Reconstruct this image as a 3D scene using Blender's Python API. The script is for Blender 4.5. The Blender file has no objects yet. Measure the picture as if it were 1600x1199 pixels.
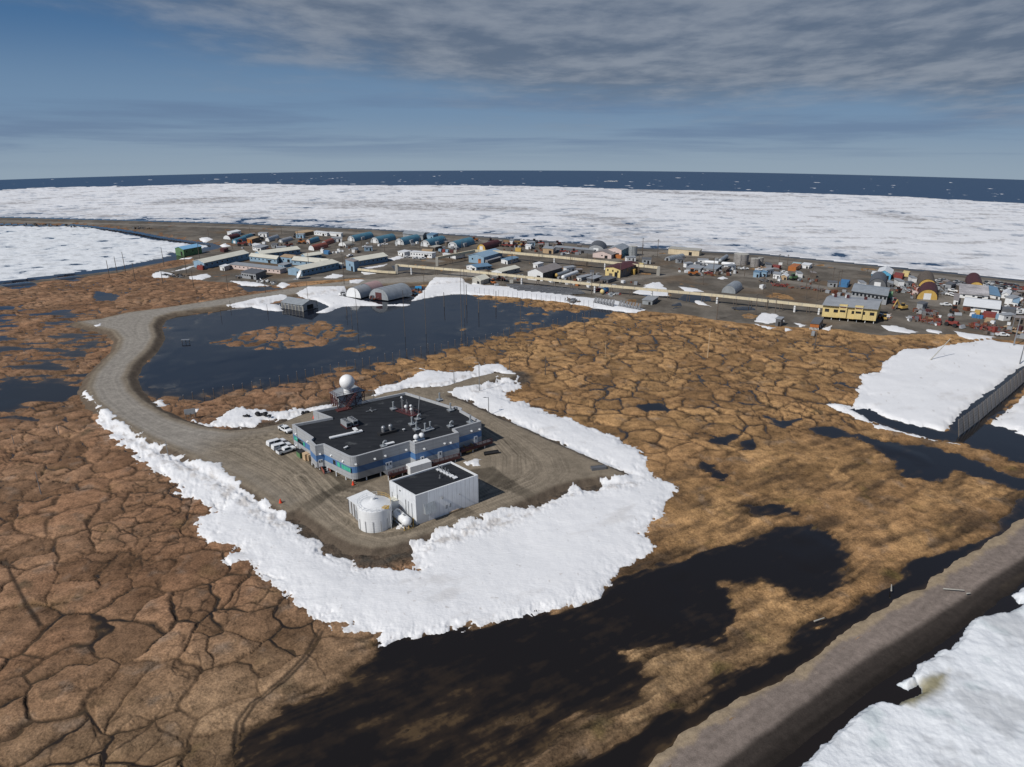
import bpy, bmesh, math, random
import numpy as np
from mathutils import Vector, Matrix
random.seed(7)
S = bpy.context.scene
COL = S.collection
R_ = math.radians

# ------------------------------------------------------------------ camera geometry
CAM_H = 90.0          # drone height above the tundra
FPX = 1100.0          # focal length in pixels of a 1600 px wide frame
DIP = 0.055           # dip of the sea horizon
PITCH = math.atan(333.5 / FPX) + DIP
RE = 2 * CAM_H / DIP ** 2          # radius of the curved ground
SP, CP = math.sin(PITCH), math.cos(PITCH)

def ray(u, v):
    X = (u - 800) / FPX; Y = (599.5 - v) / FPX
    return X, CP + Y * SP, -SP + Y * CP

def at(u, v, z=0.0):
    """ground point seen at pixel (u, v) of the survey photo, z metres above datum"""
    dx, dy, dz = ray(u, v)
    k = (dx * dx + dy * dy) / (2 * RE)
    q = dz * dz - 4 * k * (CAM_H - z)
    if q < 0 or dz > 0:
        n = math.hypot(dx, dy); return (3500 * dx / n, 3500 * dy / n)
    t = (-dz - math.sqrt(q)) / (2 * k)
    return (t * dx, t * dy)

def drop(x, y):
    return -(x * x + y * y) / (2 * RE)

def proj(x, y, z):
    """pixel of a point z metres above datum"""
    Z = z + drop(x, y) - CAM_H
    d = y * CP - Z * SP; up = y * SP + Z * CP
    return 800 + FPX * x / d, 599.5 - FPX * up / d

def metres(u, v, px, z=0.0):
    x, y = at(u, v, z)
    return px / (proj(x, y, z)[1] - proj(x, y, z + 1)[1])

# ------------------------------------------------------------------ noise
_rng = np.random.RandomState(11)
_perm = np.concatenate([_rng.permutation(4096)] * 2)
_ang = _rng.rand(4096) * 2 * np.pi
_gx, _gy = np.cos(_ang), np.sin(_ang)

def perlin(x, y):
    xi = np.floor(x).astype(np.int64); yi = np.floor(y).astype(np.int64)
    xf = x - xi; yf = y - yi
    sx = xf * xf * xf * (xf * (xf * 6 - 15) + 10); sy = yf * yf * yf * (yf * (yf * 6 - 15) + 10)
    def g(ix, iy, fx, fy):
        h = _perm[(_perm[ix & 4095] + iy) & 4095]
        return _gx[h] * fx + _gy[h] * fy
    a = g(xi, yi, xf, yf); b = g(xi + 1, yi, xf - 1, yf)
    c = g(xi, yi + 1, xf, yf - 1); d = g(xi + 1, yi + 1, xf - 1, yf - 1)
    return ((a + sx * (b - a)) + sy * ((c + sx * (d - c)) - (a + sx * (b - a)))) * 1.5

def fbm(x, y, scale, octv=4, seed=0, gain=0.5):
    o = np.zeros_like(x); amp = 1.0; f = 1.0 / scale; tot = 0
    for i in range(octv):
        o += amp * perlin(x * f + seed * 17.3 + i * 5.7, y * f - seed * 9.1 + i * 3.1)
        tot += amp; amp *= gain; f *= 2.03
    return o / tot

def sstep(a, b, x):
    t = np.clip((x - a) / (b - a), 0, 1); return t * t * (3 - 2 * t)

def voronoi(x, y, cell, jit=0.8, seed=1):
    gx = np.floor(x / cell).astype(np.int64); gy = np.floor(y / cell).astype(np.int64)
    best1 = np.full(x.shape, 1e9); best2 = np.full(x.shape, 1e9)
    p1x = np.zeros_like(x); p1y = np.zeros_like(x); p2x = np.zeros_like(x); p2y = np.zeros_like(x); idh = np.zeros(x.shape, np.int64)
    for di in range(-2, 3):
        for dj in range(-2, 3):
            ix = gx + di; iy = gy + dj
            h = _perm[(_perm[(ix + seed * 131) & 4095] + iy) & 4095]
            px = (ix + 0.5 + jit * (h / 4096.0 - 0.5)) * cell
            py = (iy + 0.5 + jit * (_perm[h] / 4096.0 - 0.5)) * cell
            d = (px - x) ** 2 + (py - y) ** 2
            m1 = d < best1
            m2 = (~m1) & (d < best2)
            best2 = np.where(m1, best1, np.where(m2, d, best2))
            p2x = np.where(m1, p1x, np.where(m2, px, p2x)); p2y = np.where(m1, p1y, np.where(m2, py, p2y))
            best1 = np.where(m1, d, best1)
            p1x = np.where(m1, px, p1x); p1y = np.where(m1, py, p1y)
            idh = np.where(m1, h, idh)
    e = (best2 - best1) / (2 * np.sqrt((p2x - p1x) ** 2 + (p2y - p1y) ** 2) + 1e-6)
    return e, _perm[idh] / 4096.0

# ------------------------------------------------------------------ materials
def nt(name):
    m = bpy.data.materials.new(name); m.use_nodes = True
    t = m.node_tree; t.nodes.clear()
    o = t.nodes.new('ShaderNodeOutputMaterial'); b = t.nodes.new('ShaderNodeBsdfPrincipled')
    t.links.new(b.outputs[0], o.inputs[0])
    return m, t, b

def N(t, kind, **kw):
    n = t.nodes.new(kind)
    for k, v in kw.items():
        if k.startswith('i_'):
            n.inputs[k[2:].replace('_', ' ')].default_value = v
        else: setattr(n, k, v)
    return n

MATS = {}
def paint(name, rgb, rough=0.6, var=0.18, scale=0.6, metal=0.0, dirt=0.25, ribs=0.0, ribdir='X', bump=0.0, spec=0.4, seam=None):
    """painted / metal / wood surface: colour broken by large blotches, vertical streaks of grime and optional sheet ribs"""
    if name in MATS: return MATS[name]
    m, t, b = nt(name); L = t.links.new
    tc = N(t, 'ShaderNodeTexCoord')
    n1 = N(t, 'ShaderNodeTexNoise', i_Scale=scale, i_Detail=5.0, i_Roughness=0.6); L(tc.outputs['Object'], n1.inputs['Vector'])
    mp = N(t, 'ShaderNodeMapping'); mp.inputs['Scale'].default_value = (2.2, 2.2, 0.25); L(tc.outputs['Object'], mp.inputs['Vector'])
    n2 = N(t, 'ShaderNodeTexNoise', i_Scale=1.3, i_Detail=4.0); L(mp.outputs[0], n2.inputs['Vector'])
    r1 = N(t, 'ShaderNodeMapRange', i_From_Min=0.3, i_From_Max=0.7, i_To_Min=1 - var, i_To_Max=1 + var); L(n1.outputs['Fac'], r1.inputs['Value'])
    r2 = N(t, 'ShaderNodeMapRange', i_From_Min=0.5, i_From_Max=0.75, i_To_Min=0.0, i_To_Max=dirt); L(n2.outputs['Fac'], r2.inputs['Value'])
    mu = N(t, 'ShaderNodeVectorMath', operation='MULTIPLY'); mu.inputs[0].default_value = rgb; L(r1.outputs[0], mu.inputs[1])
    mx = N(t, 'ShaderNodeMix', data_type='RGBA'); mx.inputs['B'].default_value = (0.12, 0.095, 0.075, 1)
    L(mu.outputs[0], mx.inputs['A']); L(r2.outputs[0], mx.inputs['Factor']); L(mx.outputs['Result'], b.inputs['Base Color'])
    b.inputs['Roughness'].default_value = rough; b.inputs['Metallic'].default_value = metal
    b.inputs['Specular IOR Level'].default_value = spec
    if ribs or bump:
        bp = N(t, 'ShaderNodeBump', i_Strength=0.6, i_Distance=0.05 if ribs else bump)
        if ribs:
            w = N(t, 'ShaderNodeTexWave', bands_direction=ribdir, i_Scale=ribs, i_Distortion=0.2); L(tc.outputs['Object'], w.inputs['Vector']); L(w.outputs['Fac'], bp.inputs['Height'])
        else: L(n1.outputs['Fac'], bp.inputs['Height'])
        L(bp.outputs[0], b.inputs['Normal'])
    if seam:
        addseams(t, tc, b, *seam)
    MATS[name] = m
    return m
def addseams(t, tc, b, ang, su, sz, width, k):
    """thin dark sheet joints: vertical every su metres along both wall directions, horizontal every sz metres"""
    L = t.links.new; src = b.inputs['Base Color'].links[0].from_socket
    mp = N(t, 'ShaderNodeMapping'); mp.inputs['Rotation'].default_value = (0, 0, -ang); L(tc.outputs['Object'], mp.inputs['Vector']); sp = N(t, 'ShaderNodeSeparateXYZ'); L(mp.outputs[0], sp.inputs[0])
    tot = None
    for i, s in ((0, su), (1, su), (2, sz)):
        if not s: continue
        d = N(t, 'ShaderNodeMath', operation='DIVIDE'); L(sp.outputs[i], d.inputs[0]); d.inputs[1].default_value = s
        f = N(t, 'ShaderNodeMath', operation='FRACT'); L(d.outputs[0], f.inputs[0])
        c = N(t, 'ShaderNodeMath', operation='LESS_THAN'); L(f.outputs[0], c.inputs[0]); c.inputs[1].default_value = width / s
        if tot is None: tot = c.outputs[0]
        else: a = N(t, 'ShaderNodeMath', operation='MAXIMUM'); L(tot, a.inputs[0]); L(c.outputs[0], a.inputs[1]); tot = a.outputs[0]
    r = N(t, 'ShaderNodeMapRange', i_To_Min=1.0, i_To_Max=k); L(tot, r.inputs['Value'])
    mu = N(t, 'ShaderNodeVectorMath', operation='MULTIPLY'); L(src, mu.inputs[0]); L(r.outputs[0], mu.inputs[1]); L(mu.outputs[0], b.inputs['Base Color'])

def ground_mat(name, rough=0.95, fine=3.0, amp=0.35, bump=0.12, bscale=4.0, spec=0.15, stretch=None):
    """earth surfaces: the 'soil' attribute gives the material colour, shader noise adds grain and relief"""
    m, t, b = nt(name); L = t.links.new
    at_ = N(t, 'ShaderNodeAttribute', attribute_name='soil')
    tc = N(t, 'ShaderNodeTexCoord'); vec = tc.outputs['Object']
    if stretch:
        mp = N(t, 'ShaderNodeMapping'); mp.inputs['Scale'].default_value = stretch[:3]; mp.inputs['Rotation'].default_value = (0, 0, stretch[3]); L(vec, mp.inputs['Vector']); vec = mp.outputs[0]
    n1 = N(t, 'ShaderNodeTexNoise', i_Scale=fine, i_Detail=4.0, i_Roughness=0.7); L(vec, n1.inputs['Vector'])
    n2 = N(t, 'ShaderNodeTexNoise', i_Scale=fine * 0.16, i_Detail=4.0, i_Roughness=0.65); L(vec, n2.inputs['Vector'])
    ad = N(t, 'ShaderNodeMath', operation='ADD'); L(n1.outputs['Fac'], ad.inputs[0]); L(n2.outputs['Fac'], ad.inputs[1])
    r = N(t, 'ShaderNodeMapRange', i_From_Min=0.65, i_From_Max=1.35, i_To_Min=1 - amp, i_To_Max=1 + amp); r.clamp = False; L(ad.outputs[0], r.inputs['Value'])
    mu = N(t, 'ShaderNodeVectorMath', operation='MULTIPLY'); L(at_.outputs['Vector'], mu.inputs[0]); L(r.outputs[0], mu.inputs[1])
    L(mu.outputs[0], b.inputs['Base Color']); b.inputs['Roughness'].default_value = rough; b.inputs['Specular IOR Level'].default_value = spec
    n3 = N(t, 'ShaderNodeTexNoise', i_Scale=bscale, i_Detail=5.0, i_Roughness=0.65); L(vec, n3.inputs['Vector'])
    bp = N(t, 'ShaderNodeBump', i_Strength=1.0, i_Distance=bump); L(n3.outputs['Fac'], bp.inputs['Height']); L(bp.outputs[0], b.inputs['Normal'])
    return m, t, b

# ------------------------------------------------------------------ polar sheet the whole terrain is drawn on
vs = np.concatenate([np.array([1900, 1750, 1620, 1500, 1420, 1360, 1310]), np.arange(1270, 460, -1.6), np.arange(459.5, 262, -0.85)])
rr = []
for v in vs:
    dx, dy, dz = ray(800, v); k = dy * dy / (2 * RE); q = dz * dz - 4 * k * CAM_H
    if q < 0: break
    rr.append((-dz - math.sqrt(q)) / (2 * k) * dy)
rr = [r for r in rr if r < 3100] + [3120, 3200, 3280, 3360, 3500, 3800]
rr = np.array(rr)
amax = 47.0
azn = np.concatenate([np.linspace(-75, -amax, 24)[:-1], np.linspace(-amax, amax, int(2 * R_(amax) * FPX / (1.6 * 0.98))), np.linspace(amax, 75, 24)[1:]])
azn = np.radians(azn)
GX = rr[:, None] * np.sin(azn)[None, :]; GY = rr[:, None] * np.cos(azn)[None, :]
DROP = drop(GX, GY)
print('grid', GX.shape)

def sdf(poly, margin=12.0, z=0.0, world=False):
    """signed distance in metres (inside positive) to a polygon given in survey pixels"""
    P = np.array(poly if world else [at(u, v, z) for u, v in poly])
    out = np.full(GX.shape, -float(margin))
    lo = P.min(0) - margin; hi = P.max(0) + margin
    m = (GX > lo[0]) & (GX < hi[0]) & (GY > lo[1]) & (GY < hi[1])
    x = GX[m]; y = GY[m]
    if x.size == 0: return out
    d = np.full(x.shape, 1e18); ins = np.zeros(x.shape, bool)
    for i in range(len(P)):
        ax, ay = P[i - 1]; bx, by = P[i]
        ex, ey = bx - ax, by - ay; l2 = ex * ex + ey * ey + 1e-9
        t = np.clip(((x - ax) * ex + (y - ay) * ey) / l2, 0, 1)
        d = np.minimum(d, (x - ax - t * ex) ** 2 + (y - ay - t * ey) ** 2)
        if ay != by:
            c = ((ay > y) != (by > y)) & (x < (bx - ax) * (y - ay) / (by - ay) + ax)
            ins ^= c
    out[m] = np.clip(np.where(ins, np.sqrt(d), -np.sqrt(d)), -margin, None)
    return out

def sdf_many(polys, margin=10.0, z=0.0):
    o = np.full(GX.shape, -float(margin))
    for p in polys: o = np.maximum(o, sdf(p, margin, z))
    return o

def strip(pts, z=0.0):
    """world polygon of a band given as (u, v, half width in metres)"""
    P = [np.array(at(u, v, z)) for u, v, w in pts]; L = []; Rr = []
    for i, p in enumerate(P):
        d = P[min(i + 1, len(P) - 1)] - P[max(i - 1, 0)]; d = d / (np.hypot(*d) + 1e-9); n = np.array([-d[1], d[0]]) * pts[i][2]
        L.append(p + n); Rr.append(p - n)
    return [tuple(q) for q in L + Rr[::-1]]

def sheet(name, Z, keep, mat, soil=None, attrs=None, kind='structure', minus=None):
    """mesh of the grid cells selected by keep (per vertex; a cell stays if any corner does)"""
    c = keep[:-1, :-1] | keep[1:, :-1] | keep[:-1, 1:] | keep[1:, 1:]
    if minus is not None: c &= ~(minus[:-1, :-1] | minus[1:, :-1] | minus[:-1, 1:] | minus[1:, 1:])
    ii, jj = np.nonzero(c)
    W = GX.shape[1]
    q = np.stack([ii * W + jj, ii * W + jj + 1, (ii + 1) * W + jj + 1, (ii + 1) * W + jj], 1)
    used, inv = np.unique(q.ravel(), return_inverse=True)
    inv = inv.reshape(q.shape)[:, ::-1]
    co = np.stack([GX.ravel()[used], GY.ravel()[used], (Z + DROP).ravel()[used]], 1).astype(np.float32)
    me = bpy.data.meshes.new(name)
    me.vertices.add(len(used)); me.vertices.foreach_set('co', co.ravel())
    me.loops.add(inv.size); me.loops.foreach_set('vertex_index', inv.ravel().astype(np.int32))
    me.polygons.add(len(q)); me.polygons.foreach_set('loop_start', np.arange(0, inv.size, 4, dtype=np.int32))
    try: me.polygons.foreach_set('loop_total', np.full(len(q), 4, np.int32))
    except Exception: pass
    me.polygons.foreach_set('use_smooth', np.ones(len(q), bool))
    me.update(calc_edges=True)
    if soil is not None:
        a = me.attributes.new('soil', 'FLOAT_VECTOR', 'POINT'); a.data.foreach_set('vector', soil.reshape(-1, 3)[used].astype(np.float32).ravel())
    for k, v in (attrs or {}).items():
        a = me.attributes.new(k, 'FLOAT', 'POINT'); a.data.foreach_set('value', v.ravel()[used].astype(np.float32))
    me.materials.append(mat)
    o = bpy.data.objects.new(name, me); COL.objects.link(o); o['kind'] = kind
    return o
# ------------------------------------------------------------------ terrain outlines, survey pixels
PADZ = 1.3
ROAD = [(760,421),(700,427),(640,432),(560,437),(480,446),(420,456),(340,468),(260,480),(200,488),(160,497),(118,503),(150,511),(176,517),(187,530),(182,546),(163,565),(145,585),(137,605),(146,626),(180,655),(230,684),(300,713),(370,747),(430,787),(450,798),(520,760),(600,700),(560,640),(500,640),(470,656),(410,669),(360,673),(312,666),(270,653),(230,631),(206,610),(197,590),(206,570),(232,545),(243,526),(238,508),(246,496),(272,488),(332,480),(400,470),(470,458),(540,449),(600,444),(700,439),(760,431)]
PAD = [(300,714),(370,748),(430,788),(450,797),(471,791),(490,807),(520,830),(550,845),(582,853),(612,850),(662,832),(719,815),(775,798),(831,772),(865,757),(906,746),(940,742),(966,745),(974,740),(925,719),(869,694),(812,668),(760,645),(719,625),(694,618),(722,609),(760,597),(775,589),(796,589),(803,585),(772,583),(740,590),(700,603),(640,607),(560,622),(500,638),(440,662),(380,674),(330,690)]
SNOW = [
 [(760,640),(812,661),(869,688),(925,713),(978,735),(1018,735),(1014,708),(972,684),(932,670),(896,653),(866,643),(838,636),(800,628)],
 [(700,618),(719,622),(760,640),(812,661),(869,688),(925,713),(978,735),(1010,740),(1000,712),(962,692),(925,679),(890,662),(865,652),(835,640),(800,625),(770,616),(740,612)],
 [(130,612),(150,628),(185,657),(235,692),(290,716),(345,727),(372,752),(378,768),(400,778),(422,783),(449,806),(471,832),(494,840),(524,862),(557,877),(595,888),(644,881),(632,868),(655,848),(685,829),(737,810),(779,799),(831,788),(869,776),(899,758),(932,763),(936,748),(974,745),(977,737),(925,717),(869,691),(812,665),(760,642),(719,622),(700,618),(690,617),(718,608),(745,603),(772,598),(783,588),(801,593),(811,588),(814,604),(790,612),(800,625),(829,626),(831,635),(850,645),(865,652),(887,659),(908,671),(925,680),(962,693),(996,704),(1010,728),(1060,765),(1045,790),(1035,810),(1010,830),(1025,860),(990,880),(975,890),(950,915),(940,935),(900,945),(850,955),(800,968),(740,985),(680,992),(640,998),(600,1005),(575,990),(540,985),(505,975),(470,945),(440,925),(410,895),(390,880),(350,874),(370,855),(345,850),(300,832),(310,805),(330,790),(290,778),(275,765),(262,742),(240,738),(215,715),(195,700),(175,680),(155,668),(150,640)],
 [(300,655),(322,660),(345,645),(370,633),(420,641),(470,635),(535,628),(525,640),(480,647),(440,655),(400,664),(360,668),(320,666)],
 [(575,630),(590,602),(618,596),(640,587),(662,577),(632,572),(700,579),(735,577),(748,567),(780,565),(808,585),(775,581),(740,590),(705,602),(690,607),(640,604),(600,617)],
 [(290,645),(300,634),(312,638),(300,648)], [(240,625),(256,622),(258,634),(246,636)],
 [(1380,564),(1412,544),(1450,543),(1500,535),(1545,529),(1620,541),(1720,560),(1640,558),(1596,576),(1560,603),(1543,617),(1518,637),(1500,651),(1490,668),(1476,673),(1412,660),(1375,649),(1360,637),(1335,640),(1327,632),(1343,614),(1336,609),(1344,597),(1344,582),(1375,580)],
 [(1283,627),(1330,630),(1350,645),(1375,661),(1424,674),(1487,690),(1525,697),(1487,693),(1424,679),(1375,668),(1330,649)],
 [(1525,671),(1533,664),(1566,667),(1605,679),(1720,702),(1720,570),(1605,612),(1575,638),(1548,656)],
 # drifts of the settlement
 [(388,479),(440,468),(462,466),(440,462),(400,468),(350,480)], [(388,478),(410,472),(440,474),(446,484),(430,486),(400,482)],
 [(462,461),(480,450),(540,449),(545,462),(600,473),(650,472),(690,460),(640,477),(590,477),(540,478),(515,487),(478,490),(510,478),(490,468)],
 [(662,450),(680,435),(720,436),(735,444),(780,446),(850,450),(900,462),(960,468),(1012,484),(990,488),(940,482),(880,472),(800,464),(720,458),(680,462),(640,470),(650,460)],
 [(988,457),(1020,440),(1042,450),(1045,462),(1010,462)], [(1060,447),(1088,450),(1100,456),(1070,455)], [(1080,468),(1095,469),(1112,479),(1090,476)],
 [(1178,502),(1190,488),(1212,490),(1228,502),(1200,506)], [(1175,504),(1215,512),(1200,513)], [(1237,502),(1262,508),(1250,511)], [(1283,513),(1298,508),(1303,505),(1296,517)], [(1226,511),(1241,514),(1228,517)],
 [(1375,507),(1400,508),(1435,518),(1420,521),(1390,518)], [(1450,513),(1475,518),(1468,522),(1445,517)], [(1490,516),(1560,526),(1520,530),(1500,526)], [(1415,494),(1428,498),(1420,503)],
 [(504,434),(520,427),(540,430),(525,435)], [(562,419),(600,413),(608,411),(600,416),(570,421)], [(560,423),(592,427),(570,429)], [(546,440),(556,437),(570,440),(560,445),(547,445)],
 [(262,425),(300,415),(318,412),(290,421)], [(236,428),(250,423),(275,428),(262,434),(240,433)], [(295,432),(325,427),(330,432),(315,437),(296,436)], [(355,438),(400,440),(420,446),(380,445)], [(275,404),(303,401),(298,405)], [(432,446),(440,440),(455,444),(445,449)],
 [(310,372),(325,370),(334,374),(318,377)], [(342,381),(352,379),(362,384),(350,386)], [(735,446),(740,440),(760,446),(750,450)], [(1005,445),(1030,440),(1038,447),(1020,451)], [(1120,434),(1130,431),(1138,435),(1128,437)], [(148,511),(158,508),(160,512),(150,514)], [(606,404),(625,399),(632,403),(615,407)],
 [(724,727),(738,720),(752,722),(745,731),(730,733)], [(675,722),(695,712),(705,714),(690,724)], [(618,823),(636,819),(640,826),(622,830)],
]
LAKE = [(248,512),(252,502),(300,494),(400,480),(440,476),(480,470),(500,464),(470,462),(480,453),(560,445),(640,441),(660,447),(640,470),(700,462),(720,457),(760,468),(850,482),(900,484),(940,482),(1000,490),(960,498),(900,502),(860,508),(800,518),(740,533),(700,545),(640,558),(560,573),(480,590),(420,600),(350,608),(300,618),(250,612),(222,606),(206,590),(215,575),(240,553),(258,532)]
ISLES = [[(335,535),(370,523),(440,508),(500,503),(560,520),(600,525),(555,530),(500,540),(430,546),(370,543)],[(545,545),(570,538),(575,543),(560,549)]]
WETLEFT = [(0,478),(60,488),(110,486),(150,520),(145,560),(138,585),(125,600),(100,650),(0,650),(-80,650),(-80,478)]
POOLS = [
 [(600,1010),(640,999),(740,986),(850,958),(940,938),(980,905),(1040,885),(1130,855),(1200,835),(1280,820),(1310,850),(1315,905),(1300,932),(1250,935),(1190,902),(1120,910),(1140,940),(1140,1000),(1090,1015),(960,1015),(1010,1060),(1000,1090),(930,1110),(870,1140),(800,1199),(760,1300),(300,1300),(370,1199),(400,1150),(450,1100),(520,1085),(570,1050)],
 [(1640,760),(1600,795),(1560,832),(1500,860),(1440,880),(1405,907),(1350,947),(1270,987),(1230,1022),(1150,1060),(1080,1110),(1030,1120),(1000,1150),(900,1199),(700,1330),(900,1330),(1050,1192),(1100,1152),(1180,1102),(1260,1062),(1320,1012),(1390,967),(1460,927),(1520,882),(1560,857),(1640,800)],
 [(1325,640),(1360,637),(1376,650),(1412,661),(1476,674),(1499,663),(1520,672),(1535,664),(1570,668),(1660,690),(1660,736),(1600,722),(1540,702),(1487,690),(1424,676),(1375,663)],
 [(1486,674),(1500,648),(1518,634),(1545,614),(1566,597),(1605,566),(1650,540),(1650,560),(1605,600),(1570,630),(1540,656),(1515,680)],
 [(1345,680),(1380,692),(1440,697),(1500,712),(1560,735),(1640,765),(1640,790),(1590,765),(1530,745),(1490,733),(1450,750),(1410,742),(1395,725)],
 [(1195,650),(1220,660),(1250,655),(1225,668)], [(1255,668),(1300,668),(1330,682),(1290,682)], [(1000,634),(1030,630),(1040,640),(1010,643)], [(1110,690),(1145,680),(1150,688),(1125,697)], [(1155,690),(1175,688),(1172,700),(1158,700)], [(1095,722),(1120,735),(1135,745),(1128,750),(1100,738)],
 [(1170,792),(1235,795),(1245,803),(1180,803)],
 [(150,455),(185,462),(178,470),(150,470)], [(0,600),(60,600),(130,606),(100,625),(30,628),(0,640)],
 [(1058,470),(1075,458),(1108,462),(1112,472),(1085,475)], [(1050,478),(1062,475),(1066,482),(1052,484)], [(1140,482),(1172,480),(1180,486),(1150,488)], [(612,417),(640,415),(640,424),(618,425)],
 [(0,447),(40,440),(60,446),(20,452)], [(85,437),(110,432),(140,435),(110,440)], [(365,444),(420,447),(440,452),(390,456)],
]
COAST = [(-300,345),(-100,340),(0,340),(200,345),(400,351),(600,360),(800,374),(1000,388),(1200,399),(1400,419),(1600,439),(1800,462)]
ICEEDGE = [(-200,302),(0,297),(60,293),(200,291),(350,286.5),(430,287.5),(500,289.5),(700,289.5),(850,291),(1000,296),(1200,300),(1400,306.5),(1600,318),(1800,330)]
LAGOON = [(-300,352),(0,351),(60,353),(110,352),(160,357),(205,363),(250,372),(285,377),(325,381),(338,386),(310,393),(282,399),(268,405),(180,421),(100,431),(0,443),(-200,462),(-400,480)]
LAGICE = [(-300,354),(0,352.5),(60,354),(110,353),(145,356),(200,366.5),(240,375),(275,379),(325,384),(310,391),(285,395),(262,394),(265,400),(230,408),(160,422),(90,431),(0,441),(-200,460),(-400,478)]
BEACH_TOP = [(1010,1250),(1050,1190),(1100,1150),(1180,1100),(1260,1060),(1320,1010),(1390,965),(1460,925),(1520,880),(1560,855),(1640,798),(1700,760),(1760,760),(1700,810),(1600,886),(1500,980),(1400,1060),(1300,1130),(1180,1205),(1080,1290)]
SHORE = [(1050,1330),(1200,1225),(1300,1150),(1400,1075),(1500,998),(1600,905),(1800,740),(2300,1000),(1800,1700),(1200,1700)]
FLOES = [[(1240,1215),(1285,1168),(1300,1155),(1342,1118),(1372,1100),(1402,1108),(1440,1088),(1425,1062),(1432,1045),(1462,1030),(1486,1018),(1502,995),(1522,970),(1580,960),(1640,930),(1800,960),(1750,1300),(1240,1400)], [(1580,935),(1592,925),(1610,920),(1660,925),(1640,945),(1590,948)], [(1400,1075),(1412,1065),(1430,1064),(1435,1075),(1418,1085)], [(1455,1028),(1470,1020),(1510,1033),(1500,1044),(1470,1040)], [(1430,1045),(1445,1037),(1480,1050),(1478,1064),(1440,1058)]]
TOWN = [(-100,342),(0,340),(200,345),(400,351),(600,360),(800,374),(1000,388),(1200,399),(1400,419),(1600,439),(1700,450),(1700,560),(1600,536),(1560,531),(1500,524),(1440,524),(1380,526),(1300,516),(1240,512),(1170,507),(1110,500),(1080,494),(1010,487),(960,478),(880,470),(800,462),(740,452),(640,443),(560,436),(470,441),(430,447),(400,445),(330,441),(290,437),(240,432),(240,424),(300,412),(300,404),(268,406),(180,421),(100,431),(0,443),(-100,455),(-100,462),(0,450),(80,440),(180,428),(270,408),(338,388),(325,381),(285,376),(250,371),(205,362),(160,356),(110,351),(60,352),(0,350),(-100,352)]
WETPAD = [[(470,790),(490,775),(515,765),(545,748),(552,760),(520,775),(500,790),(480,800)],[(705,800),(712,788),(735,795),(748,803),(720,812)],[(735,735),(770,730),(800,750),(840,775),(830,782),(790,765),(760,755)],[(600,690),(640,700),(610,740),(560,760),(556,750)],[(470,700),(545,752),(560,760),(550,764),(490,730)]]

X, Y = GX, GY
fx1 = fbm(X, Y, 9, 4, 1); fx2 = fbm(X, Y, 9, 4, 2); fine = fbm(X, Y, 2.6, 4, 3, 0.6); broad = fbm(X, Y, 70, 4, 4); mid = fbm(X, Y, 22, 4, 5)
wx = fbm(X, Y, 16, 3, 6); wy = fbm(X, Y, 16, 3, 7)
edge, cid = voronoi(X + wx * 5.5 + fine * 0.7, Y + wy * 5.5 + fx2 * 0.9, 9.0, 0.98)
edge2, cid2 = voronoi(X + fx2 * 3 + 40, Y + fx1 * 3, 5.6, 0.9, 5)

# seaward side
def far_side(line, zz=-1.5):
    P = [at(u, v, zz) for u, v in line]
    return P + [(4200, 1200), (4200, 4200), (-4200, 4200), (-4200, 1200)]
sd_sea = sdf(far_side(COAST), 60, world=True)
sd_ice = sdf(far_side(COAST)[:len(COAST)] + [at(u, v, -1.5) for u, v in ICEEDGE[::-1]], 60, world=True)
sd_open = sdf(far_side(ICEEDGE), 60, world=True)
sd_lag = sdf(LAGOON, 30, -1.0); sd_lagice = sdf(LAGICE, 30, -1.0)
sd_shore = sdf(SHORE, 25, -1.0); sd_floe = sdf_many(FLOES, 15, -1.0)
sd_road = sdf(ROAD, 25, PADZ); sd_pad = sdf(PAD, 25, PADZ)
sd_town = sdf(TOWN, 25); sd_beach = sdf(BEACH_TOP, 20)
sd_snow = sdf_many(SNOW, 12, 0.5)
sd_lake = sdf(LAKE, 25, -0.3); sd_isle = sdf_many(ISLES, 15, -0.3); sd_wl = sdf(WETLEFT, 20)
sd_pool = sdf_many(POOLS, 12, -0.3)

# ---- tundra relief: low mounds between frost-crack troughs
flatten = sstep(-8, 2, np.maximum(sd_town, np.maximum(sd_beach, sd_shore)))
soft = sstep(-22, 8, sdf([(860,860),(1000,830),(1060,760),(1300,690),(1640,720),(1640,800),(1000,1199),(860,1300),(400,1300),(420,1130),(560,1060)], 40) + 8 * fx1)
vis = sstep(-0.35, 0.3, fbm(X, Y, 18, 3, 9)) * 0.5 + 0.5
wtr = np.clip(0.60 + 1.1 * mid + 0.45 * fx1, 0.2, 1.8) * (1 - 0.6 * soft)
wtr = wtr * (0.5 + 0.5 * vis) + 0.40 * sstep(-25, 20, X) * sstep(150, 180, np.hypot(X, Y)) * vis
trough = (1 - sstep(0.16 * wtr, 0.70 * wtr + 0.12, edge)) * (1 - flatten) * (1 - soft) * vis
crack = (1 - sstep(0.06, 0.36, edge2)) * sstep(-0.15, 0.4, fbm(X, Y, 30, 2, 8)) * (1 - flatten)
mound = sstep(0.1, 3.8, edge)
hum = 0.24 * mound + 0.30 * (cid - 0.5) + 0.12 * fine + 0.25 * mid
H = hum - 0.36 * trough - 0.12 * crack
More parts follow.
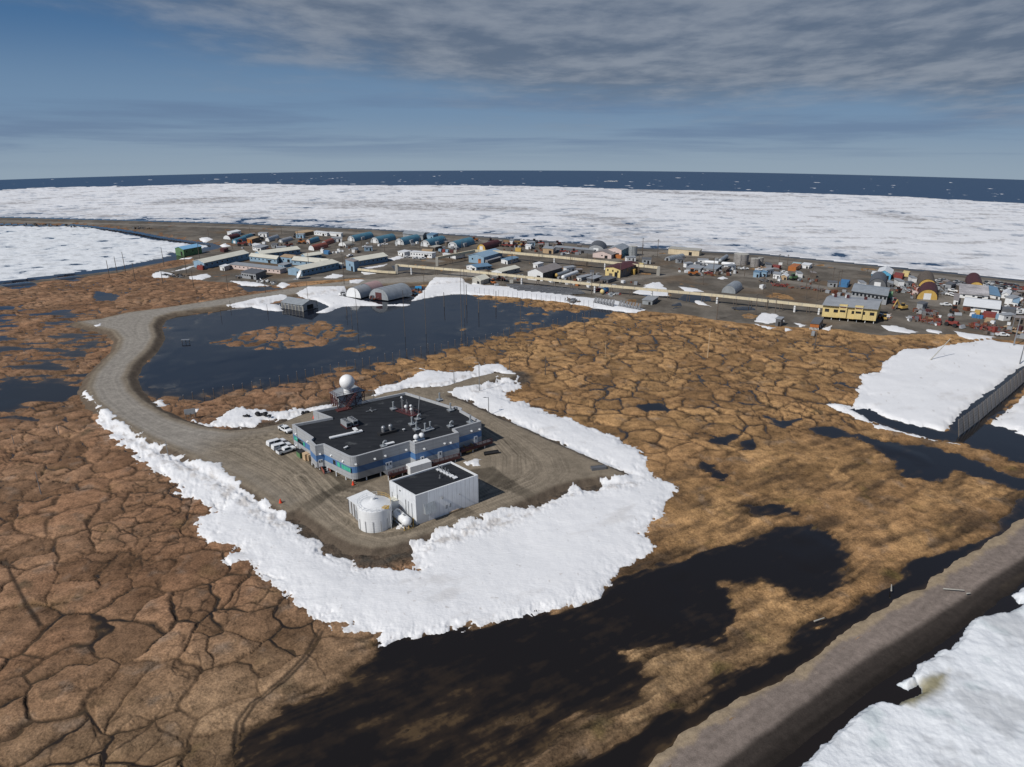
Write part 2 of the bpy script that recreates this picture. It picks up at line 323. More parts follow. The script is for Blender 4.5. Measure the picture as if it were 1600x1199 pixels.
# streaky ridges of the drowned ground left of the road
streak = fbm(X * 0.28 + 0.35 * Y, Y * 0.9 - 0.1 * X, 6, 4, 12)
wl = sstep(-15, 6, sd_wl)
H = H * (1 - 0.5 * wl) + wl * (streak * 1.1 - 0.10)
sdl = sd_lake + 7 * fx1 + 5 * mid - (16 * np.maximum(mid + 0.5 * fx2, -0.15) + 3) * sstep(-45, 15, X)
H = H - (0.80 - 0.42 * sstep(-0.1, 0.4, mid + 0.7 * fx2) * sstep(-60, 20, X)) * sstep(-14, 9, sdl) * (1 - sstep(-4, 3, sd_isle + 1.5 + 4 * fx2))
H = H - 0.25 * sstep(20, 25, sd_lake)
sa = X * 0.84 + Y * 0.545; sb = Y * 0.84 - X * 0.545
strk2 = fbm(sa * 0.22, sb, 3.2, 5, 14, 0.6)
sd_ditch = sdf(POOLS[1], 12, -0.3) + 1.0 * strk2 + 0.5 * fx1
strk3 = fbm(sa * 0.16, sb, 1.7, 4, 16, 0.6)
sdp = sd_pool + 2.0 * fx1 + (6.0 * strk2 + 2.5 * strk3) * np.clip(soft + 0.2, 0, 1)
H = H * (1 - 0.7 * soft) + soft * (0.10 + 0.50 * strk2 + 0.2 * mid + 0.16 * fine + 0.50 * strk3 * sstep(11, 1, np.abs(sdp))) - (0.95 - 0.26 * sstep(104, 92, Y + 0.15 * X + 6 * mid)) * sstep(-2.6, 1.6, sdp)
H = H - 0.55 * sstep(-1.2, 1.2, sd_ditch)
H = H * (1 - flatten) + flatten * (0.15 + 0.05 * fine)
H = np.where(sd_pool > 0, np.minimum(H, H), H)
# shore of lagoons and sea
bank = lambda s, w: sstep(-w, w * 0.4, s)
H = H - 3.2 * bank(sd_sea, 18) - 2.6 * bank(sd_lag + 3 * fx1, 16) - 3.0 * sstep(-7, 3, sd_shore + 0.5 * fx1)
wetn = fbm(X, Y, 28, 3, 15)
W = -0.31 + 0.03 * sstep(0, -40, X) + 0.16 * sstep(0.1, 0.45, wetn) * (0.55 + 0.45 * sstep(-20, 60, X)) + 0.10 * broad + 0.05 * mid + 0.10 * wl
H = np.where(sd_beach > 0.3, np.minimum(H, -0.45 - 0.1 * sd_beach), H)
W = np.where(sd_pool > -12, np.maximum(W, -0.30), W)

# ---- gravel
wob = 0.5 * fx1 + 0.25 * fine
gz = lambda s: PADZ - 1.7 * sstep(0.6, -4.6, s + wob) + 0.05 * fine
PATCH = []
sd_gr = np.maximum(sd_road, sd_pad)
ZG = gz(sd_gr)
along = (X * 0.8 + Y * 0.6)
trk = fbm(sd_pad * 1.0 + 0.25 * mid, along * 0.03, 0.9, 3, 21)
def dline(pts, m=14.0):
    return -sdf(strip([(u, v, 0.02) for u, v in pts], PADZ), m, world=True)
TR = [dline(p) for p in ([(640,615),(710,632),(760,655),(815,690),(850,715),(858,735),(838,752),(800,768),(740,790),(690,812),(640,835)], [(752,672),(780,690),(800,712),(800,740),(770,768),(720,795),(660,825),(600,838),(560,828),(520,800),(490,775),(470,745)], [(300,690),(360,705),(430,740),(480,775),(520,815)], [(180,640),(260,672),(340,690),(400,690),(440,680)], [(440,700),(480,730),(520,770),(560,775)])]
trk2 = np.zeros_like(X)
for i_, d_ in enumerate(TR): trk2 += sstep(9, 1, d_) * fbm(d_, along * 0.02, 0.75, 3, 70 + i_, 0.7)
trkr = fbm(sd_road * 1.0, along * 0.03, 0.9, 3, 22)
wetp = sstep(-0.5, 0.4, sdf_many(WETPAD, 8, PADZ) + 1.0 * fx1)
base_pad = np.array([0.215, 0.178, 0.132]); base_road = np.array([0.27, 0.245, 0.21])
slope = sstep(0.3, -1.2, sd_gr + wob)
usedr = sstep(0.5, 3.0, sd_road)
def v3(f, c): return f[..., None] * np.array(c)
soil_pad = (base_pad * (1 + 0.12 * trk + 1.05 * trk2 + 0.14 * fx2 + 0.14 * mid)[..., None])
soil_pad = soil_pad * (1 - 0.5 * wetp)[..., None]
soil_pad = soil_pad * (1 - slope)[..., None] + v3(slope * (1 + 0.4 * fine), (0.075, 0.059, 0.045))
soil_road = (base_pad * (1 - usedr)[..., None] + base_road * usedr[..., None]) * (1 + 0.28 * trkr + 0.10 * fx2)[..., None]
soil_road = soil_road * (1 - slope)[..., None] + v3(slope * (1 + 0.4 * fine), (0.12, 0.092, 0.066))
wp_ = sstep(-9, 9, sd_pad)
soil_pad = soil_pad * wp_[..., None] + soil_road * (1 - wp_)[..., None]; soil_road = soil_pad
on_pad = sd_pad > np.minimum(sd_road, 30) + 0.0
gmat = ground_mat('gravel', 0.92, 3.0, 0.34, 0.10, 2.4)[0]
sheet('gravel_pad', ZG, (sd_gr > -4.5) & on_pad, gmat, soil_pad)
sheet('road', ZG, (sd_gr > -4.5) & ~on_pad, gmat, soil_road, minus=(sd_gr > -4.5) & on_pad)

# ---- bare earth of the settlement, its tracks, and the barrier beach
ZT = 0.25 + 0.10 * fine + 0.25 * mid - 0.9 * sstep(2, -4, sd_town + 2 * fx1) - 3.0 * bank(sd_sea, 16) - 3.0 * bank(sd_lag, 16)
TRACKS = [strip([(1700,455,6),(1600,446,6),(1400,427,6),(1200,407,6),(1000,395,6),(800,381,6),(600,367,6),(400,357,6),(200,351,5),(0,346,5)]),
          strip([(760,428,4),(860,446,3.5),(960,465,3),(1000,480,3)]), strip([(690,410,4),(640,404,4),(580,400,4),(470,395,3)]), strip([(880,430,3),(960,440,4),(1020,432,4),(1100,424,4),(1200,436,4),(1300,452,5)]), strip([(950,408,5),(1020,398,6),(1060,392,6)]), strip([(1440,475,8),(1500,468,7),(1560,460,5)]), strip([(440,440,3),(470,436,4),(560,432,4)])]
sd_trk = np.full(X.shape, -12.0)
for t_ in TRACKS: sd_trk = np.maximum(sd_trk, sdf(t_, 12, world=True))
tk = sstep(-2, 1.5, sd_trk + 1.2 * fx1)
berm = sstep(-14, -6, sd_sea) * sstep(2, -3, sd_sea)
tmix = sstep(-0.25, 0.35, mid + 0.6 * fx1)
soil_town = v3(1 - tmix, (0.105, 0.092, 0.076)) + v3(tmix, (0.165, 0.145, 0.12))
grassy = sstep(0.1, 0.45, broad + 0.5 * mid) * (1 - tk) * sstep(-40, -70 + 25, -np.abs(sd_sea))
soil_town = soil_town * (1 - 0.6 * grassy)[..., None] + v3(0.6 * grassy, (0.13, 0.083, 0.045))
soil_town = soil_town * (1 - tk)[..., None] + v3(tk * (1 + 0.2 * fx1), (0.205, 0.183, 0.155))
soil_town = soil_town * (1 - 0.5 * berm)[..., None] + v3(0.5 * berm * (1 + 0.8 * fx2), (0.05, 0.045, 0.04))
tmat = ground_mat('bare_earth', 0.95, 0.5, 0.25, 0.10, 1.0)[0]
sheet('settlement_earth', ZT, (sd_town > -6) & (sd_sea < 8) & (sd_lag < 6), tmat, soil_town)
ZB = 0.12 + 0.04 * fine - 0.9 * sstep(-0.9, -4.2, sd_beach + 1.6 * fx1)
sd_wet = sdf([(1000,1300),(1150,1181),(1230,1122),(1337,1042),(1442,978),(1600,873),(1760,760),(2300,1000),(1700,1500)], 20, 0.2)
ZB = ZB - 0.10 * sstep(-3, 1, sd_wet) - 0.75 * sstep(0.2, 8, sd_wet)
pass
sh = 0.86 * sstep(-1.2, 0.4, sd_wet + 0.5 * fx1) + 0.14 * sstep(0.5, 4.0, sd_wet)
bt = fbm(sd_shore, along * 0.04, 1.2, 3, 25)
soil_b = v3(1 - sh, (0.212, 0.172, 0.145)) * (1 + 0.22 * bt + 0.10 * fx1 + 0.10 * fine)[..., None] + v3(sh * (1 + 0.5 * bt), (0.020, 0.016, 0.0135))
lip = sstep(-0.3, -1.6, sd_beach - 2.4 * np.maximum(fx1 + 0.3 * fine, -0.2) - 0.3) * (1 - sh)
soil_b = soil_b * (1 - 0.7 * lip)[..., None] + v3(0.7 * lip, (0.36, 0.275, 0.17))
bmat = ground_mat('beach_gravel', 0.9, 5.0, 0.38, 0.06, 4.0)[0]
sheet('beach', ZB, (sd_beach > -6) | ((sd_shore > -10) & (sd_shore < 9)) | ((sd_wet > -2) & (sd_wet < 14)), bmat, soil_b)

# ---- snow: drifts lying over whatever is below
under = np.maximum(H, np.where(sd_gr > -4.5, ZG, -9)); under = np.maximum(under, np.where(sd_town > -6, ZT, -9))
rag = fbm(X, Y, 5, 5, 31, 0.72); far_ = sstep(330, 230, np.hypot(X, Y)) * 0.65 + 0.35
sds = sd_snow + far_ * ((3.2 + 2.2 * sstep(-40, -80, X)) * rag + 1.5 * fx1 - 2.2 * sstep(0.25, 0.5, fbm(X, Y, 5.5, 4, 37, 0.6)) * sstep(9, 3, sd_snow)) - 0.25 * far_ + 0.3 * (1 - far_)
sas = fbm(X * 0.35 + Y * 0.3, Y * 0.9 - X * 0.4, 3.0, 4, 33)
thick = np.where(sds > 0, 0.50 * np.tanh(sds / 7.0) + 0.05 * np.tanh(sds / 0.35), 0.8 * sds) + sstep(0.3, 3, sds) * (0.07 * sas + 0.06 * rag + 0.22 * mid)
drift = sstep(6.0, 1.0, np.abs(sd_gr + 4.0)) * sstep(0.5, 3, sds)
drift = drift * (1 - 0.85 * sstep(-3, 3, sdf([(690,600),(990,700),(1010,745),(940,745),(760,660)], 8, PADZ)))
lump = np.abs(fbm(X, Y, 4.5, 5, 35, 0.62))
thick = thick + drift * (0.95 * lump + 0.05)
smooth_base = np.maximum(np.maximum(0.22 + 0.3 * mid, np.where(sd_town > -4, ZT, -9)), np.where(sd_gr > -4.5, ZG, -9))
kb = sstep(0.2, 4.0, sds)
ZS = under * (1 - kb) + smooth_base * kb + thick
ZS = np.maximum(ZS, np.where(sds > 1.2, np.where(sd_gr > -4.5, ZG, -9) + 0.05, -99))
dirty = sstep(0.1, 0.55, fbm(X, Y, 3.5, 5, 36, 0.65) + 0.9 * drift - 0.62 + 0.3 * sstep(2.5, 0, sds))
slush = sstep(0.9, 0.15, sds) * 0.45
dirty = np.maximum(dirty, slush)
dirty = np.maximum(dirty, 0.42 * sstep(0.18, 0.5, fbm(sa * 0.35, sb, 9, 5, 38, 0.68)))
dirty = np.maximum(dirty, 0.8 * sstep(0.46, 0.60, fbm(X, Y, 1.6, 3, 39)))
soil_s = v3(1 - dirty * 0.5, (0.775, 0.775, 0.775)) + v3(dirty * 0.5, (0.33, 0.28, 0.23))
smat, t_, b_ = ground_mat('snow', 0.75, 0.8, 0.035, 0.10, 1.1, 0.3, (0.8, 2.2, 1.0, 0.6))
sheet('snow', ZS, (sds > -0.6) & (sd_snow > -6), smat, soil_s)

# ---- standing water in troughs, pools and the flooded basin
wmask = (W > H - 0.15) & (sd_town < 3) & (sd_gr < 0) & (sd_sea < -5) & (sd_lag < 2) & (sd_beach < -1.3) & (sd_shore < -6) & (sds < 4)
wmask |= (sd_pool > -4) & (sd_town > -4)
HB = np.where(sd_town > -6, np.maximum(ZT, H), H)
ztw = np.where((sd_pool > -6) & (sd_town > -3), ZT + 0.35 * sstep(-1.5, 0.8, sd_pool + 1.5 * fx1) - 0.22 , W)
depth = np.where((sd_pool > -6) & (sd_town > -3), 0.3, W - H)
wm, t, b = nt('pond_water'); L = t.links.new
a = N(t, 'ShaderNodeAttribute', attribute_name='depth'); b.inputs['Roughness'].default_value = 0.06; b.inputs['IOR'].default_value = 1.33
cr = N(t, 'ShaderNodeValToRGB'); cr.color_ramp.elements[0].position = 0.0; cr.color_ramp.elements[0].color = (0.085, 0.055, 0.028, 1); cr.color_ramp.elements[1].position = 0.40; cr.color_ramp.elements[1].color = (0.0135, 0.0112, 0.0100, 1)
e = cr.color_ramp.elements.new(0.14); e.color = (0.030, 0.021, 0.014, 1)
tc = N(t, 'ShaderNodeTexCoord'); n = N(t, 'ShaderNodeTexNoise', i_Scale=0.25, i_Detail=5.0); L(tc.outputs['Object'], n.inputs['Vector'])
ma = N(t, 'ShaderNodeMath', operation='MULTIPLY_ADD'); L(n.outputs['Fac'], ma.inputs[0]); ma.inputs[1].default_value = 0.36; ma.inputs[2].default_value = -0.18
m2 = N(t, 'ShaderNodeMath', operation='ADD'); L(ma.outputs[0], m2.inputs[0]); L(a.outputs['Fac'], m2.inputs[1]); L(m2.outputs[0], cr.inputs[0]); L(cr.outputs[0], b.inputs['Base Color'])
n2 = N(t, 'ShaderNodeTexNoise', i_Scale=1.2, i_Detail=3.0); L(tc.outputs['Object'], n2.inputs['Vector'])
bp = N(t, 'ShaderNodeBump', i_Strength=0.5, i_Distance=0.02); L(n2.outputs['Fac'], bp.inputs['Height']); L(bp.outputs[0], b.inputs['Normal'])
clear = sstep(-6, 6, sd_lake) + 0.0 * X  # lake mask for the blue sky reflection painted into the water colour
at2 = N(t, 'ShaderNodeAttribute', attribute_name='clear'); mxw = N(t, 'ShaderNodeMix', data_type='RGBA', blend_type='MULTIPLY'); L(at2.outputs['Fac'], mxw.inputs['Factor']); L(cr.outputs[0], mxw.inputs['A']); mxw.inputs['B'].default_value = (0.75, 1.15, 2.1, 1); L(mxw.outputs['Result'], b.inputs['Base Color'])  # multiplies the lake's base colour by a blue standing in for reflected sky
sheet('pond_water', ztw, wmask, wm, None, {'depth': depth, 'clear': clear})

# ---- tundra ground
golden = sstep(-30, 30, X * 0.9 + (Y - 120) * 0.35 + 10 * mid)
dryc = v3(golden, (0.345, 0.203, 0.090)) + v3(1 - golden, (0.262, 0.153, 0.088))
redd = sstep(-0.3, 0.35, fbm(X, Y, 26, 4, 45)) * (1 - golden * 0.5)
dryc = dryc * (1 - 0.45 * redd)[..., None] + v3(0.45 * redd, (0.200, 0.100, 0.052))
fg = sstep(140, 95, np.hypot(X, Y)) * 0.5
dryc = dryc * (1 - fg)[..., None] + v3(fg, (0.300, 0.215, 0.125))
dryc = dryc * (1 + 0.46 * (cid - 0.5) + 0.36 * fx2 + 0.40 * mid)[..., None]
grey = sstep(0.15, 0.6, fbm(X, Y, 6, 4, 41)) * 0.5
dryc = dryc * (1 - grey)[..., None] + v3(grey, (0.235, 0.19, 0.15))
top = sstep(2.6, 4.2, edge) * sstep(0.0, 0.5, fbm(X, Y, 7, 3, 42)) * sstep(0.55, 0.8, cid) * 0.75
dryc = dryc * (1 - top)[..., None] + v3(top, (0.062, 0.052, 0.032))
wetsp = sstep(0.30, 0.52, fbm(X, Y, 6.5, 4, 46, 0.6) + 0.25 * fx2) * sstep(-40, 10, X) * 0.8 * (1 - 0.5 * soft)
dryc = dryc * (1 - wetsp)[..., None] + v3(wetsp, (0.052, 0.040, 0.026))
rim = sstep(-0.55, 0.05, -np.maximum(H - W, 0)) * 0.55
soil = dryc * (1 - rim)[..., None] + v3(rim, (0.115, 0.066, 0.034))
tr = np.clip(trough * 0.95 + crack * 0.8 * (1 - soft), 0, 1)
soil = soil * (1 - tr)[..., None] + v3(tr, (0.040, 0.027, 0.018))
dk = 1.25 * soft * sstep(-0.12, 0.38, fbm(sa * 0.25, sb, 5, 5, 43, 0.62)) * 0.7
soil = soil * (1 - dk)[..., None] + v3(dk, (0.075, 0.048, 0.028))
green = sstep(0.25, 0.6, fbm(X, Y, 10, 4, 44)) * (0.25 + 0.5 * soft) * 0.6
soil = soil * (1 - green)[..., None] + v3(green, (0.105, 0.088, 0.022))
bot = sstep(-3.5, 1.5, sdp + 1.5 * strk2) * sstep(0.2, 0.6, soft + 0.3)
soil = soil * (1 - 0.8 * bot)[..., None] + v3(0.8 * bot, (0.030, 0.022, 0.014))
# tyre tracks of a tundra vehicle
for pts in ([(505,985,.28),(480,1030,.28),(450,1062,.28),(400,1100,.28),(380,1130,.28),(378,1165,.28),(392,1210,.28)], [(499,983,.28),(474,1028,.28),(444,1060,.28),(392,1100,.28),(370,1130,.28),(366,1165,.28),(376,1210,.28)], [(612,1030,.25),(606,1090,.25),(618,1140,.25)], [(8,872,.3),(18,898,.3),(40,942,.3),(64,978,.3)], [(1,875,.3),(30,890,.3)]):
    s_ = sstep(-0.35, 0.25, sdf(strip(pts), 5, world=True) + 0.25 * fx1) * 0.85
    soil = soil * (1 - s_)[..., None] + v3(s_, (0.03, 0.022, 0.016)); H = H - 0.15 * s_
bankd = sstep(-9.5, -5.5, sd_pad + 1.2 * fx1) * (1 - 0.3 * fine)
soil = soil * (1 - bankd)[..., None] + v3(bankd, (0.085, 0.066, 0.049))
near_sea = sstep(-3, 1, np.maximum(sd_lag, np.maximum(sd_sea, sd_shore)))
soil = soil * (1 - near_sea)[..., None] + v3(near_sea, (0.06, 0.05, 0.04))
tund = ground_mat('tundra', 0.95, 2.2, 0.75, 0.20, 2.0)[0]
sheet('ground', H, (sd_sea < 25) & (sd_lag < 20) & (sd_shore < 15), tund, soil)

# ---- sea, lagoons and their ice
wsea, t, b = nt('sea_water'); L = t.links.new
b.inputs['Base Color'].default_value = (0.03, 0.065, 0.125, 1); b.inputs['Roughness'].default_value = 0.45; b.inputs['Specular IOR Level'].default_value = 0.25
tc = N(t, 'ShaderNodeTexCoord'); n = N(t, 'ShaderNodeTexNoise', i_Scale=0.05, i_Detail=6.0); L(tc.outputs['Object'], n.inputs['Vector'])
bp = N(t, 'ShaderNodeBump', i_Strength=0.5, i_Distance=0.6); L(n.outputs['Fac'], bp.inputs['Height']); L(bp.outputs[0], b.inputs['Normal'])
n_ = np.zeros_like(X)
sheet('sea', n_ - 1.9, sd_sea > -12, wsea)
lw, t, b = nt('lagoon_water'); b.inputs['Base Color'].default_value = (0.016, 0.0125, 0.0105, 1); b.inputs['Roughness'].default_value = 0.12; b.inputs['IOR'].default_value = 1.33
sheet('lagoon_water', np.where(sd_shore > -12, -0.38, -1.2), ((sd_lag > -6) | (sd_shore > -6)) & (sd_sea < -3), lw)

big = fbm(X, Y, 160, 4, 51); fl = fbm(X * 0.8, Y, 26, 5, 52, 0.6); fl2 = fbm(X, Y, 9, 4, 53, 0.6)
near = sstep(170, 10, sd_sea) * sstep(520, 40, X + 0.15 * (Y - 700) + 60 * big)
ih = 0.45 + 0.9 * fl + 0.6 * np.maximum(fl2, 0) - 0.28 * near + 0.35 * big
rub = np.abs(fbm(X, Y, 40, 5, 54)); ih = ih + 0.9 * sstep(0.05, 0.0, np.abs(fbm(X, Y, 220, 3, 55))) * rub
eg = np.minimum(sd_ice, 60)
ZI = -1.9 + np.where(eg > 0, np.minimum(ih, 0.2 + eg * 0.12), -1.0)
scat = fbm(X * 0.6, Y, 24, 4, 56, 0.6) - 0.33 - 0.10 * sstep(100, 900, sd_open)
ZI = np.where(sd_open > 4, -1.9 + 2.5 * scat, ZI)
ZI = np.where((sd_sea > 0.5) & (sd_sea < 14) & (X > 130), np.maximum(ZI, -1.9 + 0.9 * np.minimum(1, (14 - sd_sea) / 4) + 0.5 * fl2), ZI)
DIRT = [[(250,312),(380,308),(372,317),(240,320)],[(460,318),(560,314),(700,318),(830,325),(840,330),(700,328),(560,325)],[(0,317),(50,315),(40,319),(0,320)],[(1350,330),(1430,338),(1440,343),(1380,340)],[(890,335),(960,342),(1000,352),(940,346)],[(1000,300),(1200,310),(1180,306),(1010,297)]]
dz_ = np.full(X.shape, -60.0)
for p_ in DIRT: dz_ = np.maximum(dz_, sdf(p_, 60, -1.5))
dd = sstep(-25, 12, dz_ + 25 * fl) * (0.35 + 0.65 * sstep(-0.1, 0.25, fl2 + 0.4 * fl))
dd2 = sstep(0.02, 0.35, fbm(X * 0.35, Y * 1.2, 30, 6, 57, 0.75)) * 0.62
grime = np.clip(dd * 0.75 + dd2 + 0.28 * sstep(0.1, 0.6, near) * sstep(-0.1, 0.2, fl), 0, 0.9)
wetice = sstep(0.35, 0.02, ZI + 1.9)
soil_i = v3(1 - grime, (0.75, 0.755, 0.765)) + v3(grime, (0.27, 0.255, 0.25))
soil_i = soil_i * (1 - 0.7 * wetice)[..., None] + v3(0.7 * wetice, (0.22, 0.27, 0.34))
imat = ground_mat('sea_ice', 0.8, 0.06, 0.05, 0.8, 0.12, 0.3)[0]
sheet('sea_ice', ZI, ((sd_ice > -4) | (sd_open > 0)) & (ZI > -2.1), imat, soil_i)
lh = fbm(X * 0.7, Y, 16, 5, 61, 0.6)
ZL = -1.2 + np.where(sd_lagice + 4 * fl2 > 0, 0.28 + 0.75 * lh + 0.25 * fl2, -0.8)
ZF = -0.38 + np.where(sd_floe + 0.6 * rag > 0, np.minimum(1.1, (sd_floe + 0.6 * rag) * 1.1) + 0.30 * rag + 0.35 * fbm(X, Y, 6, 4, 63), (sd_floe + 0.6 * rag) * 1.5)
ZL = np.where(sd_shore > -12, ZF, ZL)
wl2 = sstep(0.2, 0.0, ZL + np.where(sd_shore > -12, 0.38, 1.2))
melt = sstep(0.12, 0.45, fbm(X, Y, 7, 4, 64)) * (sd_shore > -12)
soil_l = v3(n_ + 1, (0.76, 0.78, 0.79)) * (1 - 0.25 * sstep(0.1, 0.5, lh + fl2))[..., None]
soil_l = soil_l * (1 - 0.45 * melt)[..., None] + v3(0.45 * melt, (0.42, 0.50, 0.50))
algae = sstep(-1, 1.2, sdf([(1395,1110),(1430,1075),(1480,1060),(1470,1090),(1420,1115)], 6, -1.0) + 1.2 * rag)
soil_l = soil_l * (1 - 0.85 * algae)[..., None] + v3(0.85 * algae, (0.20, 0.165, 0.055))
soil_l = soil_l * (1 - 0.6 * wl2)[..., None] + v3(0.6 * wl2, (0.25, 0.30, 0.36))
sheet('lagoon_ice', ZL, ((sd_lagice > -6) & (sd_lag > -2)) | (sd_floe > -1.5), imat if False else ground_mat('lagoon_ice', 0.7, 0.5, 0.06, 0.15, 0.7, 0.35)[0], soil_l)
# ------------------------------------------------------------------ object helpers
class MB:
    def __init__(s): s.v = []; s.f = []; s.m = []; s.mats = []; s.sm = []
    def mi(s, mat):
        if mat not in s.mats: s.mats.append(mat)
        return s.mats.index(mat)
    def add(s, verts, faces, mat, smooth=False):
        o = len(s.v); s.v += [tuple(p) for p in verts]; k = s.mi(mat)
        for f in faces: s.f.append([i + o for i in f]); s.m.append(k); s.sm.append(smooth)
        return s
    def hexa(s, p, mat):
        """8 points: bottom ring of 4 then top ring of 4"""
        return s.add(p, [(3, 2, 1, 0), (4, 5, 6, 7), (0, 1, 5, 4), (1, 2, 6, 5), (2, 3, 7, 6), (3, 0, 4, 7)], mat)
    def box(s, c, d, mat, rz=0.0):
        x, y, z = c; a, b, h = d[0] / 2, d[1] / 2, d[2]; C, Q = math.cos(rz), math.sin(rz)
        r = [(x + C * i - Q * j, y + Q * i + C * j) for i, j in ((-a, -b), (a, -b), (a, b), (-a, b))]
        return s.hexa([(i, j, z) for i, j in r] + [(i, j, z + h) for i, j in r], mat)
    def prism(s, ring, z0, z1, mat, top=None):
        n = len(ring); o = [(x, y, z0) for x, y in ring] + [(x, y, z1) for x, y in ring]
        s.add(o, [(i, (i + 1) % n, n + (i + 1) % n, n + i) for i in range(n)], mat)
        s.add([(x, y, z1) for x, y in ring], [tuple(range(n))], top or mat)
        return s.add([(x, y, z0) for x, y in ring], [tuple(range(n))[::-1]], mat)
    def tube(s, p, q, r, mat, n=8, r2=None, caps=True):
        p = Vector(p); q = Vector(q); d = (q - p).normalized(); a = d.orthogonal().normalized(); b = d.cross(a); r2 = r if r2 is None else r2
        R1 = [p + (a * math.cos(6.28318 * i / n) + b * math.sin(6.28318 * i / n)) * r for i in range(n)]
        R2 = [q + (a * math.cos(6.28318 * i / n) + b * math.sin(6.28318 * i / n)) * r2 for i in range(n)]
        s.add(R1 + R2, [(i, (i + 1) % n, n + (i + 1) % n, n + i) for i in range(n)], mat, n > 6)
        if caps: s.add(R1, [tuple(range(n))[::-1]], mat); s.add(R2, [tuple(range(n))], mat)
        return s
    def ball(s, c, r, mat, nu=16, nv=10, v0=-0.5, v1=0.5, sz=1.0):
        P = []; F = []
        for j in range(nv + 1):
            t = math.pi * (v0 + (v1 - v0) * j / nv)
            for i in range(nu):
                a = 6.28318 * i / nu; P.append((c[0] + r * math.cos(t) * math.cos(a), c[1] + r * math.cos(t) * math.sin(a), c[2] + r * sz * math.sin(t)))
        for j in range(nv):
            for i in range(nu): F.append((j * nu + i, j * nu + (i + 1) % nu, (j + 1) * nu + (i + 1) % nu, (j + 1) * nu + i))
        return s.add(P, F, mat, True)
    def build(s, name, parent=None):
        me = bpy.data.meshes.new(name); me.from_pydata(s.v, [], s.f)
        for m in s.mats: me.materials.append(m)
        me.polygons.foreach_set('material_index', s.m); me.polygons.foreach_set('use_smooth', s.sm); me.update()
        o = bpy.data.objects.new(name, me); COL.objects.link(o)
        if parent is not None: o.parent = parent
        return o

def tag(o, label, cat, group=None):
    o['label'] = label; o['category'] = cat
    if group: o['group'] = group
    return o
def thing(name, label, cat, loc=(0, 0, 0), rz=0.0, group=None):
    o = bpy.data.objects.new(name, None); COL.objects.link(o); o.location = loc; o.rotation_euler = (0, 0, rz)
    return tag(o, label, cat, group)
def kids(o): return [c for c in bpy.data.objects if c.parent == o]
def copy_tree(o, parent=None):
    c = o.copy(); COL.objects.link(c)
    if parent is not None: c.parent = parent; c.matrix_parent_inverse = o.matrix_parent_inverse
    for ch in o.children: copy_tree(ch, c)
    return c
def dup(o, loc, rz, label=None, scale=None):
    c = copy_tree(o); c.location = loc; c.rotation_euler = (0, 0, rz)
    if label: c['label'] = label
    if scale: c.scale = (scale,) * 3
    return c
def spot(u, v, z=0.0):
    x, y = at(u, v, z); return (x, y, z + drop(x, y))

def inset(ring, d):
    n = len(ring); A = sum(ring[i][0] * ring[(i + 1) % n][1] - ring[(i + 1) % n][0] * ring[i][1] for i in range(n)); sg = 1 if A > 0 else -1
    out = []
    for i in range(n):
        p0, p1, p2 = (Vector(ring[i - 1]), Vector(ring[i]), Vector(ring[(i + 1) % n]))
        d1 = (p1 - p0).normalized(); d2 = (p2 - p1).normalized()
        n1 = Vector((-d1.y, d1.x)) * sg; n2 = Vector((-d2.y, d2.x)) * sg
        b = n1 + n2; k = d / max(0.35, (1 + n1.dot(n2))) ; out.append(tuple(p1 + b * k))
    return out

# common materials
White = paint('white_paint', (0.74, 0.75, 0.75), 0.45, 0.06, 0.3, dirt=0.14)
WhiteR = paint('white_sheet', (0.72, 0.74, 0.76), 0.45, 0.07, 0.3, dirt=0.16, ribs=1.6, seam=(R_(35), 1.25, 0, 0.09, 0.72))
Cream = paint('cream_roof', (0.66, 0.64, 0.54), 0.6, 0.08, 0.2, dirt=0.15)
CreamPipe = paint('cream_duct', (0.60, 0.52, 0.36), 0.6, 0.12, 0.25, dirt=0.25)
Grey = paint('grey_sheet', (0.30, 0.315, 0.33), 0.5, 0.12, 0.3, dirt=0.2)
GreyD = paint('dark_grey_sheet', (0.12, 0.125, 0.135), 0.55, 0.15, 0.3, dirt=0.15)
Galv = paint('galvanised', (0.36, 0.385, 0.40), 0.42, 0.15, 0.35, 0.25, dirt=0.3, ribs=0.8)
Steel = paint('steel', (0.32, 0.33, 0.34), 0.4, 0.12, 0.6, 0.5)
Black = paint('black_rubber', (0.018, 0.018, 0.02), 0.75, 0.2, 1.0, dirt=0.1)
DarkVoid = paint('dark_opening', (0.012, 0.012, 0.014), 0.9, 0.1, dirt=0)
Glass = paint('dark_glass', (0.015, 0.02, 0.025), 0.06, 0.1, dirt=0, spec=0.6)
Wood = paint('weathered_wood', (0.13, 0.105, 0.085), 0.9, 0.25, 1.0)
Timber = paint('raw_plywood', (0.50, 0.36, 0.22), 0.8, 0.15, 0.8)
Rust = paint('rust', (0.16, 0.055, 0.03), 0.85, 0.4, 0.7)
RedB = paint('red_paint', (0.23, 0.05, 0.04), 0.55, 0.2, 0.5, dirt=0.25)
Maroon = paint('maroon_paint', (0.085, 0.026, 0.027), 0.6, 0.2, 0.5)
Orange = paint('orange_paint', (0.42, 0.145, 0.04), 0.5, 0.15, 0.5)
Yellow = paint('yellow_paint', (0.55, 0.36, 0.10), 0.55, 0.12, 0.4, dirt=0.25)
YellowP = paint('pale_yellow_paint', (0.66, 0.52, 0.23), 0.6, 0.10, 0.3, dirt=0.22)
Green = paint('green_paint', (0.10, 0.20, 0.09), 0.6, 0.12, 0.3)
Blue = paint('shaded_and_plain_blue', (0.135, 0.235, 0.34), 0.6, 0.10, 0.3, dirt=0.15)  # plain blue, and the painted shade on the barracks' long sides
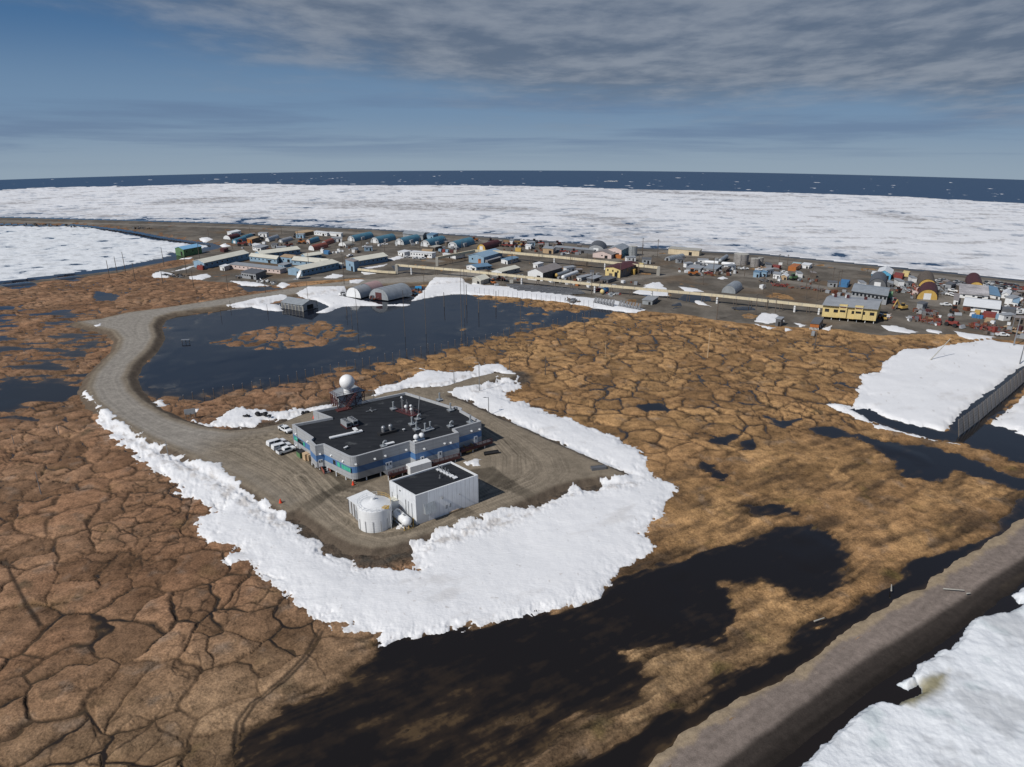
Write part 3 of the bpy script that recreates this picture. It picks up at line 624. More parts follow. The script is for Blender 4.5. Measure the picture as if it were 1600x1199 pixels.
BlueL = paint('sunlit_and_light_blue', (0.25, 0.37, 0.475), 0.6, 0.10, 0.3, dirt=0.15)  # light blue, and sunlight put into the colour of the barracks' ends
BlueV = paint('vivid_blue_paint', (0.06, 0.19, 0.38), 0.5, 0.12, 0.4)
BlueSky = paint('sky_blue_roof', (0.22, 0.45, 0.66), 0.5, 0.06, 0.3, dirt=0.08)
Teal = paint('teal_sheet', (0.085, 0.215, 0.29), 0.5, 0.15, 0.25, dirt=0.18, ribs=0.9)
Pink = paint('pale_pink_paint', (0.60, 0.49, 0.45), 0.65, 0.08, 0.3, dirt=0.18)
Tan = paint('tan_paint', (0.42, 0.30, 0.18), 0.7, 0.12, 0.4)
Beige = paint('beige_sheet', (0.40, 0.385, 0.34), 0.65, 0.08, 0.3)
Mauve = paint('faded_roof', (0.26, 0.235, 0.225), 0.7, 0.12, 0.3)
Brick = paint('brick_red_paint', (0.28, 0.085, 0.06), 0.65, 0.25, 0.4)
Snowy = paint('snow_heap', (0.80, 0.81, 0.83), 0.8, 0.06, 1.0, dirt=0.15)

# ------------------------------------------------------------------ research station
def zfor(u, vb, z0, vt):
    x, y = at(u, vb, z0); a, b = 0.0, 60.0
    for _ in range(50):
        m = (a + b) / 2
        if proj(x, y, z0 + m)[1] > vt: a = m
        else: b = m
    return z0 + a
ZR = zfor(550, 757, PADZ, 715)            # top of the parapet
ZW = PADZ + (ZR - PADZ) * 0.155           # underside of the raised floor
D0 = drop(-30, 175)
print('station roof height', ZR - PADZ)
OUT = [(549,715.5),(640,690),(648,694),(717,676),(710,670.5),(752,658.5),(720.5,641),(722,638),(711.5,634.5),(708,636),(634,613.5),(489,642.5),(515,652.5),(456,663.5),(487,684),(483,688),(492,697),(505,694.5)]
RO = [at(u, v, ZR) for u, v in OUT]
# rounded front corner
p0, p1, p2 = Vector(RO[-1]), Vector(RO[0]), Vector(RO[1]); a = p1 + (p0 - p1).normalized() * 2.0; b = p1 + (p2 - p1).normalized() * 2.0
arc = [tuple(a * (1 - s) ** 2 + p1 * 2 * s * (1 - s) + b * s * s) for s in (0, .17, .33, .5, .67, .83, 1)]
ring = arc + RO[1:]
BO = (p1.x, p1.y, 0.0)
st = thing('research_station', 'large grey and blue flat-roofed research station raised on white stilts', 'building', (p1.x, p1.y, PADZ + D0))
def loc(x, y, z): return (x - p1.x, y - p1.y, z - PADZ)
ringL = [(x - p1.x, y - p1.y) for x, y in ring]
panel, t, bs = nt('grey_wall_panel'); L = t.links.new
tc = N(t, 'ShaderNodeTexCoord'); nn = N(t, 'ShaderNodeTexNoise', i_Scale=0.35, i_Detail=5.0); L(tc.outputs['Object'], nn.inputs['Vector'])
rr_ = N(t, 'ShaderNodeMapRange', i_To_Min=0.86, i_To_Max=1.14); L(nn.outputs['Fac'], rr_.inputs['Value'])
mu = N(t, 'ShaderNodeVectorMath', operation='MULTIPLY'); mu.inputs[0].default_value = (0.40, 0.415, 0.43); L(rr_.outputs[0], mu.inputs[1]); L(mu.outputs[0], bs.inputs['Base Color']); bs.inputs['Roughness'].default_value = 0.45; bs.inputs['Metallic'].default_value = 0.1
addseams(t, tc, bs, R_(36), 4.6, 1.05, 0.07, 0.6)
wv = N(t, 'ShaderNodeTexWave', bands_direction='Z', i_Scale=1.1); L(tc.outputs['Object'], wv.inputs['Vector']); bp = N(t, 'ShaderNodeBump', i_Strength=0.35, i_Distance=0.04); L(wv.outputs['Fac'], bp.inputs['Height']); L(bp.outputs[0], bs.inputs['Normal'])
BandB = paint('blue_wall_band', (0.085, 0.19, 0.38), 0.45, 0.09, 0.3, dirt=0.1, seam=(R_(36), 4.6, 0, 0.07, 0.6))
HZ = ZR - ZW
zz = [ZW - PADZ, ZW - PADZ + HZ * 0.28, ZW - PADZ + HZ * 0.55, ZR - PADZ]
wl_ = MB(); n = len(ringL)
for k, mt in ((0, panel), (1, BandB), (2, panel)):
    o = [(x, y, zz[k]) for x, y in ringL] + [(x, y, zz[k + 1]) for x, y in ringL]
    wl_.add(o, [(i, (i + 1) % n, n + (i + 1) % n, n + i) for i in range(n)], mt)
wl_.add([(x, y, zz[0]) for x, y in ringL], [tuple(range(n))[::-1]], GreyD)
cap = paint('parapet_cap', (0.43, 0.44, 0.45), 0.5, 0.06)
inn = inset(ringL, 0.55); zr = zz[3]
wl_.add([(x, y, zr) for x, y in ringL] + [(x, y, zr) for x, y in inn], [(i, (i + 1) % n, n + (i + 1) % n, n + i) for i in range(n)], cap)
wl_.add([(x, y, zr) for x, y in inn] + [(x, y, zr - 0.75) for x, y in inn], [(i, (i + 1) % n, n + (i + 1) % n, n + i) for i in range(n)], cap)
wl_.build('wall', st)
membrane, t, bs = nt('roof_membrane'); L = t.links.new
tc = N(t, 'ShaderNodeTexCoord'); mp = N(t, 'ShaderNodeMapping'); mp.inputs['Rotation'].default_value = (0, 0, R_(-35)); mp.inputs['Scale'].default_value = (0.35, 1.6, 1); L(tc.outputs['Object'], mp.inputs['Vector'])
n1 = N(t, 'ShaderNodeTexNoise', i_Scale=0.6, i_Detail=6.0, i_Roughness=0.65); L(mp.outputs[0], n1.inputs['Vector'])
n2 = N(t, 'ShaderNodeTexNoise', i_Scale=0.16, i_Detail=6.0, i_Roughness=0.6); L(tc.outputs['Object'], n2.inputs['Vector'])
cr = N(t, 'ShaderNodeValToRGB'); cr.color_ramp.elements[0].position = 0.35; cr.color_ramp.elements[0].color = (0.014, 0.0155, 0.019, 1); cr.color_ramp.elements[1].position = 0.62; cr.color_ramp.elements[1].color = (0.026, 0.028, 0.032, 1); L(n1.outputs['Fac'], cr.inputs[0])
r2 = N(t, 'ShaderNodeMapRange', i_From_Min=0.63, i_From_Max=0.74, i_To_Max=0.55); L(n2.outputs['Fac'], r2.inputs['Value'])
mx = N(t, 'ShaderNodeMix', data_type='RGBA'); mx.inputs['B'].default_value = (0.17, 0.175, 0.175, 1); L(r2.outputs[0], mx.inputs['Factor']); L(cr.outputs[0], mx.inputs['A']); L(mx.outputs['Result'], bs.inputs['Base Color']); bs.inputs['Roughness'].default_value = 0.8; bs.inputs['Specular IOR Level'].default_value = 0.25
MB().add([(x, y, zr - 0.7) for x, y in inn], [tuple(range(n))], membrane).build('roof', st)
ZROOF = ZR - 0.7
def near_ring(s): return s
# stilts
for (u, v) in [(552,757),(541,752),(573,752),(595,746),(616,741),(636,735),(660,729),(526,746),(512,739),(500,736),(493,733),(488,729),(475,712),(466,704),(735,702),(700,711),(680,716)]:
    x, y = at(u, v - 2, PADZ); c = loc(x, y, PADZ)
    MB().tube((c[0], c[1], -0.3), (c[0], c[1], zz[0] + 0.05), 0.17, White, 8).build('stilt', st)
for i in range(5):
    for j in range(3):
        f = Vector(RO[0]) + (Vector(RO[5]) - Vector(RO[0])) * (0.12 + 0.18 * i) + (Vector(RO[10]) - Vector(RO[5])) * (0.2 + 0.27 * j)
        c = loc(f.x, f.y, PADZ); MB().tube((c[0], c[1], -0.3), (c[0], c[1], zz[0] + 0.05), 0.17, White, 6).build('stilt', st)

def facade(i, j): return Vector(RO[i]), Vector(RO[j])
def onwall(A, B, s, z0, w, h, mat, name, dep=0.06, out=0.0, parent=None):
    """a flat piece on the wall from A to B (outside on the right hand), at metre s from A"""
    d = (B - A).normalized(); nrm = Vector((d.y, -d.x)); c = A + d * s + nrm * (out)
    mb = MB(); p = [c - d * w / 2 - nrm * 0.02, c + d * w / 2 - nrm * 0.02, c + d * w / 2 + nrm * dep, c - d * w / 2 + nrm * dep]
    mb.hexa([loc(q.x, q.y, z0) for q in p] + [loc(q.x, q.y, z0 + h) for q in p], mat)
    return mb.build(name, parent or st), d, nrm, c
tealglass = paint('green_tinted_glass', (0.05, 0.40, 0.28), 0.12, 0.25, 0.8, dirt=0, spec=0.6)
def window(A, B, s, w, k=2, h=1.25, dark=0):
    z0 = ZW + HZ * 0.28 + 0.12
    fr, d, nm, c = onwall(A, B, s, z0, w + .16, h + .16, GreyD, 'window', 0.04)
    for q in range(k):
        pw = w / k - 0.08
        onwall(A, B, s - w / 2 + (q + .5) * w / k, z0 + .08, pw, h, Glass if q < dark else tealglass, 'pane', 0.065, 0, fr)
def door(A, B, s, w=1.0, z0=None, h=2.1, mat=White, lites=1):
    z0 = ZW + 0.25 if z0 is None else z0
    dr, d, nm, c = onwall(A, B, s, z0, w, h, mat, 'door', 0.08)
    for q in range(lites): onwall(A, B, s - w / 2 + (q + .5) * w / lites, z0 + 1.15, 0.32, 0.7, Glass, 'door_window', 0.1, 0, dr)
def lamp(A, B, s, z): 
    d = (B - A).normalized(); nrm = Vector((d.y, -d.x)); c = A + d * s
    mb = MB(); p = [c - d * .28, c + d * .28, c + d * .22 + nrm * .45, c - d * .22 + nrm * .45]
    mb.hexa([loc(q.x, q.y, z) for q in p] + [loc(q.x, q.y, z + .3) for q in (c - d * .28, c + d * .28, c + d * .2 + nrm * .2, c - d * .2 + nrm * .2)], White); mb.build('wall_lamp', st)
A, B = facade(0, 1); LF = (B - A).length
zl = ZW + HZ * 0.66
door(A, B, LF * 0.615, 1.9, lites=2); lamp(A, B, LF * .06, zl); lamp(A, B, LF * .38, zl); lamp(A, B, LF * .56, zl); lamp(A, B, LF * .93, zl)
A, B = facade(2, 3); LB = (B - A).length
door(A, B, LB * .15, 1.1); door(A, B, LB * .55, 1.3); lamp(A, B, LB * .2, zl); lamp(A, B, LB * .66, zl); lamp(A, B, LB * .8, zl - .3)
A, B = facade(4, 5); LC = (B - A).length
door(A, B, LC * .78, 1.2); lamp(A, B, LC * .12, zl); lamp(A, B, LC * .62, zl); lamp(A, B, LC * .92, zl - .2)
A, B = facade(17, 0); LG = (B - A).length
window(A, B, LG * .36, 1.1, 1, dark=1); window(A, B, LG * .52, 1.3, 1); window(A, B, LG * .78, 4.0, 4); lamp(A, B, LG * .28, zl); lamp(A, B, LG * .7, zl)
A, B = facade(16, 17); door(A, B, (B - A).length * .5, 1.1, lites=2); lamp(A, B, (B - A).length * .5, zl - .5)
A, B = facade(13, 14); LW = (B - A).length
window(A, B, LW * .14, 2.2, 2); window(A, B, LW * .42, 4.6, 4, dark=3); lamp(A, B, LW * .2, zl); lamp(A, B, LW * .78, zl); lamp(A, B, LW * .15, ZW + .5); lamp(A, B, LW * .55, ZW + .4)

# penthouse tower with the radar dome deck
TP = [at(u, v, ZR) for u, v in [(530,635.5),(520.5,630),(544,622),(562,620.5),(571,625)]]
tw = MB(); tz = 3.3
pt = [(530,635.5),(520.8,629.5),(547,617),(566,627)]
PTW = [at(u, v, ZR) for u, v in pt]
PL = [loc(x, y, 0)[:2] for x, y in PTW]
tower = MB().prism(PL, ZROOF - PADZ, ZR - PADZ + tz, panel, GreyD).build('tower_block', st)
def deck(pix, z, name, parent, mat, th=0.18, rail=True, zrail=1.05, skip=()):
    P = [loc(*at(u, v, z), z) for u, v in pix]
    mb = MB(); mb.prism([p[:2] for p in P], P[0][2] - th, P[0][2], mat)
    if rail:
        for i in range(len(P)):
            if i in skip: continue
            a, b = Vector(P[i]), Vector(P[(i + 1) % len(P)]); m = max(1, int((b - a).length / 1.8))
            for q in range(m + 1):
                c = a + (b - a) * q / m; mb.tube(c, c + Vector((0, 0, zrail)), 0.05, mat, 5)
            for hh in (0.55, zrail): mb.tube(a + Vector((0, 0, hh)), b + Vector((0, 0, hh)), 0.05, mat, 5)
    return mb.build(name, parent)
ztop = ZR + tz + 0.5
TC = [loc(x, y, 0)[:2] for x, y in PTW]
cx_, cy_ = sum(p[0] for p in TC) / 4, sum(p[1] for p in TC) / 4
def around(sc): return [(cx_ + (x - cx_) * sc, cy_ + (y - cy_) * sc) for x, y in TC]
mb = MB(); rg = around(1.25); zt = ZR - PADZ + tz
mb.prism(rg, zt, zt + 0.2, Maroon, Grey)
for i in range(4):
    a, b = Vector((*rg[i], zt + .2)), Vector((*rg[(i + 1) % 4], zt + .2)); m = 4
    for q in range(m): c = a + (b - a) * q / m; mb.tube(c, c + Vector((0, 0, 1.1)), 0.06, Maroon, 5)
    for hh in (.6, 1.1): mb.tube(a + Vector((0, 0, hh)), b + Vector((0, 0, hh)), 0.05, Maroon, 5)
mb.build('dome_deck', st)
mb = MB(); rg2 = around(1.16)
for i in range(4):
    a, b = Vector((*rg2[i], ZROOF - PADZ)), Vector((*rg2[(i + 1) % 4], ZROOF - PADZ)); up_ = Vector((0, 0, zt - ZROOF + PADZ))
    for q in range(3):
        c = a + (b - a) * q / 3; d = a + (b - a) * (q + 1) / 3; mb.tube(c, c + up_, .12, Maroon, 6); mb.tube(c, d + up_, .08, Maroon, 5); mb.tube(d, c + up_, .08, Maroon, 5)
    mb.tube(a + up_ * .5, b + up_ * .5, .09, Maroon, 5)
mb.build('lattice_frame', st)
# stair from the roof up to the deck
mb = MB(); a = Vector((cx_ + 1.0, cy_ - 5.2, ZROOF - PADZ + .2)); b = Vector((cx_ + 3.8, cy_ - 2.4, zt + .2))
lat = Vector((.7, -.7, 0))
for sgn in (-.8, .8): mb.tube(a + lat * sgn, b + lat * sgn, 0.14, Maroon, 6); mb.tube(a + lat * sgn + Vector((0, 0, 1)), b + lat * sgn + Vector((0, 0, 1)), 0.06, Maroon, 5)
for q in range(9):
    c = a + (b - a) * (q + .5) / 9; mb.box((c.x, c.y, c.z), (1.1, .35, .06), Maroon, R_(-45))
mb.box((a.x - .6, a.y - .5, ZROOF - PADZ + .05), (4.5, 2.2, .3), Maroon, R_(35)); mb.build('roof_stair', st)
# radar dome stands on the deck: a thing of its own
rx, ry = at(543.5, 613, ZR + tz + .3)
rd = thing('radar_dome', 'large white radar dome on the roof tower of the research station', 'radome', (rx, ry, ZR + tz + .2 + D0))
RD = metres(543, 597, 22.5, ZR + tz + 3) / 2 * 0.97
MB().tube((0, 0, 0), (0, 0, 1.5), RD * .56, White, 24, RD * .52).build('pedestal', rd)
MB().ball((0, 0, 1.2 + RD * .95), RD, paint('dome_skin', (0.80, 0.80, 0.79), 0.5, 0.03, 0.8, dirt=0.03), 32, 20).build('dome', rd)

# roof equipment
def on_roof(name, label, cat, u, v, group=None, rz=R_(35)):
    x, y = at(u, v, ZROOF); return thing(name, label, cat, (x, y, ZROOF + D0), rz, group)
vent_lab = {(687,627):'roof vent pipe at the far parapet behind the antenna mast', (704,643):'roof vent pipe beside the small notch in the right parapet', (735,662):'roof vent pipe at the right corner of the station roof', (615,641):'lone roof vent pipe left of the antenna platform', (644,665):'roof vent pipe nearest the antenna platform', (651,673):'left front vent pipe of the cluster of four on the station roof', (664.5,675):'front right vent pipe of the station roof cluster', (672.5,672.5):'rear right vent pipe of the station roof cluster'}
vp = None
for (u, v), lab in vent_lab.items():
    if vp is None:
        vp = on_roof('roof_vent', lab, 'vent', u, v, 'square-curbed vent pipes on the station roof')
        MB().box((0, 0, 0), (1.7, 1.7, .45), GreyD).box((0, 0, .45), (1.8, 1.8, .12), Galv).build('curb', vp)
        MB().tube((0, 0, .5), (0, 0, 2.6), .27, Galv, 12).tube((0, 0, 2.45), (0, 0, 2.65), .32, Galv, 12).build('pipe', vp)
    else:
        x, y = at(u, v, ZROOF); dup(vp, (x, y, ZROOF + D0), R_(35), lab)
gn = None
for (u, v), lab in {(653,657):'hooded roof vent just right of the antenna platform', (703.5,668):'hooded gooseneck vent on the front edge of the station roof', (599.5,699):'hooded vent at the front left parapet of the station roof'}.items():
    if gn is None:
        gn = on_roof('gooseneck_vent', lab, 'vent', u, v, 'hooded vents on the station roof')
        MB().box((0, 0, 0), (1.5, 1.5, .45), GreyD).box((0, 0, .45), (1.6, 1.6, .12), Galv).build('curb', gn)
        m_ = MB(); pts = [Vector((0, 0, .5)), Vector((0, 0, 1.3)), Vector((.15, 0, 1.6)), Vector((.5, 0, 1.75)), Vector((.85, 0, 1.6)), Vector((.95, 0, 1.25))]
        for i in range(5): m_.tube(pts[i], pts[i + 1], .27, Galv, 10)
        m_.build('hood', gn)
    else:
        x, y = at(u, v, ZROOF); dup(gn, (x, y, ZROOF + D0), R_(35), lab)
tf = on_roof('twin_fan', 'pair of domed exhaust fans on a black curb on the station roof', 'vent', 605, 677)
MB().box((0, 0, 0), (5.2, 2.0, .7), Black).build('curb', tf)
for s_ in (-1.1, 1.1):
    MB().tube((s_, 0, .6), (s_, 0, 1.9), .55, Steel, 14).ball((s_, 0, 1.9), .62, Steel, 14, 6, 0, .5).build('fan', tf)
for (u, v, lab) in ((541,667,'left of two grey air handling units on red skids on the station roof'), (551.5,664,'right of two grey air handling units on red skids on the station roof')):
    hv = on_roof('air_handler', lab, 'air conditioner', u, v, 'air handling units on the station roof', R_(-52))
    MB().box((0, 0, 0), (4.2, 1.6, .5), Maroon).build('skid', hv)
    MB().box((0, 0, .5), (4.0, 1.5, 1.4), Grey).build('cabinet', hv)
    MB().box((2.01, 0, .8), (.04, 1.1, .8), DarkVoid).build('grille', hv)
    m_ = MB()
    for s_ in (-1.2, 0, 1.2): m_.tube((s_, 0, 1.9), (s_, 0, 2.05), .5, GreyD, 12)
    m_.build('fan', hv)
dc = on_roof('roof_duct', 'long low white duct tray running from the air handlers across the roof', 'duct', 541, 681, None, R_(32))
MB().box((0, 0, .25), (9.5, 1.0, .35), White).build('tray', dc); MB().box((3.4, 1.5, .25), (1.0, 3.0, .35), White).build('branch', dc)
for s_ in (-4, -1.5, 1, 3.5): MB().box((s_, 0, 0), (.2, .9, .25), Steel).build('foot', dc)
for (u, v, lab) in ((580,643.5,'small cross-shaped pipe bracket lying on the station roof'),):
    m_ = on_roof('pipe_bracket', lab, 'bracket', u, v); MB().tube((-1.6, .2, .25), (1.6, -.2, .25), .15, Steel, 6).tube((0, -1, .25), (0, 1, .25), .15, Steel, 6).tube((0, 0, .2), (0, 0, 1.3), .1, Steel, 6).build('pipe', m_)
sk = on_roof('roof_hatch', 'white low roof hatch near the front left parapet of the station', 'hatch', 609, 694); MB().box((0, 0, 0), (2.6, 1.0, .35), White).build('lid', sk); MB().box((0, 0, -.05), (2.8, 1.2, .2), GreyD).build('curb', sk)
for (u, v, lab) in ((542,701,'small white square vent cap near the front left corner of the station roof'), (539.5,702.5,'smallest white vent cap by the front left corner of the roof'), (631,674,'short thin drain pipe standing alone on the middle of the roof')):
    m_ = on_roof('vent_cap', lab, 'vent', u, v); MB().tube((0, 0, 0), (0, 0, .5), .18, Steel, 8).box((0, 0, .5), (.7, .5, .15), White).build('cap', m_)
for (u, v, lab) in ((650.5,690,'left of two small white antenna domes on the front block of the station'), (659,687.5,'right of two small white antenna domes on the front block of the station')):
    m_ = on_roof('antenna_dome', lab, 'radome', u, v, 'small antenna domes on the station roof'); MB().box((0, 0, 0), (1.7, .9, .3), White).build('base', m_); MB().tube((0, 0, .3), (0, 0, .7), .3, White, 10).ball((0, 0, 1.35), .78, White, 18, 12).build('dome', m_)
ap = on_roof('antenna_platform', 'red instrument platform crowded with antennas and sensors on the station roof', 'antenna', 637, 646, None, R_(-38))
m_ = MB(); m_.box((0, 0, .15), (7.5, 3.0, .15), Maroon)
for i in range(-3, 4):
    for j in (-1.4, 1.4): m_.tube((i * 1.2, j, .3), (i * 1.2, j, 1.3), .06, Maroon, 5)
for j in (-1.4, 1.4): m_.tube((-3.6, j, 1.3), (3.6, j, 1.3), .06, Maroon, 5)
m_.build('deck', ap)
for i, (x_, y_, h_) in enumerate(((-2.8, .8, 4.0), (-1.8, -.6, 4.6), (-.4, .5, 3.4), (.6, -.8, 4.8), (1.8, .6, 2.6), (2.8, -.4, 3.2))):
    q = MB().tube((x_, y_, .3), (x_, y_, h_), .09, Steel, 6); q.box((x_, y_, h_ * .8), (1.0, .08, .08), Steel, i); q.build('mast', ap)
for (x_, y_, z_, r_) in ((-3, .6, 4.2, .35), (-.2, -.4, 2.2, .55), (1.2, .3, 2.6, .4), (2.2, -.6, 2.0, .45)): MB().tube((x_, y_, .3), (x_, y_, z_ - r_ * .8), .08, White, 6).ball((x_, y_, z_), r_, White, 14, 8).build('sensor', ap)
lm = on_roof('leaning_mast', 'tall thin leaning mast beside the antenna platform on the station roof', 'mast', 653.5, 648)
MB().tube((0, 0, 0), (1.0, .6, 5.4), .16, Steel, 8, .12).build('pole', lm); MB().box((0, 0, 0), (.9, .9, .25), GreyD).build('foot', lm)

# front loading deck with maroon rails
FA, FB = Vector(RO[0]), Vector(RO[1])
def walkway(name, label, A, B, s0, s1, w, z, cat='walkway'):
    d = (B - A).normalized(); nm = Vector((d.y, -d.x)); p = A + d * s0 + nm * .15; c = Vector((*loc(p.x, p.y, z),))
    o = thing(name, label, cat, (p.x, p.y, z + D0), math.atan2(d.y, d.x))
    Lk = s1 - s0; MB().box((Lk / 2, -w / 2, -.25), (Lk, w, .25), GreyD).box((Lk / 2, -w + .03, -.5), (Lk, .1, .75), Maroon).build('platform', o)
    m_ = MB()
    for q in range(int(Lk / 1.5) + 1): m_.tube((q * 1.5, -w + .06, 0), (q * 1.5, -w + .06, 1.1), .075, Maroon, 5)
    for hh in (.4, .75, 1.1): m_.tube((0, -w + .06, hh), (Lk, -w + .06, hh), .075, Maroon, 5)
    m_.build('railing', o)
    k = 0
    while k <= Lk: MB().tube((k, -w + .3, -(z - PADZ) - .2), (k, -w + .3, -.2), .13, White, 8).build('post', o); k += 4.2
    return o
zd = ZW + .25
wk = walkway('loading_deck', 'maroon railed loading deck along the front wall of the research station', FA, FB, LF * .50, LF * 1.0 , 3.4, zd)
BA, BB = Vector(RO[2]), Vector(RO[3])
walkway('entrance_deck', 'maroon entrance deck in front of the protruding front block of the station', BA, BB, -1.2, LB * .93, 2.0, zd)
walkway('side_deck', 'maroon deck below the right-hand door of the research station', Vector(RO[4]), Vector(RO[5]), .6, LC * 1.25, 2.2, zd)
def stairs(name, label, u0, v0, u1, v1, zt_, w=1.5, zb=PADZ, col=Brick):
    x1, y1 = at(u1, v1, zt_); x0, y0 = at(u0, v0, zb); b = Vector((x1, y1, zt_)); a = Vector((x0, y0, zb)); d = b - a; ang = math.atan2(d.y, d.x)
    o = thing(name, label, 'stairs', (x0, y0, zb + D0), ang); Lh = math.hypot(d.x, d.y); hh = zt_ - zb
    m_ = MB(); k = max(4, int(hh / .2))
    for q in range(k): m_.box((Lh * (q + .5) / k, 0, hh * (q + 1) / k - .08), (Lh / k * 1.05, w, .07), GreyD)
    m_.build('tread', o)
    for s_ in (-w / 2, w / 2):
        m_ = MB(); m_.hexa([(0, s_ - .05, 0), (0, s_ + .05, 0), (Lh, s_ + .05, hh), (Lh, s_ - .05, hh), (0, s_ - .05, .95), (0, s_ + .05, .95), (Lh, s_ + .05, hh + .95), (Lh, s_ - .05, hh + .95)], col)
        m_.build('side_panel', o)
    return o
stairs('entrance_stair', 'brick red entrance stairs with solid side panels at the left corner block', 512, 740, 500, 720, zd, 1.8)
stairs('deck_stair', 'maroon stairs climbing to the loading deck from the yard', 602, 738, 617, 727, zd, 1.7, PADZ, Maroon)

# yard clutter
def yard(name, label, cat, u, v, rz=R_(35), group=None, z=PADZ): return thing(name, label, cat, spot(u, v, z), rz, group)
dm = yard('dumpster', 'dark green dumpster under the left wing of the station', 'dumpster', 470.5, 714, R_(-48)); MB().box((0, 0, .15), (2.2, 1.6, 1.5), Green).build('bin', dm); MB().hexa([(-1.1, -.85, 1.65), (1.1, -.85, 1.65), (1.1, .85, 1.65), (-1.1, .85, 1.65), (-1.1, -.85, 1.75), (1.1, -.85, 1.75), (1.1, .85, 2.05), (-1.1, .85, 2.05)], Black).build('lid', dm)
for (u, v, s_, lab) in ((479,718.5,1.0,'left pale plywood crate beside the green dumpster'), (484,719,.9,'right pale plywood crate beside the entrance block')):
    m_ = yard('plywood_crate', lab, 'crate', u, v, R_(-48), 'plywood crates under the station'); MB().box((0, 0, .12), (1.7 * s_, 1.5 * s_, 2.0 * s_), Timber).build('box', m_); MB().box((0, -.5, 0), (1.7, .15, .12), Wood).box((0, .5, 0), (1.7, .15, .12), Wood).build('pallet', m_)
cone = None
for (u, v, lab) in ((552,758,'orange traffic cone at the front corner stilt of the station'), (438.5,786,'orange traffic cone at the edge of the snowbank'), (490.5,654,'orange traffic cone behind the left wing of the station'),):
    if cone is None:
        cone = yard('traffic_cone', lab, 'cone', u, v); MB().box((0, 0, 0), (.75, .75, .08), Orange).build('base', cone); MB().tube((0, 0, .08), (0, 0, 1.2), .42, paint('cone_orange', (.75, .06, .02), .5, .05), 14, .06).build('cone', cone)
    else: dup(cone, spot(u, v, PADZ), 0, lab)
ob = yard('orange_bin', 'open orange scrap bin on the gravel below the side deck', 'bin', 732, 705, R_(35)); m_ = MB()
for c_, d_ in (((0, -.9, .1), (2.6, .1, 1.7)), ((0, .9, .1), (2.6, .1, 2.3)), ((-1.25, 0, .1), (.1, 1.7, 1.9)), ((1.25, 0, .1), (.1, 1.7, 1.9)), ((0, 0, .1), (2.5, 1.7, .1))): m_.box(c_, d_, Yellow)
m_.build('shell', ob)
dr_ = yard('cable_reel', 'grey cable reel lying beside the orange bin', 'reel', 742, 702, R_(10)); MB().tube((0, -.5, .8), (0, .5, .8), .4, Steel, 12).build('core', dr_)
for s_ in (-.55, .55): MB().tube((0, s_ - .06, .8), (0, s_ + .06, .8), .85, Steel, 16).build('flange', dr_)
cp = yard('culvert_pipe', 'black drain pipe lying on the gravel of the yard', 'pipe', 768, 710, R_(20)); MB().tube((-2.2, 0, .45), (2.2, 0, .45), .42, Black, 14, caps=False).tube((-2.2, 0, .45), (2.2, 0, .45), .36, Black, 14, caps=False).build('pipe', cp)
MB().tube((-2.3, .1, .95), (2.0, .1, .95), .2, Black, 10).build('hose', cp)
tr_ = yard('steel_trough', 'dark grey steel trough near the far tip of the gravel pad', 'trough', 935, 733, R_(14)); m_ = MB()
for c_, d_ in (((0, -.7, 0), (4.2, .1, .8)), ((0, .7, 0), (4.2, .1, .8)), ((-2.05, 0, 0), (.1, 1.3, .8)), ((2.05, 0, 0), (.1, 1.3, .8)), ((0, 0, .6), (4, 1.3, .08))): m_.box(c_, d_, GreyD)
m_.build('shell', tr_)
for i, (u, v) in enumerate(((627,723),(631.5,722),(636,720.5),(639,720))):
    m_ = thing('orange_crate', 'orange crate stacked against the wall on the loading deck', 'crate', (*at(u, v, zd), zd + D0), R_(35), 'orange crates on the loading deck'); MB().box((0, 0, 0), (1.0, .8, .9 + .3 * (i % 2)), Orange).box((0, 0, .9 + .3 * (i % 2)), (1.08, .88, .08), Rust).build('box', m_)
for i, (u, v, s_, mt, lab) in enumerate(((667,718,1.3,White,'white crate on the entrance deck'), (680,716,1.0,Grey,'grey box farther along the entrance deck'), (686,714,.8,White,'small white box beside the grey box on the entrance deck'), (697,709,1.2,Maroon,'maroon equipment box at the end of the entrance deck'), (700,707,.9,White,'white box behind the maroon equipment box'))):
    m_ = thing('deck_box', lab, 'box', (*at(u, v - 3, zd), zd + D0), R_(35)); MB().box((0, 0, 0), (1.6 * s_, 1.0 * s_, 1.0 * s_), mt).box((0, 0, 1.0 * s_), (1.7 * s_, 1.1 * s_, .08), mt).build('box', m_)
for i, (u, v, lab) in enumerate(((556,777,'orange barrel'),)): pass
gm = thing('ground_machine', 'orange lawn-tractor sized machine beside the deck stairs', 'machine', spot(614, 747, PADZ), R_(35)); MB().box((0, 0, .4), (1.8, .9, .6), Orange).box((-.4, 0, 1.0), (.7, .7, .5), Maroon).build('body', gm)
for x_ in (-.7, .7):
    for y_ in (-.5, .5): MB().tube((x_, y_ - .12, .35), (x_, y_ + .12, .35), .35, Black, 12).build('wheel', gm)

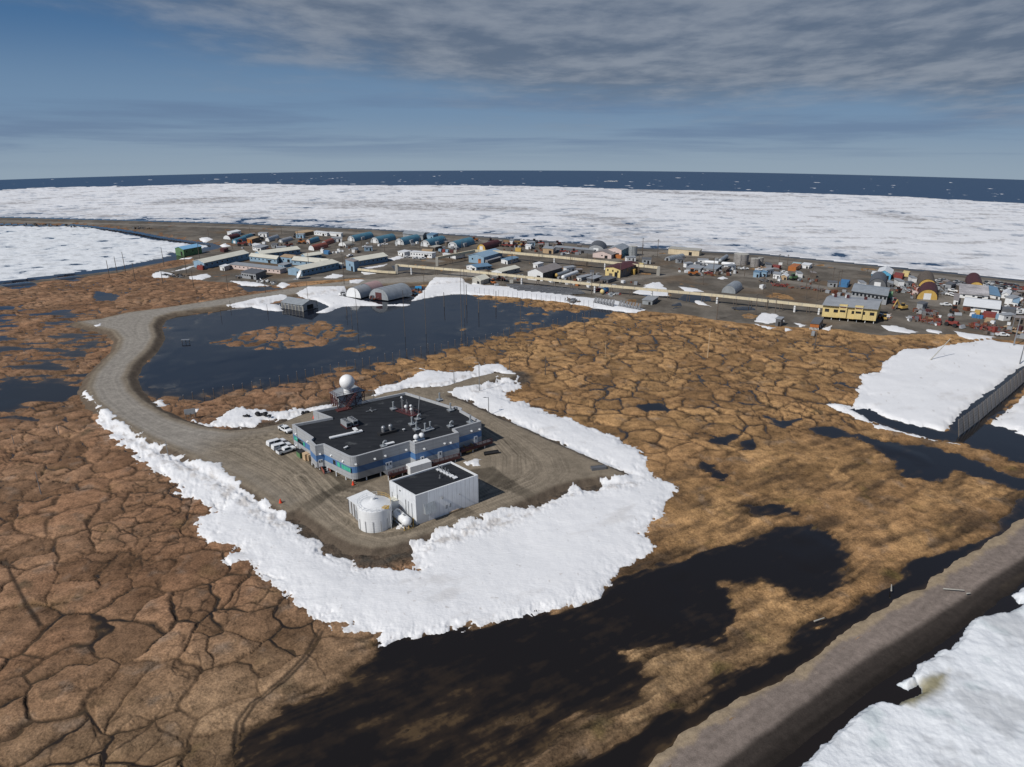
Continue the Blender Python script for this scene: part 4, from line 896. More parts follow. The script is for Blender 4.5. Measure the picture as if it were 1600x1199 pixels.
# white machinery building
ZB2 = zfor(649, 821, PADZ, 774.5)
b4 = [at(u, v, ZB2) for u, v in ((649,774.5),(747,742),(705,721),(608,751))]
wb = thing('machinery_building', 'white metal machinery building with flat black roof in front of the station', 'building', (b4[0][0], b4[0][1], PADZ + D0))
rl = [(x - b4[0][0], y - b4[0][1]) for x, y in b4]; hb = ZB2 - PADZ
m_ = MB(); m_.add([(x, y, .15) for x, y in rl] + [(x, y, hb) for x, y in rl], [(i, (i + 1) % 4, 4 + (i + 1) % 4, 4 + i) for i in range(4)], WhiteR)
i4 = inset(rl, .35); m_.add([(x, y, hb) for x, y in rl] + [(x, y, hb) for x, y in i4], [(i, (i + 1) % 4, 4 + (i + 1) % 4, 4 + i) for i in range(4)], White)
m_.add([(x, y, hb) for x, y in i4] + [(x, y, hb - .4) for x, y in i4], [(i, (i + 1) % 4, 4 + (i + 1) % 4, 4 + i) for i in range(4)], White); m_.build('wall', wb)
MB().add([(x, y, hb - .35) for x, y in i4], [(0, 1, 2, 3)], membrane).build('roof', wb)
MB().prism(inset(rl, .15), -.4, .15, Timber).build('foundation', wb)
def onb(A, B, s, z, w, h, mat, name, dep=.06, par=None, slant=0):
    A = Vector(A); B = Vector(B); d = (B - A).normalized(); nm = Vector((d.y, -d.x)); c = A + d * s
    p = [c - d * w / 2 - nm * .02, c + d * w / 2 - nm * .02, c + d * w / 2 + nm * dep, c - d * w / 2 + nm * dep]; p2 = [p[0], p[1], c + d * w / 2 + nm * (dep - slant), c - d * w / 2 + nm * (dep - slant)]
    return MB().hexa([(q.x, q.y, z) for q in p] + [(q.x, q.y, z + h) for q in p2], mat).build(name, par)
Lw = (Vector(rl[1]) - Vector(rl[0])).length
hood = onb(rl[0], rl[1], Lw * .20, hb * .33, Lw * .17, hb * .3, Galv, 'intake_hood', 1.1, wb, .95)
onb(rl[0], rl[1], Lw * .47, hb * .22, .5, 1.0, Grey, 'vent_panel', .08, wb); onb(rl[0], rl[1], Lw * .53, hb * .22, .5, 1.0, Grey, 'vent_panel', .08, wb)
onb(rl[0], rl[1], Lw * .40, hb * .62, .35, .6, Steel, 'wall_lamp', .5, wb); onb(rl[0], rl[1], Lw * .68, hb * .55, .2, .25, Steel, 'wall_lamp', .3, wb)
onb(rl[0], rl[1], Lw * .62, .16, Lw * .22, .35, Timber, 'sill_board', .12, wb)
Ls = (Vector(rl[0]) - Vector(rl[3])).length
onb(rl[3], rl[0], Ls * .42, .3, 1.2, 2.3, Pink, 'door', .08, wb); onb(rl[3], rl[0], Ls * .42, hb * .86, .5, .25, GreyD, 'wall_vent', .1, wb)
for s_ in (.1, .3, .62, .72, .85): onb(rl[3], rl[0], Ls * s_, .2, .12, hb * .65, Steel, 'conduit', .12, wb)
ZBR = ZB2 - .35
wv_ = None
for (u, v, full) in ((685.5,735.5,1),(691,738,1),(696,740.5,1),(700.5,743,1),(705.5,745.5,0),(711,748,0)):
    lab = 'vent pipe in the row on the black roof of the white building' if full else 'capped square vent curb at the end of the roof row on the white building'
    c_ = thing('roof_vent' if full else 'vent_curb', lab, 'vent', (*at(u, v, ZBR), ZBR + D0), R_(35), 'vent row on the machinery building roof' if full else 'capped curbs on the machinery building roof')
    MB().box((0, 0, 0), (1.0, 1.0, .35), GreyD).box((0, 0, .35), (1.1, 1.1, .1), White).build('curb', c_)
    if full: MB().tube((0, 0, .4), (0, 0, 1.7), .14, Steel, 8).build('pipe', c_)
c_ = thing('roof_drain', 'single short pipe on the left half of the white building roof', 'vent', (*at(687.5, 747, ZBR), ZBR + D0)); MB().tube((0, 0, 0), (0, 0, .9), .17, Steel, 8).tube((0, 0, 0), (0, 0, .12), .35, GreyD, 8).build('pipe', c_)
cb = thing('storage_container', 'white storage container between the station deck and the white building', 'container', spot(655, 738, PADZ), R_(35)); MB().box((0, 0, .3), (6.5, 2.5, 2.6), White).build('shell', cb); MB().box((-3.26, 0, .4), (.06, 2.2, 2.3), White).build('door', cb)
for s_ in (-2.5, 2.5): MB().box((s_, 0, 0), (.3, 2.4, .3), Wood).build('skid', cb)

# white slant-roofed tank shed, round tank, fuel tank
ws = thing('tank_shed', 'small white shed with sloping roof beside the round white tank', 'shed', spot(562, 814, PADZ), R_(35))
c0 = Vector(at(561, 816, PADZ)); cl = Vector(at(545, 799, PADZ)); 
e1 = (Vector(at(649, 821, PADZ)) - Vector(at(608, 798, PADZ))); 
ws.rotation_euler = (0, 0, 0); ws.location = (c0.x, c0.y, PADZ + D0)
e2 = cl - c0; e1 = Vector((math.cos(R_(36)), math.sin(R_(36)))) * 5.0
hs = zfor(545, 799, PADZ, 779) - PADZ; 
m_ = MB(); q = [Vector((0, 0)), e1, e1 + e2, e2]
m_.add([(p.x, p.y, 0) for p in q] + [(q[0].x, q[0].y, hs * 1.25), (q[1].x, q[1].y, hs * 1.5), (q[2].x, q[2].y, hs * 1.15), (q[3].x, q[3].y, hs)], [(0, 1, 5, 4), (1, 2, 6, 5), (2, 3, 7, 6), (3, 0, 4, 7), (3, 2, 1, 0)], WhiteR); m_.build('wall', ws)
rq = [(-.03, -.03), (1.03, -.03), (1.03, 1.03), (-.03, 1.03)]; hz_ = [hs * 1.25, hs * 1.5, hs * 1.15, hs]
rp = [(e1 * a_ + e2 * b_) for a_, b_ in rq]; MB().hexa([(p.x, p.y, h_ + .02) for p, h_ in zip(rp, hz_)] + [(p.x, p.y, h_ + .18) for p, h_ in zip(rp, hz_)], White).build('roof', ws)
for s_ in (.05, .35, .62, .92): p = e2 * s_ + (e1.normalized() * -.1); MB().tube((p.x, p.y, -.1), (p.x, p.y, hs * 1.1), .09, Wood, 6).build('post', ws)
MB().add([(e2.x * .1 - .05, e2.y * .1 - .03, .3), (e2.x * .28 - .05, e2.y * .28 - .03, .3), (e2.x * .28 - .05, e2.y * .28 - .03, 2.6), (e2.x * .1 - .05, e2.y * .1 - .03, 2.6)], [(0, 1, 2, 3)], Grey).build('door', ws)
xt, yt = at(587, 819, PADZ); rt = metres(587, 819, 46, PADZ) / 2; ht = zfor(587, 819, PADZ, 789) - PADZ + .3
tk_ = thing('water_tank', 'round white ribbed water tank with domed top and ladder', 'tank', (xt, yt, PADZ + D0))
m_ = MB(); m_.tube((0, 0, 0), (0, 0, ht), rt, White, 40)
for q in range(1, 9): m_.tube((0, 0, ht * q / 9 - .03), (0, 0, ht * q / 9 + .03), rt + .05, White, 40, caps=False)
m_.build('shell', tk_)
MB().tube((0, 0, ht), (0, 0, ht + rt * .28), rt * 1.0, White, 40, rt * .16).build('roof', tk_)
m_ = MB()
for q in range(20):
    a_ = 6.283 * q / 20; m_.tube((rt * .97 * math.cos(a_), rt * .97 * math.sin(a_), ht), (rt * .97 * math.cos(a_), rt * .97 * math.sin(a_), ht + 1.1), .04, White if q > 4 else Yellow, 5)
for hh in (.55, 1.1):
    for q in range(20):
        a_, b_ = 6.283 * q / 20, 6.283 * (q + 1) / 20; m_.tube((rt * .97 * math.cos(a_), rt * .97 * math.sin(a_), ht + hh), (rt * .97 * math.cos(b_), rt * .97 * math.sin(b_), ht + hh), .04, White if q > 4 else Yellow, 5)
m_.build('railing', tk_)
MB().box((rt * .75, -rt * .45, ht + .1), (1.6, 1.3, .25), Yellow).build('landing', tk_)
MB().tube((-.3, .3, ht + rt * .2), (-.3, .3, ht + rt * .2 + .9), .5, White, 14).build('hatch', tk_)
m_ = MB(); 
for s_ in (-.3, .3): m_.tube((rt * .95 + .25, -1.8 + s_, 0), (rt * .95 + .25, -1.8 + s_, ht + 1.1), .05, White, 5)
for q in range(14): m_.tube((rt * .95 + .25, -2.1, .3 + q * ht / 14), (rt * .95 + .25, -1.5, .3 + q * ht / 14), .03, White, 4)
m_.build('ladder', tk_)
for a_ in (-2.4, -1.95, -1.5, -1.05, -.6): MB().tube((rt * 1.03 * math.cos(a_), rt * 1.03 * math.sin(a_), 0), (rt * 1.03 * math.cos(a_), rt * 1.03 * math.sin(a_), ht * .55), .06, Steel, 5).build('stake', tk_)
lk = thing('covered_walk', 'cream covered link between the round tank and the white building', 'walkway', spot(607, 806, PADZ), R_(35)); MB().box((0, 0, 1.6), (5.0, 2.2, 2.4), White).build('duct', lk); MB().box((0, 0, 4.0), (5.1, 2.3, .12), Cream).build('roof', lk)
for s_ in (-2, 2): MB().tube((s_, 0, -.1), (s_, 0, 1.6), .15, Steel, 8).build('post', lk)
ft = thing('fuel_tank', 'white horizontal fuel tank on a skid between round tank and white building', 'tank', spot(628, 818, PADZ), R_(-52))
MB().tube((-2.4, 0, 1.75), (2.4, 0, 1.75), 1.15, White, 24).ball((2.4, 0, 1.75), 1.15, White, 24, 10, -.5, .5, 1.0).build('shell', ft); 
m_ = MB(); m_.box((0, -.9, .2), (5.8, .18, .25), White).box((0, .9, .2), (5.8, .18, .25), White)
for s_ in (-2, 2): m_.box((s_, 0, .1), (.25, 2.2, .9), White)
m_.build('skid', ft); m_ = MB(); m_.box((3.3, 0, .0), (.15, 2.6, .12), Yellow)
for s_ in (-1.2, 0, 1.2): m_.tube((3.3, s_, 0), (3.3, s_, 1.1), .09, Yellow, 6)
m_.build('guard', ft)
m_ = MB()
m_.tube((-1, 0, 2.9), (-1, 0, 3.3), .25, White, 10).tube((.8, 0, 2.9), (.8, 0, 3.15), .3, White, 10).box((0, 0, 2.95), (3.6, .5, .08), Steel); m_.build('fittings', ft)
bl = None
for (u, v, lab) in ((617,815,''),(641,822,''),(646,819,''),(652.5,809,'')):
    if bl is None:
        bl = thing('bollard', 'yellow steel bollard guarding the fuel tank by the white building', 'bollard', spot(u, v, PADZ), 0, 'yellow bollards around the fuel tank'); MB().tube((0, 0, -.2), (0, 0, 1.5), .13, Yellow, 8).ball((0, 0, 1.5), .13, Yellow, 8, 4, 0, .5).build('post', bl)
    else: dup(bl, spot(u, v, PADZ), 0)

# ------------------------------------------------------------------ vehicles
def pickup(name, label, body=None, cap_=False, crew=True, loc_=(0, 0, 0), rz=0.0, group=None):
    body = body or White
    o = thing(name, label, 'pickup', loc_, rz, group); L_ = 5.6; w = 1.95
    m_ = MB()
    prof = [(-2.75, .55), (-2.75, 1.15), (2.45, 1.12), (2.75, 1.0), (2.8, .5)]
    m_.hexa([(-2.75, -w / 2, .5), (2.78, -w / 2, .5), (2.78, w / 2, .5), (-2.75, w / 2, .5), (-2.75, -w / 2, .98), (2.75, -w / 2, .98), (2.75, w / 2, .98), (-2.75, w / 2, .98)], body)
    m_.hexa([(1.25, -w / 2, .98), (2.75, -w / 2, .98), (2.75, w / 2, .98), (1.25, w / 2, .98), (1.25, -w / 2 + .08, 1.22), (2.6, -w / 2 + .1, 1.12), (2.6, w / 2 - .1, 1.12), (1.25, w / 2 - .08, 1.22)], body)
    x0 = -.95 if crew else -.3
    for s_ in (-1, 1): m_.box(((-2.75 + x0) / 2, s_ * (w / 2 - .05), .98), (x0 + 2.75, .1, .32), body)
    m_.box((-2.7, 0, .98), (.1, w - .2, .32), body); m_.build('body', o)
    MB().box(((-2.7 + x0) / 2, 0, .985), (x0 + 2.62, w - .22, .02), Black).build('bed', o)
    c = MB(); c.hexa([(x0, -w / 2 + .02, .98), (1.35, -w / 2 + .02, .98), (1.35, w / 2 - .02, .98), (x0, w / 2 - .02, .98), (x0 + .1, -w / 2 + .2, 1.78), (.75, -w / 2 + .2, 1.78), (.75, w / 2 - .2, 1.78), (x0 + .1, w / 2 - .2, 1.78)], body); c.build('cab', o)
    g = MB(); k = .97
    g.add([(1.34, -.78, 1.12), (1.34, .78, 1.12), (.86, .70, 1.70), (.86, -.70, 1.70)], [(0, 1, 2, 3)], Glass)
    for v_ in range(4): g.v[v_] = (g.v[v_][0] + .06, g.v[v_][1], g.v[v_][2])
    g.build('windscreen', o)
    for s_ in (-1, 1):
        MB().add([(x0 + .15, s_ * (w / 2 + .0), 1.12), (1.1, s_ * (w / 2 + .0), 1.12), (.72, s_ * (w / 2 - .15), 1.68), (x0 + .2, s_ * (w / 2 - .15), 1.68)], [(0, 1, 2, 3)], Glass).build('side_window', o)
    if cap_:
        MB().hexa([(-2.72, -w / 2 + .04, 1.3), (x0, -w / 2 + .04, 1.3), (x0, w / 2 - .04, 1.3), (-2.72, w / 2 - .04, 1.3), (-2.6, -w / 2 + .16, 1.85), (x0 + .02, -w / 2 + .16, 1.85), (x0 + .02, w / 2 - .16, 1.85), (-2.6, w / 2 - .16, 1.85)], body).build('canopy', o)
        for s_ in (-1, 1): MB().add([(-2.55, s_ * (w / 2 - .0), 1.38), (x0 - .2, s_ * (w / 2 - .0), 1.38), (x0 - .25, s_ * (w / 2 - .09), 1.72), (-2.48, s_ * (w / 2 - .09), 1.72)], [(0, 1, 2, 3)], Glass).build('canopy_window', o)
    for x_ in (-1.75, 1.8):
        for s_ in (-1, 1): MB().tube((x_, s_ * (w / 2 - .22), .4), (x_, s_ * (w / 2 + .03), .4), .4, Black, 16).build('wheel', o)
    for s_ in (-.7, .7): MB().box((2.78, s_, .75), (.06, .35, .2), Steel).build('headlight', o)
    MB().box((2.79, 0, .5), (.08, 1.9, .18), Steel).build('bumper', o)
    return o
def heading(u0, v0, u1, v1, z):
    a = Vector(at(u0, v0, z)); b = Vector(at(u1, v1, z)); return math.atan2((b - a).y, (b - a).x), ((a + b) / 2)
for i, (px, cap_, lab) in enumerate((((437,670,456,679.5), False, 'white crew cab pickup parked nearest the corner of the left wing'), ((418,700,446,691), True, 'white covered pickup at the back of the row of three'), ((425,706,455,697), True, 'white covered pickup in the middle of the row of three'), ((434,712,461,703), False, 'white open-bed pickup at the front of the row of three'))):
    hd, c = heading(*px, PADZ); pickup('pickup_truck', lab, White, cap_, True, (c.x, c.y, PADZ + D0 + .02), hd, 'pickups parked at the research station')
# ------------------------------------------------------------------ settlement
TZ = 0.3
def frame(A, C, B, z):
    a = Vector(at(*A, z)); c = Vector(at(*C, z)); b = Vector(at(*B, z)); return a, b - a, c - a
def building(name, cat, label, A, C, B, hpx, roof, wall, rmat, end=None, rise=None, win=(0, 0), door=True, group=None, z=TZ, stilts=0.0, wy=.45, ws=1.0, doormat=None):
    a, e1, e2 = frame(A, C, B, z); end = end or wall
    o = thing(name, label, cat, (a.x, a.y, z + drop(a.x, a.y)), 0, group)
    h = metres(*A, hpx, z); s0 = metres(*A, stilts, z) if stilts else -0.4
    Pn = lambda s, t, zz: (e1.x * s + e2.x * t, e1.y * s + e2.y * t, zz)
    l1, l2 = e1.length, e2.length
    if roof[0] == 'q':
        ax, sp = (e1, e2) if roof == 'qAB' else (e2, e1); K = 16; w_ = MB(); r_ = MB(); lw = sp.length
        arc = [(0.5 + 0.5 * math.cos(math.pi * i / K), math.sin(math.pi * i / K) ** .9 * h) for i in range(K + 1)]
        pt = lambda s, t, zz: (ax.x * s + sp.x * t, ax.y * s + sp.y * t, zz)
        r_.add([pt(-.01, t_, z_ + .06) for t_, z_ in arc] + [pt(1.01, t_, z_ + .06) for t_, z_ in arc], [(i, i + 1, K + 2 + i, K + 1 + i) for i in range(K)], rmat, True)
        nr = max(3, int(ax.length / 3))
        for q in range(nr + 1):
            s_ = q / nr; ds = .12 / ax.length
            r_.add([pt(s_ - ds, t_, z_ * 1.012 + .09) for t_, z_ in arc] + [pt(s_ + ds, t_, z_ * 1.012 + .09) for t_, z_ in arc], [(i, i + 1, K + 2 + i, K + 1 + i) for i in range(K)], rmat, True)
        r_.build('roof', o)
        for s_ in (0.0, 1.0): MB().add([pt(s_, t_, z_) for t_, z_ in arc], [tuple(range(K + 1))], end).build('end_wall', o)
        nrm = -ax.normalized() * .08
        if door:
            dw = min(.36, 4.2 / lw); dh = min(h * .62, 4.0); p = [(.5 - dw / 2, 0), (.5 + dw / 2, 0), (.5 + dw / 2, dh), (.5 - dw / 2, dh)]
            MB().add([(pt(0, t_, z_)[0] + nrm.x, pt(0, t_, z_)[1] + nrm.y, z_) for t_, z_ in p], [(0, 1, 2, 3)], doormat or White).build('door', o)
        for k in range(win[0]):
            t_ = .5 + (.26 if k else -.26); dw = .05
            MB().add([(pt(0, q, zz)[0] + nrm.x, pt(0, q, zz)[1] + nrm.y, zz) for q, zz in ((t_ - dw, h * .45), (t_ + dw, h * .45), (t_ + dw, h * .6), (t_ - dw, h * .6))], [(0, 1, 2, 3)], Glass).build('window', o)
        return o
    w_ = MB(); q4 = [(0, 0), (1, 0), (1, 1), (0, 1)]
    w_.add([Pn(s, t, s0) for s, t in q4] + [Pn(s, t, h) for s, t in q4], [(0, 1, 5, 4), (1, 2, 6, 5), (2, 3, 7, 6), (3, 2, 1, 0)], wall)
    w_.add([Pn(0, 1, s0), Pn(0, 0, s0), Pn(0, 0, h), Pn(0, 1, h)], [(0, 1, 2, 3)], end)
    r_ = MB(); ov = .35
    if roof == 'flat':
        u_, v_ = ov / max(l1, 1), ov / max(l2, 1); q = [(-u_, -v_), (1 + u_, -v_), (1 + u_, 1 + v_), (-u_, 1 + v_)]
        r_.hexa([Pn(s, t, h + .02) for s, t in q] + [Pn(s, t, h + .3) for s, t in q], rmat)
    elif roof in ('shedR', 'shedB'):
        hi = h + (rise or .25 * l2); zz = lambda s, t: h + (hi - h) * (t if roof == 'shedR' else s)
        w_.add([Pn(s, t, h) for s, t in q4] + [Pn(s, t, zz(s, t)) for s, t in q4], [(0, 1, 5, 4), (1, 2, 6, 5), (2, 3, 7, 6), (3, 0, 4, 7)], wall)
        q = [(-.03, -.03), (1.03, -.03), (1.03, 1.03), (-.03, 1.03)]; r_.hexa([Pn(s, t, zz(s, t) + .02) for s, t in q] + [Pn(s, t, zz(s, t) + .25) for s, t in q], rmat)
    else:
        span = l2 if roof == 'gAB' else l1; rs = rise if rise is not None else .2 * span
        if roof == 'gAB':
            w_.add([Pn(0, 0, h), Pn(0, 1, h), Pn(0, .5, h + rs)], [(0, 1, 2)], end); w_.add([Pn(1, 0, h), Pn(1, 1, h), Pn(1, .5, h + rs)], [(0, 1, 2)], end); G = lambda s, t, zz: Pn(s, t, zz)
        else:
            w_.add([Pn(0, 0, h), Pn(1, 0, h), Pn(.5, 0, h + rs)], [(0, 1, 2)], wall); w_.add([Pn(0, 1, h), Pn(1, 1, h), Pn(.5, 1, h + rs)], [(0, 1, 2)], wall); G = lambda s, t, zz: Pn(t, s, zz)
        ll = l1 if roof == 'gAB' else l2; g0, g1 = -ov / ll, 1 + ov / ll; k = .06
        for t0, t1 in ((-k, .5), (1 + k, .5)):
            z0_ = h - rs * k * 2 + .03
            r_.hexa([G(g0, t0, z0_), G(g1, t0, z0_), G(g1, t1, h + rs + .03), G(g0, t1, h + rs + .03), G(g0, t0, z0_ + .22), G(g1, t0, z0_ + .22), G(g1, t1, h + rs + .25), G(g0, t1, h + rs + .25)], rmat)
    w_.build('wall', o); r_.build('roof', o)
    # openings on the two seen faces
    def face(org, d, nrm, n, w, hh, z0, name, mat, off=.5):
        for k in range(n):
            c = org + d * ((k + off) / n); dd = d.normalized() * w / 2; p = [c - dd - nrm * .02, c + dd - nrm * .02, c + dd + nrm * .07, c - dd + nrm * .07]
            MB().hexa([(q.x, q.y, z0) for q in p] + [(q.x, q.y, z0 + hh) for q in p], mat).build(name, o)
    nA = -e1.normalized(); nB = -e2.normalized(); hw = h - max(0, s0)
    face(Vector((0, 0)), e2, nA, win[0], 1.1 * ws, .25 * hw, max(0, s0) + hw * wy, 'window', Glass); face(Vector((0, 0)), e1, nB, win[1], 1.1 * ws, .25 * hw, max(0, s0) + hw * wy, 'window', Glass)
    if door: face(Vector((0, 0)), e2, nA, 1, min(1.2 if l2 < 8 else 2.4, l2 * .4), min(hw * .65, 3.2), max(0, s0), 'door', doormat or DarkVoid, .28)
    if stilts:
        m_ = MB()
        for i in range(7):
            for s in (.03, .5, .97): p = Pn(s, .03 + .94 * i / 6, 0); MB().tube((p[0], p[1], -.4), (p[0], p[1], s0 + .02), .16, White, 6).build('stilt', o)
    return o
Bd = building
def container(name, cat, label, A, C, B, hpx, mat, group=None, z=TZ):
    a, e1, e2 = frame(A, C, B, z); o = thing(name, label, cat, (a.x, a.y, z + drop(a.x, a.y)), 0, group); h = metres(*A, hpx, z)
    q = [Vector((0, 0)), e1, e1 + e2, e2]; m_ = MB().hexa([(p.x, p.y, -.1) for p in q] + [(p.x, p.y, h) for p in q], mat)
    n1 = -e1.normalized() * .05; d = [e2 * .08 + n1, e2 * .92 + n1]; MB().add([(d[0].x, d[0].y, .2), (d[1].x, d[1].y, .2), (d[1].x, d[1].y, h * .93), (d[0].x, d[0].y, h * .93)], [(0, 1, 2, 3)], mat).build('door', o)
    for p in q: m_.box((p.x, p.y, -.1), (.2, .2, h + .16), mat)
    m_.build('shell', o)
    return o
Ct = container

# --- barracks block, its sunlit and shaded faces painted in two blues
BK = 'blue barracks of the old camp'
Bd('green_hall', 'building', 'green hall with bright sky blue roof beside the frozen lagoon', (288,400.6), (275,398.5), (316,395.5), 10.5, 'gAB', Green, BlueSky, Green, 1.4, (0, 3))
Bd('barracks', 'barracks', 'leftmost long blue barracks with cream roof and red container at its end', (320,420.5), (303.5,417.5), (389.5,405), 9.5, 'gAB', Blue, Cream, BlueL, 1.5, (0, 9), group=BK)
Ct('shipping_container', 'container', 'red container standing against the end of the leftmost barracks', (317,422.3), (308,421.3), (319,420.5), 5.5, RedB)
Bd('barracks', 'barracks', 'short blue barracks with cream roof facing the camera, right of the leftmost one', (433,412.5), (390.5,408), (440,408.5), 7.5, 'gAC', BlueL, Cream, BlueL, 1.2, (7, 1), group=BK)
Bd('barracks', 'barracks', 'rearmost long blue barracks with cream roof', (408,405.5), (399,402.5), (469.5,397.5), 8, 'gAB', Blue, Cream, BlueL, 1.5, (0, 8), group=BK)
Bd('link_block', 'building', 'tan flat-roofed blue block joining two barracks', (456,412.2), (439,410.5), (463,408.5), 9, 'flat', BlueL, Tan, BlueL, win=(2, 0))
Bd('barracks', 'barracks', 'shortest blue barracks behind the tan-roofed block', (478,407), (471,404.5), (503,403.5), 6, 'gAB', Blue, Cream, BlueL, 1.3, (0, 4), group=BK)
Bd('barracks', 'barracks', 'blue barracks with long side to the camera behind the one with the satellite dish', (511,418.5), (457,414), (517,413), 7.5, 'gAC', BlueL, Cream, BlueL, 1.2, (6, 0), group=BK)
Bd('barracks', 'barracks', 'front blue barracks with a white satellite dish at its end', (472.5,432), (450.5,429.5), (530,420), 10, 'gAB', Blue, Cream, BlueL, 1.5, (0, 9), group=BK)
Bd('link_porch', 'building', 'small cream-roofed porch at the far end of the front barracks', (533,420), (527,419), (537,417.5), 5.5, 'flat', BlueL, Cream, BlueL)
Bd('utility_block', 'building', 'tall blue utility block with faded flat roof between two barracks', (554,425), (541,421.5), (561,423), 15.5, 'flat', Blue, Mauve, BlueL, win=(1, 0))
Bd('barracks', 'barracks', 'rightmost long blue barracks behind the tall utility block', (560,416.5), (547,412.5), (606,408.7), 8.5, 'gAB', Blue, Cream, BlueL, 1.5, (0, 7), group=BK)
Bd('camp_trailer', 'trailer', 'long pale pink trailer with flat grey roof in front of the barracks', (438,428.2), (359,419.8), (448,425), 6.3, 'flat', Pink, Grey, Pink, win=(12, 0))
Bd('pump_shed', 'shed', 'small white shed at the left end of the long pink trailer', (351,423.3), (344,422.3), (360,420.5), 6, 'flat', Grey, White, White)
Bd('workshop', 'building', 'dark grey flat workshop with white window dots below the pink trailer', (400.5,437.5), (378,434.5), (416,432), 9, 'flat', GreyD, GreyD, Grey, win=(6, 0))
Bd('blue_shed', 'shed', 'small light blue flat shed between the barracks and the pink trailer', (444.5,420.5), (435,419), (456,417.3), 5.5, 'flat', Blue, Grey, BlueL)
sd_ = thing('satellite_dish', 'big white satellite dish in front of the front barracks', 'dish', spot(463, 437), R_(-100))
rD = metres(463, 437, 14.5) / 2; MB().ball((0, 0, 0), rD * 1.25, White, 20, 6, -.5, -.2).build('reflector', sd_)
k_ = sd_.children[0]; k_.rotation_euler = (R_(62), 0, R_(40)); k_.location = (0, 0, rD * 1.25 + .6)
MB().tube((0, 0, -.3), (0, 0, rD * .8), .35, Steel, 10, .25).build('mount', sd_); MB().box((0, 0, 0), (3.5, 3.5, .3), Grey).build('base', sd_)

# --- upper left cluster
Bd('box_trailer', 'trailer', 'white flat trailer at the back left of the hut cluster', (362,369.5), (355.5,368), (377,366.3), 5, 'flat', White, White, White, win=(0, 3))
QH = 'old half-round huts of the camp'
Bd('quonset_hut', 'hut', 'maroon half-round hut with white end in front of the white trailer', (360,374.7), (349,373.8), (376,371.5), 6, 'qAB', Grey, Maroon, White, group=QH)
Bd('quonset_hut', 'hut', 'slate blue half-round hut with one bright doorway left of the orange shed', (371,381), (362,380), (387,376), 6.5, 'qAB', Grey, Teal, Teal, group=QH)
Bd('quonset_hut', 'hut', 'slate blue half-round hut partly hidden behind the orange shed', (383,374), (378,373), (398,370), 5, 'qAB', Grey, Teal, Teal, group=QH)
Bd('orange_shed', 'shed', 'orange-ended shed with brown sides in the hut cluster', (394,380.6), (386.5,379.5), (406,377), 6, 'flat', Wood, Tan, Orange)
Bd('bunk_trailer', 'trailer', 'front pale bunk trailer behind the rear barracks', (408,393), (395,391.2), (420,389.5), 5, 'flat', Grey, Grey, White, win=(3, 0))
Bd('bunk_trailer', 'trailer', 'small white bunk trailer just behind the front pale one', (404,388), (394.5,386.8), (408,386), 4.2, 'flat', White, White, White, win=(3, 0))
Ct('small_container', 'container', 'small maroon container with white end near the green hall', (350,394.5), (344.5,393.5), (357,392), 4.5, Maroon)
Bd('quonset_hut', 'hut', 'pale teal half-round hut with white end in the middle of the hut cluster', (421,378), (414.5,377), (437,373.5), 6, 'qAB', Grey, Galv, White, group=QH)
Bd('quonset_hut', 'hut', 'weathered grey half-round hut right of the pale teal one', (442,379.5), (435,378.5), (458,375.5), 5, 'qAB', Grey, Grey, Grey, group=QH)
Bd('tan_store', 'building', 'long tan flat store at the back beside white trailers', (475,369.3), (462,367.8), (493,366.3), 5, 'flat', Wood, Tan, Tan)
Bd('white_trailer', 'trailer', 'white windowed trailer right of the long tan store', (511,369.3), (491,367.3), (515,368), 4.7, 'flat', White, White, White, win=(5, 0))
Bd('white_trailer', 'trailer', 'plain white trailer at the right end of the back row', (533,370), (513.5,368.5), (536,369), 4.6, 'flat', White, White, White)
Bd('quonset_hut', 'hut', 'teal half-round hut beside an orange machine', (485,381.3), (478,380.3), (500,377), 6.5, 'qAB', Grey, Teal, Pink, group=QH)
Bd('quonset_hut', 'hut', 'twin brick red half-round hut with grey ends, upper of the two red huts', (511,383.5), (502,382.5), (523,379), 6, 'qAB', Grey, Brick, Grey, group=QH)
Bd('quonset_hut', 'hut', 'brick red half-round hut with white end, lower of the two red huts', (491,392), (482,390.8), (513,387), 7.5, 'qAB', Grey, Brick, White, group=QH)
Bd('quonset_hut', 'hut', 'small off-white half-round hut left of the big teal ones', (541,385.5), (529,384.2), (553,383.5), 6, 'qAB', Grey, Beige, White, group=QH)
Ct('tarp_crate', 'container', 'bright blue tarp-covered crate beside the lower red hut', (513,398), (506,397), (516,396.3), 4.5, BlueV)
Ct('white_crate', 'container', 'white crate next to the blue tarp-covered crate', (505,396), (501,395.3), (507,395), 5, White)
QT = 'five big teal half-round warehouses'
for k, (A, C, B, h_, lab) in enumerate((((554.5,377.7),(543,376.2),(584,371.5),8.2,'leftmost and farthest of the five big teal warehouses'), ((592,380.7),(579,379.4),(619,375),9,'second from the left of the five big teal warehouses'), ((631.5,383.2),(617,381.8),(658,377),9.8,'middle one of the five big teal warehouses'), ((672,386.2),(657,384.8),(698,379.3),10.2,'fourth from the left of the five big teal warehouses'), ((715,388.7),(699,387.3),(742,382),10.3,'rightmost and nearest of the five big teal warehouses'))):
    o = Bd('quonset_warehouse', 'warehouse', lab, A, C, B, h_, 'qAB', Grey, Teal, paint('pale_end_wall', (.46, .48, .49), .6, .08, .3), win=(2, 0), group=QT)
    a, e1, e2 = frame(A, C, B, TZ); c = e1 * .42 - e2 * .08; nn_ = e2.normalized(); hh = metres(*A, h_) * .55
    q = [c - e1 * .08, c + e1 * .08, c + e1 * .08 + e2 * .3, c - e1 * .08 + e2 * .3]
    MB().hexa([(p.x, p.y, -.2) for p in q] + [(p.x, p.y, hh) for p in q], Grey).build('side_porch', o)
